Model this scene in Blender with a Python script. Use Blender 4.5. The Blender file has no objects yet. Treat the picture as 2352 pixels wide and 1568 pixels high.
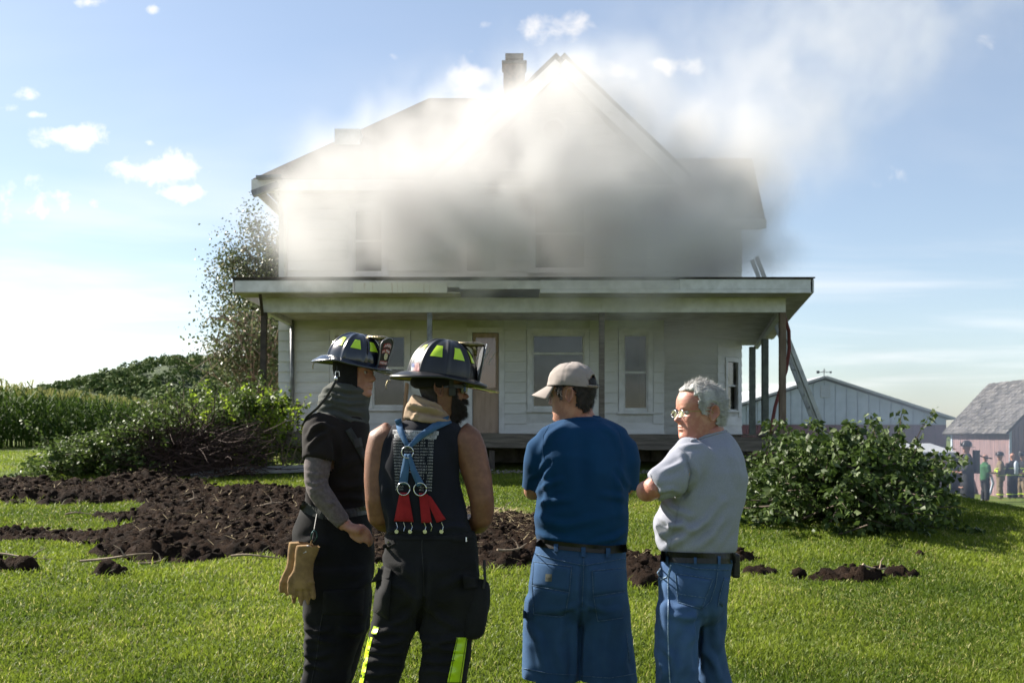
import bpy, bmesh, math, random
import numpy as np
from mathutils import Vector, Matrix, noise as mnoise
random.seed(7)
R = math.radians
scene = bpy.context.scene
COL = scene.collection
# ------------------------------------------------------------------ camera
F = 2287.0                      # focal length in units of a 2352 px wide photograph (35 mm lens)
EYE = 1.47
HV = 1000.0                     # row of the horizon
def P(u, v, Y):                 # photo pixel (2352 wide) + distance -> point
    return (Y*(u-1176.0)/F, Y, EYE - Y*(v-HV)/F)
cam_d = bpy.data.cameras.new('camera')
cam = bpy.data.objects.new('camera', cam_d)
COL.objects.link(cam)
cam.location = (0, 0, EYE)
cam.rotation_euler = (R(90), 0, 0)
cam_d.sensor_width = 36.0
cam_d.lens = 36.0*F/2352.0
cam_d.shift_y = (HV-784.0)/2352.0
cam_d.clip_end = 6000
cam_d.dof.use_dof = True
cam_d.dof.focus_distance = 4.3
cam_d.dof.aperture_fstop = 7.0
scene.camera = cam
# ------------------------------------------------------------------ sky and sun
SUN_AZ = R(-62)                 # measured from +Y, negative = towards -X
SUN_EL = R(36)
SUN_DIR = Vector((math.sin(SUN_AZ)*math.cos(SUN_EL), math.cos(SUN_AZ)*math.cos(SUN_EL), math.sin(SUN_EL)))
world = bpy.data.worlds.new('World')
scene.world = world
world.use_nodes = True
wt = world.node_tree
wt.nodes.clear()
class NG:
    """tiny helper that wires nodes"""
    def __init__(s, tree): s.t = tree
    def n(s, typ, ins=None, **props):
        nd = s.t.nodes.new(typ)
        for k, v in props.items(): setattr(nd, k, v)
        if ins:
            for k, v in ins.items():
                sock = nd.inputs[k]
                if isinstance(v, bpy.types.NodeSocket): s.t.links.new(v, sock)
                else: sock.default_value = v
        return nd
    def m(s, op, a, b=0.0, c=0.0, typ='ShaderNodeMath', clamp=False):
        nd = s.t.nodes.new(typ); nd.operation = op; nd.use_clamp = clamp
        for i, v in enumerate((a, b, c)):
            if i >= len(nd.inputs): break
            if isinstance(v, bpy.types.NodeSocket): s.t.links.new(v, nd.inputs[i])
            else: nd.inputs[i].default_value = v
        return nd.outputs[0]
    def vm(s, op, a, b=(0,0,0)):
        nd = s.t.nodes.new('ShaderNodeVectorMath'); nd.operation = op
        for i, v in enumerate((a, b)):
            if isinstance(v, bpy.types.NodeSocket): s.t.links.new(v, nd.inputs[i])
            else: nd.inputs[i].default_value = v
        return nd.outputs['Value'] if op in ('LENGTH', 'DOT_PRODUCT', 'DISTANCE') else nd.outputs[0]
    def smooth(s, x, a, b):
        nd = s.t.nodes.new('ShaderNodeMapRange'); nd.interpolation_type = 'SMOOTHSTEP'; nd.clamp = True
        s.t.links.new(x, nd.inputs[0]); nd.inputs[1].default_value = a; nd.inputs[2].default_value = b
        return nd.outputs[0]
    def link(s, a, b): s.t.links.new(a, b)

g = NG(wt)
sky = g.n('ShaderNodeTexSky', sky_type='NISHITA', sun_disc=False, sun_elevation=SUN_EL, sun_rotation=SUN_AZ,
          air_density=1.0, dust_density=0.6, ozone_density=1.0, altitude=300)
tc = g.n('ShaderNodeTexCoord')
sep = g.n('ShaderNodeSeparateXYZ', {0: tc.outputs['Generated']})
dx, dy, dz = sep.outputs
ysafe = g.m('MAXIMUM', dy, 0.05)
qx = g.m('DIVIDE', dx, ysafe); qz = g.m('DIVIDE', dz, ysafe)
front = g.smooth(dy, 0.06, 0.2)
qv = g.n('ShaderNodeCombineXYZ', {0: qx, 1: qz, 2: 0.0}).outputs[0]
nz1 = g.n('ShaderNodeTexNoise', {'Vector': qv, 'Scale': 34.0, 'Detail': 7.0, 'Roughness': 0.58, 'Distortion': 0.25}).outputs[0]
# cumulus puffs: directions (photo px) and angular radii of the clouds that show
puffs = [(165,318,90,34,1), (375,385,128,42,1), (440,446,74,26,1), (345,328,24,14,.8), (100,460,120,62,.5), (60,215,36,18,.5),
         (20,250,30,14,.55), (92,264,34,10,.6), (1080,185,90,58,.8), (1275,65,95,44,.75), (1545,150,78,30,.7), (905,128,20,14,.6),
         (2045,412,52,34,.55), (1115,55,26,16,.5), (1420,175,70,40,.5), (210,465,40,20,.6), (350,20,20,14,.5), (210,8,50,14,.6), (2290,95,60,30,.45)]
acc = None
for (u, v, ru, rv, st) in puffs:
    cx, cz = (u-1176)/F, (HV-v)/F
    ex = g.m('MULTIPLY', g.m('SUBTRACT', qx, cx), F/ru)
    ez = g.m('MULTIPLY', g.m('SUBTRACT', qz, cz), F/rv)
    d2 = g.m('ADD', g.m('MULTIPLY', ex, ex), g.m('MULTIPLY', ez, ez))
    f = g.m('MULTIPLY', g.m('POWER', 2.718, g.m('MULTIPLY', d2, -1.1)), st)
    acc = f if acc is None else g.m('MAXIMUM', acc, f)
cum = g.smooth(g.m('ADD', acc, g.m('MULTIPLY', g.m('SUBTRACT', nz1, 0.5), 2.1)), 0.22, 1.05)
cum = g.m('MULTIPLY', cum, g.m('MULTIPLY', g.smooth(acc, 0.03, 0.3), front))
# thin stratus on a flat cloud layer: streaks towards the horizon
lay = g.m('DIVIDE', 1.0, g.m('ADD', g.m('MAXIMUM', dz, 0.0), 0.045))
lv = g.n('ShaderNodeCombineXYZ', {0: g.m('MULTIPLY', dx, g.m('MULTIPLY', lay, .55)), 1: g.m('MULTIPLY', dy, lay), 2: 0.0}).outputs[0]
nz2 = g.n('ShaderNodeTexNoise', {'Vector': lv, 'Scale': 0.55, 'Detail': 5.0, 'Roughness': 0.55, 'Distortion': 0.4}).outputs[0]
strat = g.m('MULTIPLY', g.smooth(nz2, 0.42, 0.72), g.m('MULTIPLY', g.smooth(dz, 0.015, 0.06), g.m('SUBTRACT', 1.0, g.smooth(dz, 0.1, 0.5))))
strat = g.m('MULTIPLY', strat, 0.5)
cl = g.m('MAXIMUM', cum, strat)
# cloud brightness follows the sky behind it (brighter towards the sun), lifted to white
bw = g.n('ShaderNodeRGBToBW', {0: sky.outputs[0]}).outputs[0]
ccol = g.n('ShaderNodeMix', {'Factor': 1.0, 'A': (1, 1, 1, 1)}, data_type='RGBA', blend_type='MULTIPLY')
cb = g.m('ADD', g.m('MULTIPLY', bw, 0.8), 4.4)
cbc = g.n('ShaderNodeCombineXYZ', {0: g.m('MULTIPLY', cb, 1.0), 1: g.m('MULTIPLY', cb, 0.99), 2: g.m('MULTIPLY', cb, 1.0)}).outputs[0]
# a little milk in the summer air, all round
milk = g.n('ShaderNodeMix', {'Factor': 0.18, 'A': sky.outputs[0], 'B': (6.0, 6.6, 7.4, 1)}, data_type='RGBA').outputs['Result']
mixc = g.n('ShaderNodeMix', {'Factor': cl, 'A': milk, 'B': cbc}, data_type='RGBA').outputs['Result']
bg = g.n('ShaderNodeBackground', {'Color': mixc, 'Strength': 0.05})
out = g.n('ShaderNodeOutputWorld', {'Surface': bg.outputs[0]})

sun_d = bpy.data.lights.new('sun', 'SUN')
sun_d.energy = 4.8
sun_d.angle = R(0.55)
sun_d.color = (1.0, 0.93, 0.82)
sun = bpy.data.objects.new('sun', sun_d)
COL.objects.link(sun)
sun.rotation_euler = (-SUN_DIR).to_track_quat('-Z', 'Y').to_euler()
sun.location = (-30, 15, 25)
vs = scene.view_settings
vs.view_transform = 'Standard'; vs.look = 'None'; vs.exposure = 1.66; vs.gamma = 1.0; vs.use_curve_mapping = False
cy = scene.cycles
cy.use_denoising = True
cy.use_adaptive_sampling = True; cy.adaptive_threshold = 0.015
cy.max_bounces = 6; cy.diffuse_bounces = 3; cy.glossy_bounces = 2; cy.transmission_bounces = 4
cy.transparent_max_bounces = 12; cy.volume_bounces = 4
cy.volume_step_rate = 2.0; cy.volume_max_steps = 160
cy.sample_clamp_indirect = 6.0
cy.caustics_reflective = False; cy.caustics_refractive = False
# ------------------------------------------------------------------ helpers
def sstep(a, b, x):
    t = np.clip((np.asarray(x, float)-a)/(b-a), 0, 1); return t*t*(3-2*t)
def _hash(ix, iy, iz, seed):
    h = (ix.astype(np.int64)*374761393 + iy.astype(np.int64)*668265263 + iz.astype(np.int64)*1442695041 + seed*974634721) & 0x7fffffff
    h = ((h ^ (h >> 13))*1274126177) & 0x7fffffff
    h = ((h ^ (h >> 16))*974634777) & 0x7fffffff
    return ((h >> 7) & 0xffff)/65535.0
def vnoise(x, y, z=0.0, seed=0):
    """smooth value noise, about -1..1"""
    x, y, z = np.broadcast_arrays(np.asarray(x, float), np.asarray(y, float), np.asarray(z, float))
    ix, iy, iz = np.floor(x).astype(np.int64), np.floor(y).astype(np.int64), np.floor(z).astype(np.int64)
    fx, fy, fz = x-ix, y-iy, z-iz
    fx, fy, fz = [t*t*t*(t*(t*6-15)+10) for t in (fx, fy, fz)]
    r = 0
    for a in (0, 1):
        for b in (0, 1):
            for c in (0, 1):
                w = (fx if a else 1-fx)*(fy if b else 1-fy)*(fz if c else 1-fz)
                r = r + w*_hash(ix+a, iy+b, iz+c, seed)
    return r*2-1
def fbm(x, y, z=0.0, oct=4, seed=0, gain=0.5):
    s, a, f = 0, 1.0, 1.0
    for o in range(oct):
        s = s + a*vnoise(np.asarray(x)*f, np.asarray(y)*f, np.asarray(z)*f, seed+o*17); a *= gain; f *= 2.03
    return s
def rgb(r, g_, b): return (r, g_, b, 1.0)

MATS = {}
def mat(name, c1, c2=None, scale=6.0, detail=4.0, rough=0.7, bump=0.0, bscale=60.0, stretch=(1,1,1), metal=0.0, spec=0.4,
        sheen=0.0, transl=0.0, coat=0.0, weave=0.0, contrast=(0.35, 0.65), sss=0.0, rnd=0.0, bdist=0.01, alpha=1.0):
    m = bpy.data.materials.new(name); m.use_nodes = True
    t = m.node_tree; b = t.nodes['Principled BSDF']; q = NG(t)
    tcn = q.n('ShaderNodeTexCoord')
    mp = q.n('ShaderNodeMapping', {'Vector': tcn.outputs['Object'], 'Scale': stretch})
    if c2 is None: c2 = tuple(min(1, c*0.78) for c in c1[:3])
    c1 = tuple(c1[:3])+(1,); c2 = tuple(c2[:3])+(1,)
    nz = q.n('ShaderNodeTexNoise', {'Vector': mp.outputs[0], 'Scale': scale, 'Detail': detail, 'Roughness': 0.6})
    fac = q.smooth(nz.outputs[0], contrast[0], contrast[1])
    col = q.n('ShaderNodeMix', {'Factor': fac, 'A': c1, 'B': c2}, data_type='RGBA').outputs['Result']
    if rnd:
        oi = q.n('ShaderNodeObjectInfo')
        k = q.m('ADD', q.m('MULTIPLY', oi.outputs['Random'], rnd*2), 1-rnd)
        hs = q.n('ShaderNodeHueSaturation', {'Value': k, 'Color': col})
        col = hs.outputs[0]
    q.link(col, b.inputs['Base Color'])
    b.inputs['Roughness'].default_value = rough
    b.inputs['Metallic'].default_value = metal
    b.inputs['Specular IOR Level'].default_value = spec
    if coat: b.inputs['Coat Weight'].default_value = coat; b.inputs['Coat Roughness'].default_value = 0.12
    if sheen: b.inputs['Sheen Weight'].default_value = sheen; b.inputs['Sheen Roughness'].default_value = 0.5
    if sss:
        b.inputs['Subsurface Weight'].default_value = sss; b.inputs['Subsurface Radius'].default_value = (1.0, .35, .2)
        b.inputs['Subsurface Scale'].default_value = 0.012
    if bump:
        bn = q.n('ShaderNodeTexNoise', {'Vector': mp.outputs[0], 'Scale': bscale, 'Detail': 3.0})
        h = bn.outputs[0]
        if weave:
            wv = q.n('ShaderNodeTexWave', {'Vector': mp.outputs[0], 'Scale': weave, 'Distortion': 1.0}, wave_type='BANDS', bands_direction='DIAGONAL')
            h = q.m('ADD', h, q.m('MULTIPLY', wv.outputs['Fac'], 0.5))
        bp = q.n('ShaderNodeBump', {'Strength': bump, 'Distance': bdist, 'Height': h})
        q.link(bp.outputs[0], b.inputs['Normal'])
    if transl:
        o = t.nodes['Material Output']
        tr = q.n('ShaderNodeBsdfTranslucent', {'Color': col})
        mx = q.n('ShaderNodeMixShader', {0: transl, 1: b.outputs[0], 2: tr.outputs[0]})
        q.link(mx.outputs[0], o.inputs['Surface'])
    MATS[name] = m
    return m

def tag(o, label, cat, group=None, kind=None):
    if label: o['label'] = label
    if cat: o['category'] = cat
    if group: o['group'] = group
    if kind: o['kind'] = kind
    return o
def thing(name, label, cat, loc=(0,0,0), group=None):
    o = bpy.data.objects.new(name, None); COL.objects.link(o)
    o.empty_display_size = 0.2; o.location = loc
    return tag(o, label, cat, group)
def worldloc(o):
    v = Vector((0,0,0))
    while o is not None: v = v + Vector(o.location); o = o.parent
    return v
def link_mesh(name, me, m=None, parent=None, loc=None, smooth=False):
    """mesh given in world coordinates; moved into its parent's frame"""
    o = bpy.data.objects.new(name, me); COL.objects.link(o)
    off = worldloc(parent) if parent is not None else Vector((0,0,0))
    if parent is not None: o.parent = parent
    if loc is not None:
        o.location = Vector(loc)-off; off = Vector(loc)
    if off.length > 0:
        n = len(me.vertices); a = np.empty(n*3); me.vertices.foreach_get('co', a)
        a = a.reshape(-1, 3)-np.array(off); me.vertices.foreach_set('co', a.ravel())
    if m is not None and not me.materials:
        for x in (m if isinstance(m, (list, tuple)) else [m]): me.materials.append(x)
    if smooth:
        me.polygons.foreach_set('use_smooth', np.ones(len(me.polygons), dtype=bool))
    me.update()
    return o
class MB:
    """collects vertices and faces, then links them as ONE mesh object"""
    def __init__(s): s.v = []; s.f = []; s.mi = []
    def add(s, vs_, fs_, mi=0):
        o = len(s.v); s.v.extend([tuple(x) for x in vs_]); s.f.extend([tuple(i+o for i in f) for f in fs_]); s.mi.extend([mi]*len(fs_)); return s
    def box(s, x0, x1, y0, y1, z0, z1, mi=0):
        return s.add([(x0,y0,z0),(x1,y0,z0),(x1,y1,z0),(x0,y1,z0),(x0,y0,z1),(x1,y0,z1),(x1,y1,z1),(x0,y1,z1)],
                     [(0,3,2,1),(4,5,6,7),(0,1,5,4),(1,2,6,5),(2,3,7,6),(3,0,4,7)], mi)
    def beam(s, a, b, w, h, up=(0,0,1), mi=0):
        a, b = Vector(a), Vector(b); d = (b-a).normalized(); up = Vector(up)
        if abs(d.dot(up)) > .98: up = Vector((0,1,0))
        x = d.cross(up).normalized(); y = x.cross(d).normalized()
        vs_ = [p+x*sx*w/2+y*sy*h/2 for p in (a, b) for sx, sy in ((-1,-1),(1,-1),(1,1),(-1,1))]
        return s.add(vs_, [(3,2,1,0),(4,5,6,7),(0,1,5,4),(1,2,6,5),(2,3,7,6),(3,0,4,7)], mi)
    def tube(s, pts, rad, n=8, caps=True, mi=0, flat=1.0, up=None):
        pts = [Vector(p) for p in pts]
        if not isinstance(rad, (list, tuple)): rad = [rad]*len(pts)
        nrm = Vector(up) if up is not None else None; rings = []
        for i, p in enumerate(pts):
            d = (pts[min(i+1, len(pts)-1)]-pts[max(i-1, 0)]).normalized()
            if nrm is None:
                nrm = Vector((0,0,1)) if abs(d.z) < .9 else Vector((1,0,0))
            nrm = (nrm-d*nrm.dot(d)).normalized(); bn = d.cross(nrm)
            rings.append([p+(nrm*math.cos(2*math.pi*k/n)*flat+bn*math.sin(2*math.pi*k/n))*rad[i] for k in range(n)])
        vs_ = [q for r_ in rings for q in r_]; fs_ = []
        for i in range(len(pts)-1):
            for k in range(n):
                fs_.append((i*n+k, i*n+(k+1)%n, (i+1)*n+(k+1)%n, (i+1)*n+k))
        if caps: fs_.append(tuple(range(n-1, -1, -1))); fs_.append(tuple((len(pts)-1)*n+k for k in range(n)))
        return s.add(vs_, fs_, mi)
    def slab(s, poly, t, mi=0):
        """planar polygon (counter-clockwise seen from its top) with thickness t below"""
        p = [Vector(q) for q in poly]; nn = (p[1]-p[0]).cross(p[2]-p[0]).normalized()
        n = len(p); q = [v-nn*t for v in p]
        fs_ = [tuple(range(n)), tuple(range(2*n-1, n-1, -1))]+[(i, i+n, (i+1)%n+n, (i+1)%n) for i in range(n)]
        return s.add(p+q, fs_, mi)
    def grid(s, fn, nu, nv, closed_u=False, mi=0):
        vs_ = [fn(i/(nu if closed_u else nu-1), j/(nv-1)) for j in range(nv) for i in range(nu)]
        fs_ = []
        for j in range(nv-1):
            for i in range(nu if closed_u else nu-1):
                a = j*nu+i; b = j*nu+(i+1)%nu
                fs_.append((a, b, b+nu, a+nu))
        return s.add(vs_, fs_, mi)
    def mesh(s, name):
        me = bpy.data.meshes.new(name); me.from_pydata(s.v, [], s.f)
        if any(s.mi): me.polygons.foreach_set('material_index', s.mi)
        me.update(); return me
    def build(s, name, m, parent=None, smooth=False, loc=None):
        return link_mesh(name, s.mesh(name), m, parent, loc, smooth)
def np_mesh(name, V, Fc, smooth=False):
    """V (n,3), Fc (m,k) arrays -> mesh"""
    V = np.asarray(V, float); Fc = np.asarray(Fc, np.int32); me = bpy.data.meshes.new(name)
    k = Fc.shape[1]
    me.vertices.add(len(V)); me.vertices.foreach_set('co', V.ravel())
    me.loops.add(Fc.size); me.loops.foreach_set('vertex_index', Fc.ravel())
    me.polygons.add(len(Fc)); me.polygons.foreach_set('loop_start', np.arange(0, Fc.size, k, dtype=np.int32))
    if smooth: me.polygons.foreach_set('use_smooth', np.ones(len(Fc), dtype=bool))
    me.update(calc_edges=True); me.validate(); return me
def bevelled(o, w=0.006, seg=1):
    md = o.modifiers.new('bevel', 'BEVEL'); md.width = w; md.segments = seg; md.limit_method = 'ANGLE'
    return o

def hz(x, y):
    """height of the ground"""
    x = np.asarray(x, float); y = np.asarray(y, float)
    t = np.clip(y, -20, None)
    k = 0.0626
    z = np.where(t < 17.0, k*(t-4.3), 0)
    z = np.where(t >= 17.0, k*(17-4.3) + k*3.0*(1-np.exp(-(t-17)/3.0)), z)
    z = np.maximum(z, -0.4)
    d = 1.45*sstep(5.0, 11.5, x-0.05*np.clip(y-15, 0, 30))*sstep(9.5, 19, y)
    d = d + 0.5*sstep(23, 37, y)*sstep(4, 10, x)
    z = z-d
    z = z + 0.018*fbm(x*0.9, y*0.9, 0, 3, 5)*sstep(2, 5, y)
    return z
# ------------------------------------------------------------------ ground
def grass_ground_mat():
    m = mat('lawn', rgb(.09, .125, .020), rgb(.06, .09, .014), scale=2.2, detail=8, rough=.9, bump=.7, bscale=90, spec=.1, bdist=.03)
    t = m.node_tree; q = NG(t); b = t.nodes['Principled BSDF']
    base = b.inputs['Base Color'].links[0].from_socket
    tcn = q.n('ShaderNodeTexCoord')
    n2 = q.n('ShaderNodeTexNoise', {'Vector': tcn.outputs['Object'], 'Scale': .55, 'Detail': 5.0}).outputs[0]
    n3 = q.n('ShaderNodeTexNoise', {'Vector': tcn.outputs['Object'], 'Scale': 14.0, 'Detail': 4.0}).outputs[0]
    f = q.m('MULTIPLY', q.smooth(n2, .47, .68), q.smooth(n3, .4, .7))
    mx = q.n('ShaderNodeMix', {'Factor': f, 'A': base, 'B': (.20, .17, .055, 1)}, data_type='RGBA')
    q.link(mx.outputs['Result'], b.inputs['Base Color'])
    return m
M_LAWN = grass_ground_mat()
def axis(segs):
    out = []
    for a, b, n in segs: out += list(np.linspace(a, b, n, endpoint=False))
    return np.array(out+[segs[-1][1]])
gx = axis([(-2500,-300,10),(-300,-60,14),(-60,-14,30),(-14,14,140),(14,60,60),(60,300,14),(300,2500,10)])
gy = axis([(-400,-20,8),(-20,3,12),(3,22,100),(22,60,60),(60,300,20),(300,3000,14)])
GX, GY = np.meshgrid(gx, gy)
GZ = hz(GX, GY)
nxg, nyg = len(gx), len(gy)
idx = np.arange(nxg*nyg).reshape(nyg, nxg)
Fq = np.stack([idx[:-1,:-1], idx[:-1,1:], idx[1:,1:], idx[1:,:-1]], -1).reshape(-1, 4)
ground = link_mesh('ground', np_mesh('ground', np.stack([GX, GY, GZ], -1).reshape(-1, 3), Fq, True), M_LAWN)
tag(ground, 'gently sloping mown green lawn around the house', 'lawn', kind='structure')
# gravel yard in front of the old shed
M_GRAVEL = mat('gravel', rgb(.22,.20,.18), rgb(.13,.12,.11), scale=30, rough=.95, bump=.6, bscale=120)
def sheet(name, poly_fn, m, nx, ny, lift):
    vs_ = []
    for j in range(ny):
        for i in range(nx):
            x, y = poly_fn(i/(nx-1), j/(ny-1)); vs_.append((x, y, float(hz(x, y))+lift))
    ii = np.arange(nx*ny).reshape(ny, nx)
    fq = np.stack([ii[:-1,:-1], ii[:-1,1:], ii[1:,1:], ii[1:,:-1]], -1).reshape(-1, 4)
    return link_mesh(name, np_mesh(name, np.array(vs_), fq, True), m)
yard = sheet('gravel_yard', lambda s, t: (8.2+0.5*math.sin(t*5)+s*(22+6*t), 16.8+t*9.2-1.8*s*(1-t)), M_GRAVEL, 60, 40, 0.03)
tag(yard, 'grey gravel yard sloping away in front of the shed', 'yard', kind='structure')
# ------------------------------------------------------------------ house
M_SIDING = mat('white_siding', rgb(.66,.655,.645), rgb(.57,.565,.55), scale=3, detail=6, rough=.62, bump=.12, bscale=25, rnd=.05, stretch=(.6,1,2.5))
M_WALL = mat('wall_sheathing', rgb(.62,.615,.60), rgb(.52,.515,.50), scale=4, rough=.9)
M_TRIM = mat('white_trim', rgb(.69,.685,.69), rgb(.56,.555,.55), scale=5, detail=6, rough=.55, bump=.1, bscale=30)
M_WOODOLD = mat('weathered_wood', rgb(.17,.145,.12), rgb(.09,.075,.062), scale=8, detail=6, rough=.85, bump=.4, bscale=40, stretch=(.25,1,3), rnd=.15)
M_WOODDARK = mat('dark_wood', rgb(.07,.055,.045), rgb(.04,.032,.028), scale=8, rough=.85, bump=.4, bscale=40, rnd=.1)
M_ROOF = mat('asphalt_roof', rgb(.10,.095,.09), rgb(.05,.048,.046), scale=20, rough=.9, bump=.5, bscale=50)
M_SOFFIT = mat('soffit_paint', rgb(.56,.53,.47), rgb(.40,.37,.31), scale=3, detail=7, rough=.7)
M_RUST = mat('rusty_sheet', rgb(.68,.68,.63), rgb(.36,.24,.13), scale=5, detail=6, rough=.5, stretch=(6,1,.5), contrast=(.55,.8))
M_GUTTER = mat('grey_gutter', rgb(.22,.23,.24), rgb(.13,.13,.14), scale=8, rough=.45, metal=.3)
M_DOOR = mat('tan_door', rgb(.42,.30,.22), rgb(.33,.23,.165), scale=4, detail=6, rough=.5, stretch=(3,1,.4), bump=.1)
M_INT = mat('dark_interior', rgb(.12,.085,.07), rgb(.07,.05,.042), scale=2, rough=.95)
M_STONE = mat('foundation_stone', rgb(.16,.15,.14), rgb(.08,.075,.07), scale=5, rough=.95, bump=.6, bscale=12)
M_BRICK = mat('old_brick', rgb(.24,.16,.13), rgb(.14,.10,.09), scale=12, rough=.9, bump=.4, bscale=30)
M_BLACKMETAL = mat('black_metal', rgb(.03,.03,.032), rgb(.02,.02,.021), rough=.45)
def glass_mat(name, tint, refl=.25, rough=.03):
    m = bpy.data.materials.new(name); m.use_nodes = True; t = m.node_tree; q = NG(t)
    t.nodes.remove(t.nodes['Principled BSDF'])
    tr = q.n('ShaderNodeBsdfTransparent', {'Color': tint+(1,)})
    gl = q.n('ShaderNodeBsdfGlossy', {'Color': (1,1,1,1), 'Roughness': rough})
    fr = q.n('ShaderNodeFresnel', {'IOR': 1.5})
    mx = q.n('ShaderNodeMixShader', {0: q.m('ADD', q.m('MULTIPLY', fr.outputs[0], .7), refl, clamp=True), 1: tr.outputs[0], 2: gl.outputs[0]})
    q.link(mx.outputs[0], t.nodes['Material Output'].inputs['Surface'])
    MATS[name] = m; return m
M_PANE = glass_mat('window_glass', (.6,.58,.56), .02)

HY = 20.4                                   # front wall plane
house = thing('house', 'white clapboard two-storey farmhouse with covered porch, smoke pouring from upper windows', 'house', (-0.5, HY, 0.87))
def wx(u, Y=HY): return Y*(u-1176)/F
def wz(v, Y=HY): return EYE-Y*(v-HV)/F
DECK = 1.50; EAVE = 6.62
# openings on the front wall: u0,u1,v0,v1 of the clear opening
open1 = [('w', 770, 846, 770, 935), ('w', 856, 932, 770, 935), ('d', 1085, 1146, 764, 996), ('w', 1222, 1342, 768, 938), ('w', 1432, 1488, 768, 942)]
open2 = [('w', 812, 880, 478, 628), ('w', 1068, 1142, 470, 628), ('w', 1226, 1346, 452, 620), ('w', 1430, 1490, 462, 622)]
ops = [(k, wx(a), wx(b), wz(d), wz(c)) for k, a, b, c, d in open1+open2]
WX0, WX1 = wx(640), wx(1525)
def wall_cells(x0, x1, z0, z1, holes):
    xs = sorted({x0, x1, *[h[0] for h in holes], *[h[1] for h in holes]}); zs = sorted({z0, z1, *[h[2] for h in holes], *[h[3] for h in holes]})
    for i in range(len(xs)-1):
        for j in range(len(zs)-1):
            cx, cz = (xs[i]+xs[i+1])/2, (zs[j]+zs[j+1])/2
            if not any(h[0] < cx < h[1] and h[2] < cz < h[3] for h in holes): yield xs[i], xs[i+1], zs[j], zs[j+1]
b = MB()
for c in wall_cells(WX0, WX1, DECK-.1, EAVE, [o[1:] for o in ops]): b.box(c[0], c[1], HY, HY+.14, c[2], c[3])
fwall = b.build('front_wall', M_WALL, house)
bd_cache = {}
def siding(x0, x1, z0, z1, holes, y, parent, expo=.212, seed=1, clip=None):
    """overlapping clapboards, each a piece of its own"""
    rr = random.Random(seed); n = int((z1-z0)/expo)+1
    for k in range(n):
        za = z0+k*expo; zb = min(za+expo+.012, z1+.01)
        if zb-za < .03: continue
        a0, a1 = (x0, x1) if clip is None else clip(za, zb)
        if a1-a0 < .1: continue
        spans = [(a0, a1)]
        for h in holes:
            if h[2]-.11 < zb-.02 and h[3]+.11 > za+.02:
                ns = []
                for s0, s1 in spans:
                    if h[1]+.11 <= s0 or h[0]-.11 >= s1: ns.append((s0, s1)); continue
                    if h[0]-.11-s0 > .02: ns.append((s0, h[0]-.11))
                    if s1-h[1]-.11 > .02: ns.append((h[1]+.11, s1))
                spans = ns
        for s0, s1 in spans:
            cuts = [s0]
            while s1-cuts[-1] > 3.9: cuts.append(cuts[-1]+rr.uniform(2.2, 3.6))
            cuts.append(s1)
            for c0, c1 in zip(cuts[:-1], cuts[1:]):
                dzj = rr.uniform(-.004, .004); dy = rr.uniform(0, .004)
                L = c1-c0-.003
                me = bpy.data.meshes.new('siding_board')
                me.from_pydata([(0,-.036-dy,0),(L,-.036-dy,0),(L,-.006,zb-za),(0,-.006,zb-za),(0,0,0),(L,0,0),(L,0,zb-za),(0,0,zb-za)], [],
                               [(0,1,2,3),(4,7,6,5),(0,4,5,1),(1,5,6,2),(3,2,6,7),(0,3,7,4)])
                me.materials.append(M_SIDING)
                o = bpy.data.objects.new('siding_board', me); COL.objects.link(o); o.parent = parent
                o.location = Vector((c0, y-.002, za+dzj))-worldloc(parent)
                o.rotation_euler = (0, R(rr.uniform(-.05, .05)), 0)
holes = [o[1:] for o in ops]
siding(WX0, WX1, DECK, 4.30, holes, HY, fwall, seed=3)
siding(WX0+.12, WX1, 4.62, EAVE-.22, holes, HY, fwall, seed=4)
def window(u, parent, y, kind='sash', rail=None, n=1, broken=False, tl=.10, tr=.10):
    k, x0, x1, z0, z1 = u
    t = .10
    w = MB()
    w.box(x0-tl, x0, y-.045, y+.05, z0-.03, z1+t).box(x1, x1+tr, y-.045, y+.05, z0-.03, z1+t).box(x0, x1, y-.045, y+.05, z1, z1+t)
    w.box(x0, x0+.035, y+.0, y+.09, z0, z1).box(x1-.035, x1, y+.0, y+.09, z0, z1).box(x0+.035, x1-.035, y, y+.09, z1-.035, z1).box(x0+.035, x1-.035, y, y+.09, z0, z0+.05)
    zr = rail if rail is not None else (z0+z1)/2
    w.box(x0+.035, x1-.035, y+.01, y+.07, zr-.02, zr+.022)
    wo = w.build('window', M_TRIM, parent)
    MB().box(x0-tl-(.03 if tl > .05 else 0), x1+tr+(.03 if tr > .05 else 0), y-.085, y+.05, z0-.075, z0-.032).build('sill', M_TRIM, wo)
    MB().box(x0-tl-(.03 if tl > .05 else 0), x1+tr+(.03 if tr > .05 else 0), y-.07, y+.04, z1+t+.002, z1+t+.03).build('drip_cap', M_TRIM, wo)
    MB().box(x0+.036, x1-.036, y+.045, y+.049, z0+.05, zr-.02).build('pane', M_PANE, wo)
    if not broken: MB().box(x0+.036, x1-.036, y+.03, y+.034, zr+.022, z1-.035).build('pane', M_PANE, wo)
    return wo
for i, o in enumerate(ops):
    if o[0] == 'w':
        rl = {3: wz(812), 4: wz(855), 1: wz(845), 0: wz(845)}.get(i)
        window(o, fwall, HY, rail=rl, broken=(i in (5, 6, 7)), tl=(.0435 if i == 1 else .10), tr=(.0435 if i == 0 else .10))
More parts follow.
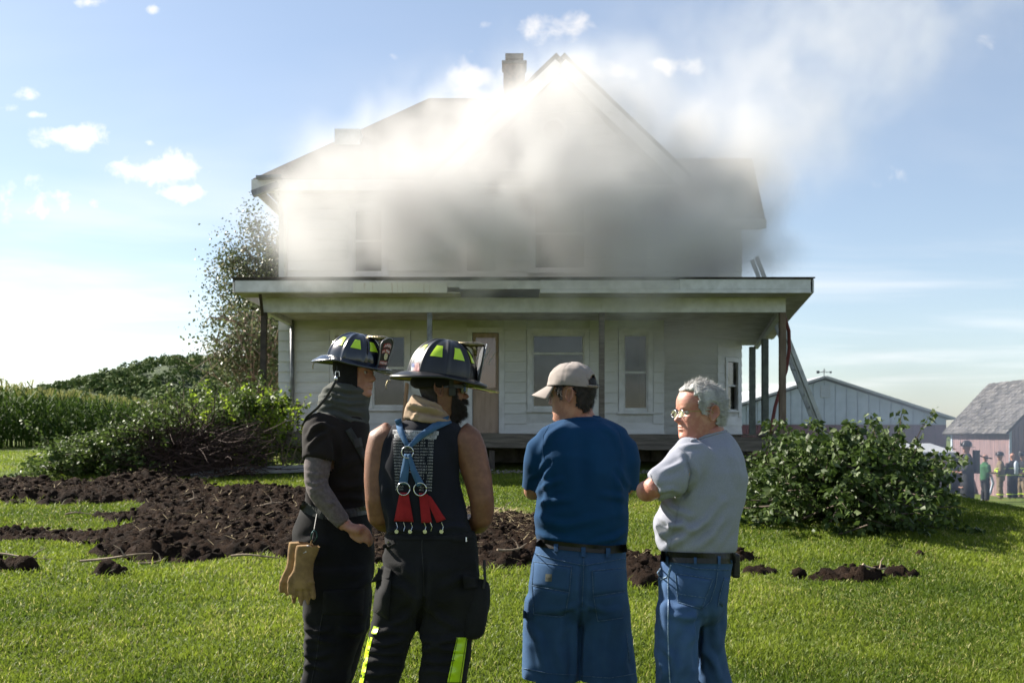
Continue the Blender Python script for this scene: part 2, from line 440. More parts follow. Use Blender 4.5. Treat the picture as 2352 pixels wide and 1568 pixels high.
# curtain boards behind the first window pair and the plank standing beside it
# front door
k, x0, x1, z0, z1 = ops[2]
d = MB(); t = .11
d.box(x0-t, x0, HY-.045, HY+.06, DECK-.0, z1+t).box(x1, x1+t, HY-.045, HY+.06, DECK, z1+t).box(x0, x1, HY-.045, HY+.06, z1, z1+t)
door = MB().box(x0+.008, x1-.008, HY+.03, HY+.075, DECK+.025, z1-.006).build('door', M_DOOR, house)
d.build('door_frame', M_TRIM, door)
dm = (x0+x1)/2
MB().box(x0+.07, x1-.07, HY+.022, HY+.029, DECK+.95, z1-.1).build('door_glass', glass_mat('door_glass', (.8,.62,.5), .06, .12), door)
for s in range(3):
    cx = dm-.12+s*.12; cz = z1-.42-.05*s
    MB().beam((cx-.07, HY+.016, cz-.13), (cx+.09, HY+.016, cz+.15), .012, .05, (0,-1,0)).build('tape_strip', M_TRIM, door)
kb = MB().tube([(x0+.06, HY+.02, DECK+.98), (x0+.06, HY-.03, DECK+.98), (x0+.06, HY-.05, DECK+.98)], [.012,.012,.028], 10).build('knob', M_GUTTER, door)
MB().box(x0-.02, x1+.02, HY-.12, HY+.08, DECK-.02, DECK+.02).build('threshold', M_WOODOLD, door)
# other walls, floor and ceilings: a closed dark interior
YB = 28.2
b = MB(); b.box(WX0, WX0+.14, HY+.141, YB, DECK-.1, EAVE).box(WX0, 5.7, YB, YB+.14, DECK-.1, EAVE)
b.box(WX1-.14, WX1, HY+.141, 24.0, DECK-.1, EAVE)
b.build('side_wall', M_WALL, house)
b = MB(); b.box(WX0+.15, WX1-.15, HY+.15, YB-.01, DECK-.09, DECK-.02).box(WX0+.15, WX1-.15, HY+.15, YB-.01, 4.35, 4.5)
b.box(WX0+.15, WX1-.15, 23.2, 23.3, DECK, 4.34).box(WX0+.15, WX1-.15, 23.2, 23.3, 4.51, EAVE)
b.build('interior_partition', M_INT, house)
# side wing on the other side of the porch corner, with an angled bay
WY = 24.0
b = MB(); b.box(WX1, 4.95, WY, WY+.14, DECK-.1, EAVE); wing = b.build('wing_wall', M_WALL, house)
siding(WX1+.01, 4.93, DECK, 4.3, [], WY, wing, seed=8)
siding(WX1+.01, 4.93, 4.6, EAVE-.2, [], WY, wing, seed=9)
ang = thing('bay_wall', None, None, (4.95, WY, DECK)); ang.parent = house; ang.location = Vector((4.95, WY, DECK))-worldloc(house)
bl = 1.16; bang = R(48)
def bay_piece(name, mb, m, parent):
    me = mb.mesh(name); me.transform(Matrix.Rotation(bang, 4, 'Z')); o = bpy.data.objects.new(name, me); COL.objects.link(o)
    me.materials.append(m); o.parent = parent; return o
bh = [(0.42, .92, .62, 1.78)]
b = MB()
for c in wall_cells(0, bl, -.1, EAVE-DECK, bh): b.box(c[0], c[1], 0, .12, c[2], c[3])
bayw = bay_piece('wall_panel', b, M_WALL, ang)
rr = random.Random(4)
for k in range(24):
    za = k*.212
    if za > EAVE-DECK-.25: break
    for s0, s1 in ([(0, .33), (1.01, bl)] if .45 < za+.1 < 1.9 else [(0, bl)]):
        L = s1-s0
        bb = MB().add([(s0,-.026,za),(s1,-.026,za),(s1,-.006,za+.222),(s0,-.006,za+.222),(s0,-.001,za),(s1,-.001,za),(s1,-.001,za+.222),(s0,-.001,za+.222)],
                      [(0,1,2,3),(4,7,6,5),(0,4,5,1),(1,5,6,2),(3,2,6,7),(0,3,7,4)])
        bay_piece('siding_board', bb, M_SIDING, ang)
x0, x1, z0, z1 = bh[0]
w = MB(); w.box(x0-.09, x0, -.05, .06, z0-.03, z1+.09).box(x1, x1+.09, -.05, .06, z0-.03, z1+.09).box(x0, x1, -.05, .06, z1, z1+.09).box(x0-.1, x1+.1, -.08, .05, z0-.07, z0-.03)
w.box(x0, x1, .01, .05, 1.18, 1.22)
bay_piece('window', w, M_TRIM, ang)
bay_piece('pane', MB().box(x0, x1, .055, .06, z0, 1.18), M_PANE, ang)
bay_piece('pane', MB().box(x0, x1, .02, .025, 1.22, z1), M_PANE, ang)
ex, ey = 4.95+bl*math.cos(bang), WY+bl*math.sin(bang)
MB().box(ex-.12, ex, ey+.02, YB, DECK-.1, EAVE).build('side_wall', M_WALL, house)
# main roof
RZ = 9.7; RY = 24.3
e0, e1, ey0, ey1 = WX0-.42, WX1+.4, HY-.42, YB+.4
A, B_, C_, D_ = (e0,ey0,EAVE), (e1,ey0,EAVE), (e1,ey1,EAVE), (e0,ey1,EAVE)
r0, r1 = (-2.02, RY, RZ), (1.4, RY, RZ)
b = MB(); b.slab([A,B_,r1,r0], .13).slab([D_,A,r0], .13).slab([C_,D_,r0,r1], .13).slab([B_,C_,r1], .13)
roof = b.build('roof', M_ROOF, house)
b = MB(); b.box(e0-.02, .97-2.45, ey0-.03, ey0-.002, EAVE-.24, EAVE-.02).box(e0-.03, e0-.002, ey0, ey1, EAVE-.24, EAVE-.02)
b.build('fascia', M_TRIM, roof)
b = MB(); b.box(e0, WX1+.2, ey0, HY-.03, EAVE-.2, EAVE-.165); b.build('soffit', M_SOFFIT, roof)
# cross gable on the front
gx0, gz0, gy0 = .97, 9.05, HY-.45
gw, gd = 2.55, 2.44
b = MB()
b.slab([(gx0,gy0,gz0),(gx0-gw,gy0,gz0-gd),(gx0-gw,24.0,gz0-gd),(gx0,24.0,gz0)], .12)
b.slab([(gx0+gw,gy0,gz0-gd),(gx0,gy0,gz0),(gx0,24.0,gz0),(gx0+gw,24.0,gz0-gd)], .12)
groof = b.build('gable_roof', M_ROOF, house)
for s in (-1, 1):
    MB().beam((gx0+s*.02, gy0-.03, gz0-.15), (gx0+s*gw, gy0-.03, gz0-gd-.13), .04, .24, (0,-1,0) if False else (0,0,1)).build('rake_board', M_TRIM, groof)
b = MB(); b.add([(gx0-gw+.35,HY-.06,EAVE-.1),(gx0+gw-.35,HY-.06,EAVE-.1),(gx0,HY-.06,gz0-.2),(gx0-gw+.35,HY+.06,EAVE-.1),(gx0+gw-.35,HY+.06,EAVE-.1),(gx0,HY+.06,gz0-.2)],
                [(0,1,2),(3,5,4),(0,3,4,1),(1,4,5,2),(2,5,3,0)])
gwall = b.build('gable_wall', M_WALL, house)
siding(gx0-gw, gx0+gw, EAVE+.12, gz0-.5, [(gx0-.35,gx0-.0,8.0-.3,8.0-.06)], HY-.062, gwall, seed=12, clip=lambda za, zb: (gx0-(gz0-zb-.15)*gw/gd+.2, gx0+(gz0-zb-.15)*gw/gd-.2))
MB().box(gx0-gw+.25, gx0+gw-.25, HY-.11, HY-.065, EAVE-.12, EAVE+.11).build('frieze_board', M_TRIM, gwall)
vt = MB(); vc = (wx(1270), HY-.12, wz(305))
vt.tube([(vc[0]+.24*math.cos(a), vc[1], vc[2]+.24*math.sin(a)) for a in np.linspace(0, 2*math.pi, 25)], .035, 6)
vto = vt.build('round_vent', M_TRIM, gwall)
MB().tube([(vc[0], vc[1]+.05, vc[2]), (vc[0], vc[1]-.0, vc[2])], .22, 20).build('vent_opening', M_INT, vto)
# wing roof
b = MB(); b.slab([(2.2,WY-.4,EAVE),(6.0,WY-.4,EAVE),(6.0,24.9,8.4),(2.2,24.9,8.4)], .13).slab([(6.0,28.6,EAVE),(2.2,28.6,EAVE),(2.2,24.9,8.4),(6.0,24.9,8.4)], .13)
wr = b.build('wing_roof', M_ROOF, house)
MB().box(3.2, 6.02, WY-.43, WY-.402, EAVE-.25, EAVE-.02).build('fascia', M_TRIM, wr)
b = MB(); b.add([(5.68,WY+.6,EAVE),(5.68,YB,EAVE),(5.68,24.95,8.2),(5.6,WY+.6,EAVE),(5.6,YB,EAVE),(5.6,24.95,8.2)], [(0,1,2),(3,5,4),(0,3,4,1),(1,4,5,2),(2,5,3,0)])
b.build('gable_end', M_SIDING, wr)
b = MB(); b.box(3.1, 6.0, WY-.4, WY-.03, EAVE-.2, EAVE-.16); b.build('soffit', M_SOFFIT, wr)
# roof dormer stub and chimney
b = MB(); b.box(-3.85, -3.3, 21.6, 23, 7.0, 8.12); b.build('roof_stub', M_TRIM, roof)
ch = thing('chimney', None, None, (0.05, 23.9, 9.2)); ch.parent = house; ch.location = Vector((0.05, 23.9, 9.2))-worldloc(house)
b = MB(); b.box(-.2, .31, 23.6, 24.15, 9.0, 10.28); b.build('stack', M_BRICK, ch)
for k in range(15):
    zz = 9.3+k*.065
    MB().box(-.205, .315, 23.595, 23.6-.001, zz, zz+.052).build('brick_course', M_BRICK, ch)
b = MB(); b.box(-.24, .35, 23.56, 24.19, 10.28, 10.34); b.build('crown', M_STONE, ch)
b = MB(); b.box(-.1, -.05, 23.7, 24.05, 10.34, 10.42).box(.16, .21, 23.7, 24.05, 10.34, 10.42).box(-.16, .27, 23.62, 24.13, 10.42, 10.53); b.build('chimney_cap', M_STONE, ch)
# gutter that has come away at the corner, and downpipes
def leanbox(name, a, b_, w_, h_, m, parent): return MB().beam(a, b_, w_, h_).build(name, m, parent)
leanbox('fallen_gutter', P(580,446,19.9), P(640,424,19.9), .13, .12, M_GUTTER, house)
leanbox('eave_return', P(592,410,19.9), P(650,408,19.9), .3, .05, M_GUTTER, house)
MB().tube([P(630,430,20.1), P(636,452,20.2), P(652,470,20.3), P(656,490,20.33), P(656,640,20.33)], .035, 8).build('downpipe', M_TRIM, house, smooth=True)
MB().tube([P(671,735,20.32), P(671,990,20.32)], .045, 8).build('downpipe', M_GUTTER, house, smooth=True)
# ---------------------------------------------------------------- porch
porch = thing('porch', None, None, (0, 19.2, 0.87)); porch.parent = house; porch.location = Vector((0, 19.2, .87))-worldloc(house)
PY0, PE = 18.2, 17.6
XL, XR = wx(600, PY0), wx(1805, PY0)
XRB, YRB = 6.42, 26.0                       # far corner of the porch's side run
EL, ER, ERB = wx(535, PE), wx(1868, PE), 6.85
ez = wz(640, PE)
b = MB(); b.slab([(EL,PE,ez),(ER,PE,ez),(WX1,HY,ez+.45),(EL,HY,ez+.45)], .06).slab([(ER,PE,ez),(ERB,YRB+.3,ez),(4.9,YRB+.3,ez+.45),(WX1,HY,ez+.45)], .06)
proof = b.build('porch_roof', M_ROOF, porch)
def fz(v): return wz(v, PE)
def fascia(u0, u1, v0, v1, m, dy=0, name='fascia_board'):
    return MB().box(wx(u0,PE), wx(u1,PE)-.004, PE-.025-dy, PE-dy, fz(v1), fz(v0)).build(name, m, porch)
fascia(540, 812, 645, 671, M_TRIM); fascia(812, 1028, 650, 673, M_RUST, .026, 'patch_sheet'); fascia(812, 1056, 645, 660, M_TRIM)
fascia(1056, 1240, 645, 664, M_TRIM); fascia(1240, 1560, 644, 664, M_TRIM); fascia(1560, 1862, 642, 664, M_TRIM)
fascia(1240, 1862, 664.6, 673, M_TRIM, .006)
b = MB(); b.box(EL-.02, ER+.02, PE-.06, PE+.05, ez+.004, ez+.022); b.build('drip_edge', M_WOODDARK, porch)
MB().beam((ER,PE,ez-.13), (ERB,YRB+.3,ez-.13), .025, .22).build('fascia_board', M_TRIM, porch)
MB().beam((EL,PE+.03,ez-.13), (EL,HY,ez-.13), .025, .22).build('fascia_board', M_TRIM, porch)
sz = fz(673)+.02
b = MB(); b.slab([(EL+.02,PE,sz),(wx(1056,PE),PE,sz),(wx(1056,PE),PY0,sz),(EL+.02,PY0,sz)], .02).slab([(wx(1240,PE),PE,sz),(ER-.02,PE,sz),(XR+.02,PY0,sz),(wx(1240,PE),PY0,sz)], .02)
b.slab([(ER-.02,PE,sz),(ERB-.02,YRB,sz),(XRB,YRB,sz),(XR,PY0,sz)], .02)
b.build('soffit', M_SOFFIT, porch)
# header beam between posts and roof
zb0, zb1 = wz(717, PY0), wz(684, PY0)
segs = [(XL, wx(987,PY0)), (wx(987,PY0), wx(1382,PY0)), (wx(1382,PY0), XR)]
for a, c in segs: MB().box(a, c-.003, PY0, PY0+.12, zb0, zb1).build('header_board', M_TRIM, porch)
MB().beam((XR-.05,PY0+.06,(zb0+zb1)/2), (XRB-.05,YRB,(zb0+zb1)/2), .1, zb1-zb0-.004).build('header_board', M_TRIM, porch)
MB().beam((XL+.05,PY0+.125,(zb0+zb1)/2), (XL+.05,HY-.04,(zb0+zb1)/2), .1, zb1-zb0-.004).build('header_board', M_TRIM, porch)
# ceiling boards
cz = zb0+.10
nb = 14
for k in range(nb):
    ya = PY0+.13+k*(HY-.04-PY0-.13)/nb; yb = PY0+.13+(k+1)*(HY-.04-PY0-.13)/nb-.005
    xr = XR+(XRB-XR)*(ya-PY0)/(YRB-PY0)-.12
    MB().box(XL+.12, xr, ya, yb, cz, cz+.02).build('ceiling_board', M_SOFFIT, porch)
b = MB(); b.slab([(WX1+.02,HY-.03,cz+.02),(XR+(XRB-XR)*.28-.1,HY-.03,cz+.02),(XRB-.1,YRB,cz+.02),(WX1+.02,YRB,cz+.02)], .02); b.build('ceiling_panel', M_SOFFIT, porch)
# posts
M_POSTGREEN = mat('grey_green_post', rgb(.15,.17,.15), rgb(.10,.11,.10), scale=6, rough=.7)
M_POSTBROWN = mat('brown_post', rgb(.19,.14,.10), rgb(.12,.085,.06), scale=6, rough=.8, stretch=(3,3,.4))
def post(u, Y, m, w=.10, topv=None, tilt=0, zb=None):
    x = wx(u, Y); zt = zb0
    MB().beam((x, Y, DECK-.0), (x+tilt, Y, zt), w, w, (0,1,0)).build('post', m, porch)
post(603, PY0+.05, M_WOODDARK, .10, tilt=.03); post(987, PY0+.06, M_GUTTER, .09); post(1382, PY0+.06, M_WOODOLD, .10); post(1797, PY0+.06, M_POSTBROWN, .11)
post(1757, 23.3, M_POSTGREEN, .14); post(1728, 25.3, M_POSTGREEN, .14)
MB().beam(P(603,722,PY0), P(596,662,PE+.02), .05, .05).build('brace', M_WOODDARK, porch)
# deck
dx0, dx1 = wx(588, 18.0), wx(1784, 18.0)
for k in range(17):
    ya = 18.02+k*.14
    MB().box(dx0, dx1+(XRB-XR)*(ya-18)/8, ya, ya+.134, DECK-.035, DECK-.004).build('deck_plank', M_WOODOLD, porch)
MB().slab([(WX1+.02,HY+.0,DECK-.006),(dx1+.45,HY,DECK-.006),(XRB,YRB,DECK-.006),(WX1+.02,YRB,DECK-.006)], .03).build('deck_panel', M_WOODOLD, porch)
ue = [588, 1010, 1400, 1784]
for i in range(3):
    za, zc = [EYE-18.0*(v-HV)/F for v in ((990,993),(993,998),(998,1004))[i]]
    xa, xc = wx(ue[i], 18.0), wx(ue[i+1], 18.0)-.004
    MB().add([(xa,17.985,za-.26),(xc,17.985,zc-.26),(xc,17.985,zc),(xa,17.985,za),(xa,18.018,za-.26),(xc,18.018,zc-.26),(xc,18.018,zc),(xa,18.018,za)],
             [(0,1,2,3),(4,7,6,5),(0,4,5,1),(1,5,6,2),(3,2,6,7),(0,3,7,4)]).build('rim_board', M_WOODOLD, porch)
MB().beam((dx1,18.02,DECK-.17), (XRB,YRB,DECK-.17), .03, .26).build('rim_board', M_WOODOLD, porch)
for u in (596, 860, 1130, 1420, 1720, 1772):
    x = wx(u, 18.1); MB().box(x-.05, x+.05, 18.05, 18.15, float(hz(x, 18.1))-.1, DECK-.3).build('deck_pier', M_WOODDARK, porch)
# foundation of stones under the wall
fd = MB(); fd.box(WX0, WX1, HY+.05, HY+.35, .2, DECK-.11).box(WX1, 5.7, WY+.3, WY+.6, -.4, DECK-.11); fo = fd.build('foundation', M_STONE, house)
rr = random.Random(5)
x = WX0
while x < WX1-.2:
    w = rr.uniform(.3, .6)
    for z0 in (.62, .9, 1.16):
        MB().box(x+rr.uniform(0,.03), min(x+w-.02, WX1), HY+.02-rr.uniform(0,.03), HY+.06, z0, z0+.24).build('stone', M_STONE, fo)
    x += w
# ------------------------------------------------------------------ soil, grass, vegetation
rng = np.random.default_rng(11)
def gpos(u, v):
    """photo pixel on the sloping lawn -> x, y"""
    y = 1.739/((v-HV)/F+0.0626); return y*(u-1176)/F, y
SF = np.array([(-400,1240),(-200,1240),(0,1250),(150,1262),(350,1288),(700,1284),(900,1300),(1130,1312),(1240,1300),(1450,1318),(1530,1300),(1600,1280)], float)
SB = np.array([(-400,1104),(-200,1100),(0,1105),(200,1108),(330,1096),(500,1112),(700,1122),(900,1140),(1130,1178),(1240,1190),(1450,1262),(1530,1280),(1600,1282)], float)
def soil_mask(x, y):
    x = np.asarray(x, float); y = np.asarray(y, float); ys = np.maximum(y, 1.0)
    u = 1176+F*x/ys; v = HV+F*(1.739/ys-0.0626)
    a = (v-np.interp(u, SB[:,0], SB[:,1])); b_ = (np.interp(u, SF[:,0], SF[:,1])-v)
    e = np.minimum(a*1.5, b_)
    # strip of lawn that survives between the main bed and its front edge
    hole = 48-np.maximum(np.abs(u-60)/230*48, np.abs(v-1198+0.03*u)*1.25)
    e = np.minimum(e, -hole*1.1+6)
    # scattered torn clumps to the side
    for cu, cv, ru, rv in ((1475,1328,75,24),(1900,1326,110,14),(1760,1310,60,10),(2080,1318,50,7),(230,1318,60,8),(20,1235,120,12),(30,1310,60,5),(2120,1275,35,6)):
        e = np.maximum(e, 22*(1-((u-cu)/ru)**2-((v-cv)/rv)**2))
    n = fbm(x*1.6, y*1.6, 0, 4, 3)
    return sstep(-4, 16, e+n*15)*(y < 30)
SX, SYR = np.arange(-11, 5.2, .032), np.arange(7.9, 16.6, .034)
sx, sy = np.meshgrid(SX, SYR); sm_ = soil_mask(sx, sy)
r1n = 1-np.abs(vnoise(sx*2.3, sy*2.3, 0, 21)); r2n = 1-np.abs(vnoise(sx*6.1, sy*6.1, 0, 22)); r3n = 1-np.abs(vnoise(sx*14, sy*14, 0, 23))
r4n = 1-np.abs(vnoise(sx*27, sy*27, 0, 25))
lump = .05*vnoise(sx*.8, sy*.8, 0, 20)+.05*r1n**2+.040*r2n**2+.045*r3n**2+.04*r4n**2+.012*vnoise(sx*41, sy*41, 0, 24)
szv = hz(sx, sy)-.05+sm_*(.05+np.maximum(lump, -.02))
u_ = 1176+F*sx/sy
szv = szv+.10*np.exp(-((u_-330)/45)**2-((sy-15.6)/.35)**2)*sm_+.07*np.exp(-((u_-30)/60)**2-((sy-15.2)/.5)**2)*sm_
nsx, nsy = sx.shape[1], sx.shape[0]
ii = np.arange(nsx*nsy).reshape(nsy, nsx)
fq = np.stack([ii[:-1,:-1], ii[:-1,1:], ii[1:,1:], ii[1:,:-1]], -1).reshape(-1, 4)
keep = (sm_.ravel()[fq] > .02).any(1); fq = fq[keep]
used = np.unique(fq); remap = -np.ones(nsx*nsy, int); remap[used] = np.arange(len(used))
sv = np.stack([sx, sy, szv], -1).reshape(-1, 3)[used]
M_SOIL = mat('dug_soil', rgb(.030,.0185,.0125), rgb(.012,.0075,.0052), scale=7, detail=8, rough=.97, bump=1.0, bscale=120, spec=.08, bdist=.03)
soil = link_mesh('soil', np_mesh('soil', sv, remap[fq], True), M_SOIL)
tag(soil, 'broad strip of freshly dug dark brown soil across the lawn', 'soil', kind='structure')
# loose clods
icob = bmesh.new(); bmesh.ops.create_icosphere(icob, subdivisions=1, radius=1); icov = np.array([v.co[:] for v in icob.verts]); icof = np.array([[v.index for v in f.verts] for f in icob.faces]); icob.free()
def blob_mesh(name, C, S, seed, rough=.45, nf=1.6, smooth=True):
    n = len(C); V = icov[None]*np.asarray(S)[:,None,:]
    off = np.arange(n)[:,None]*7.3
    k = 1+rough*vnoise(icov[None,:,0]*nf+off, icov[None,:,1]*nf+off*.3, icov[None,:,2]*nf, seed)+rough*.5*vnoise(icov[None,:,0]*nf*2.3+off, icov[None,:,1]*nf*2.3, icov[None,:,2]*nf*2.3+off, seed+1)
    V = V*k[...,None]+np.asarray(C)[:,None,:]
    Fc = icof[None]+(np.arange(n)*len(icov))[:,None,None]
    return np_mesh(name, V.reshape(-1,3), Fc.reshape(-1,3), smooth)
cx = rng.uniform(-9, 4.6, 9000); cyv = rng.uniform(8.2, 16, 9000); cm = soil_mask(cx, cyv)
sel = cm > .25; cx, cyv = cx[sel], cyv[sel]
ix = np.clip(((cx-SX[0])/.032).astype(int), 0, nsx-1); iy = np.clip(((cyv-SYR[0])/.034).astype(int), 0, nsy-1)
cr = .010+.028*rng.power(.35, len(cx))+.025*(rng.random(len(cx)) > .96)
cz_ = szv[iy, ix]+cr*.35
cl_me = blob_mesh('soil_clod', np.stack([cx, cyv, cz_], -1), np.stack([cr*1.2, cr, cr*.8], -1), 5)
clods = link_mesh('soil_clod', cl_me, M_SOIL); tag(clods, 'crumbly dark soil clods strewn over the dug strip', 'soil', kind='stuff')
def soil_z(x, y):
    i = int(np.clip((x-SX[0])/.032, 0, nsx-1)); j = int(np.clip((y-SYR[0])/.034, 0, nsy-1)); return float(max(szv[j, i], hz(x, y)))
# pale straw, roots and sticks
M_STICK = mat('dead_stick', rgb(.30,.23,.16), rgb(.18,.13,.09), scale=10, rough=.85)
M_STRAW = mat('dry_straw', rgb(.36,.29,.16), rgb(.25,.19,.10), scale=10, rough=.8)
def thin_quads(name, A, D, Wd, L):
    """flat strips: base A, direction D (unit), half-width vectors Wd, lengths L"""
    T = A+D*L[:,None]
    V = np.stack([A-Wd, A+Wd, T+Wd*.5, T-Wd*.5], 1)
    n = len(A); Fc = np.arange(n*4).reshape(n, 4)
    return np_mesh(name, V.reshape(-1,3), Fc)
def rand_dirs(n, zlo, zhi):
    a = rng.uniform(0, 2*np.pi, n); z = rng.uniform(zlo, zhi, n); r = np.sqrt(1-z*z)
    return np.stack([r*np.cos(a), r*np.sin(a), z], -1)
# straw gathers between the soil and the house, and near the shirted man
qx_ = np.concatenate([rng.uniform(-9, 4.5, 3600), rng.normal(.25, .7, 1800)]); qy_ = np.concatenate([rng.uniform(8.6, 15.8, 3600), rng.normal(11.9, .7, 1800)])
msk = soil_mask(qx_, qy_) > .1; qx_, qy_ = qx_[msk], qy_[msk]
qz_ = np.array([soil_z(a, b_) for a, b_ in zip(qx_, qy_)])+.012
D_s = rand_dirs(len(qx_), -.1, .35); Wd = np.cross(D_s, np.array([0,0,1.])); Wd = Wd/np.linalg.norm(Wd, axis=1)[:,None]*rng.uniform(.0015,.004,len(qx_))[:,None]
straw = link_mesh('straw', thin_quads('straw', np.stack([qx_, qy_, qz_], -1), D_s, Wd, rng.uniform(.05, .22, len(qx_))), M_STRAW)
tag(straw, 'dry straw and root scraps littering the dug soil', 'straw', kind='stuff')
stick_spots = [(905,1388,.5,1),(1150,1178,.55,.3),(1290,1190,.5,.5),(1640,1390,.35,.5),(360,1290,.35,.9),(270,1315,.6,.15),(445,1170,.25,.9),(590,1290,.5,.2),(60,1290,.6,.05),(2010,1345,.25,.3),(1180,1290,.4,.8),(800,1290,.5,.1),(620,1180,.4,.6),(180,1190,.35,.8)]
for i, (u, v, L, a) in enumerate(stick_spots):
    x, y = gpos(u, min(v, 1330)); z = soil_z(x, y)+.03
    mb = MB(); pts = [(x+L*(t-.5)*math.cos(a)+.02*math.sin(7*t+i), y+L*(t-.5)*math.sin(a)+.02*math.cos(5*t), z+.03*math.sin(3*t+i)) for t in np.linspace(0, 1, 6)]
    mb.tube(pts, [.011,.012,.010,.009,.007,.004], 6)
    pm = Vector(pts[3]); mb.tube([pm, pm+Vector((.05*math.sin(i), .03, .06)), pm+Vector((.12*math.sin(i), .05, .09))], [.007,.005,.003], 5)
    o = mb.build('stick', M_STICK, loc=(x, y, z-.03)); tag(o, 'pale forked dead stick lying on the dug soil', 'stick', 'dead sticks on the soil')
# ---------------------------------------------------------------- grass blades
def leaf_attr(me, name, vals, per):
    at = me.attributes.new(name, 'FLOAT', 'POINT'); at.data.foreach_set('value', np.repeat(vals, per).astype(np.float32))
def leaf_mat(name, ca, cb, transl=.4, rough=.5, spec=.35, cc=None):
    m = bpy.data.materials.new(name); m.use_nodes = True; t = m.node_tree; b_ = t.nodes['Principled BSDF']; q = NG(t)
    at = q.n('ShaderNodeAttribute', attribute_name='tint')
    cr_ = q.n('ShaderNodeValToRGB', {0: at.outputs['Fac']})
    e = cr_.color_ramp.elements; e[0].color = ca+(1,); e[1].color = cb+(1,)
    if cc: x_ = cr_.color_ramp.elements.new(.9); x_.color = cb+(1,); e[-1].color = cc+(1,)
    q.link(cr_.outputs[0], b_.inputs['Base Color']); b_.inputs['Roughness'].default_value = rough; b_.inputs['Specular IOR Level'].default_value = spec
    tr = q.n('ShaderNodeBsdfTranslucent', {'Color': cr_.outputs[0]})
    mx = q.n('ShaderNodeMixShader', {0: transl, 1: b_.outputs[0], 2: tr.outputs[0]})
    q.link(mx.outputs[0], t.nodes['Material Output'].inputs['Surface']); MATS[name] = m
    return m
M_BLADE = leaf_mat('grass_blade', (.060,.100,.010), (.195,.25,.026), .5, .5, .22, (.40,.36,.15))
def blades(name, X, Y, Hh, Wd, lean, tint, zfn=None):
    n = len(X); Z = hz(X, Y)-.006 if zfn is None else zfn
    a = rng.uniform(0, 2*np.pi, n); la = rng.uniform(0, 2*np.pi, n); ln = rng.uniform(.15, 1, n)*lean
    w = np.stack([np.cos(a), np.sin(a), np.zeros(n)], -1)*Wd[:,None]*.5
    d = np.stack([np.cos(la)*ln, np.sin(la)*ln, np.ones(n)], -1); d /= np.linalg.norm(d, axis=1)[:,None]
    d2 = np.stack([np.cos(la)*ln*2.2, np.sin(la)*ln*2.2, np.ones(n)*.8], -1); d2 /= np.linalg.norm(d2, axis=1)[:,None]
    A = np.stack([X, Y, Z], -1); M_ = A+d*Hh[:,None]*.55; T = M_+d2*Hh[:,None]*.45
    V = np.stack([A-w, A+w, M_+w*.8, M_-w*.8, T], 1).reshape(-1, 3)
    k = np.arange(n)[:,None]*5
    Fc = np.concatenate([k+np.array([[0,1,2]]), k+np.array([[0,2,3]]), k+np.array([[3,2,4]])], 0)
    me = np_mesh(name, V, Fc); leaf_attr(me, 'tint', tint, 5)
    return me
def lawn_points(n, y0, y1, pw):
    y = y0+(y1-y0)*rng.random(n)**pw
    x = (rng.random(n)*2-1)*(y*.56+1.3)
    keep = (soil_mask(x, y) < rng.uniform(.1, .6, n))
    return x[keep], y[keep]
X1, Y1 = lawn_points(440000, 5.0, 16.5, 1.35)
pt = fbm(X1*.55, Y1*.55, 0, 3, 31); pt2 = fbm(X1*3.1, Y1*3.1, 0, 2, 33)
tint = np.clip(.44+.34*pt+.20*pt2+rng.normal(0, .17, len(X1)), 0, .88); tint = np.where(rng.random(len(X1)) < .05+.10*(pt > .45), .97, tint)
hh = (.038+.022*rng.random(len(X1)))*(1+.25*pt2)*(1+.0*Y1)
ws = .0042+.0005*Y1
lawn = link_mesh('grass', blades('grass', X1, Y1, hh, ws*rng.uniform(.8,1.3,len(X1)), .9, tint), M_BLADE)
tag(lawn, 'short mown green grass blades in the sun', 'grass', kind='stuff')
# ragged tufts along the soil edges and clover-like weeds
n = 60000; x = rng.uniform(-9, 5, n); y = rng.uniform(8, 16.6, n); m_ = soil_mask(x, y); k = (m_ > .03) & (m_ < .5) & (fbm(x*3, y*3, 0, 2, 41) > .05)
x, y = x[k], y[k]
tz = np.array([max(float(hz(a, b_)), soil_z(a, b_)-.02) for a, b_ in zip(x, y)])
tuft = link_mesh('tuft_grass', blades('tuft_grass', x, y, rng.uniform(.05, .13, len(x)), rng.uniform(.006, .012, len(x)), 1.1, np.clip(rng.normal(.5, .22, len(x)), 0, 1), tz), M_BLADE)
tag(tuft, 'ragged torn grass tufts edging the dug soil', 'grass', kind='stuff')
# far lawn: coarser blades between the soil and the house, and along the sides
n = 90000; y = 14.5+16*rng.random(n)**1.2; x = (rng.random(n)*2-1)*(y*.56+2); k = (soil_mask(x, y) < .3) & ~((y > 18) & (x > -4.5) & (x < 5))
k &= ~((x > 8.6) & (y > 16.5))
x, y = x[k], y[k]
fl = link_mesh('lawn_grass', blades('lawn_grass', x, y, rng.uniform(.04, .08, len(x)), rng.uniform(.010, .02, len(x)), .9, np.clip(rng.normal(.5, .2, len(x))+.2*fbm(x*.5, y*.5, 0, 2, 8), 0, 1)), M_BLADE)
tag(fl, 'sunlit lawn grass between the soil strip and the house', 'grass', kind='stuff')
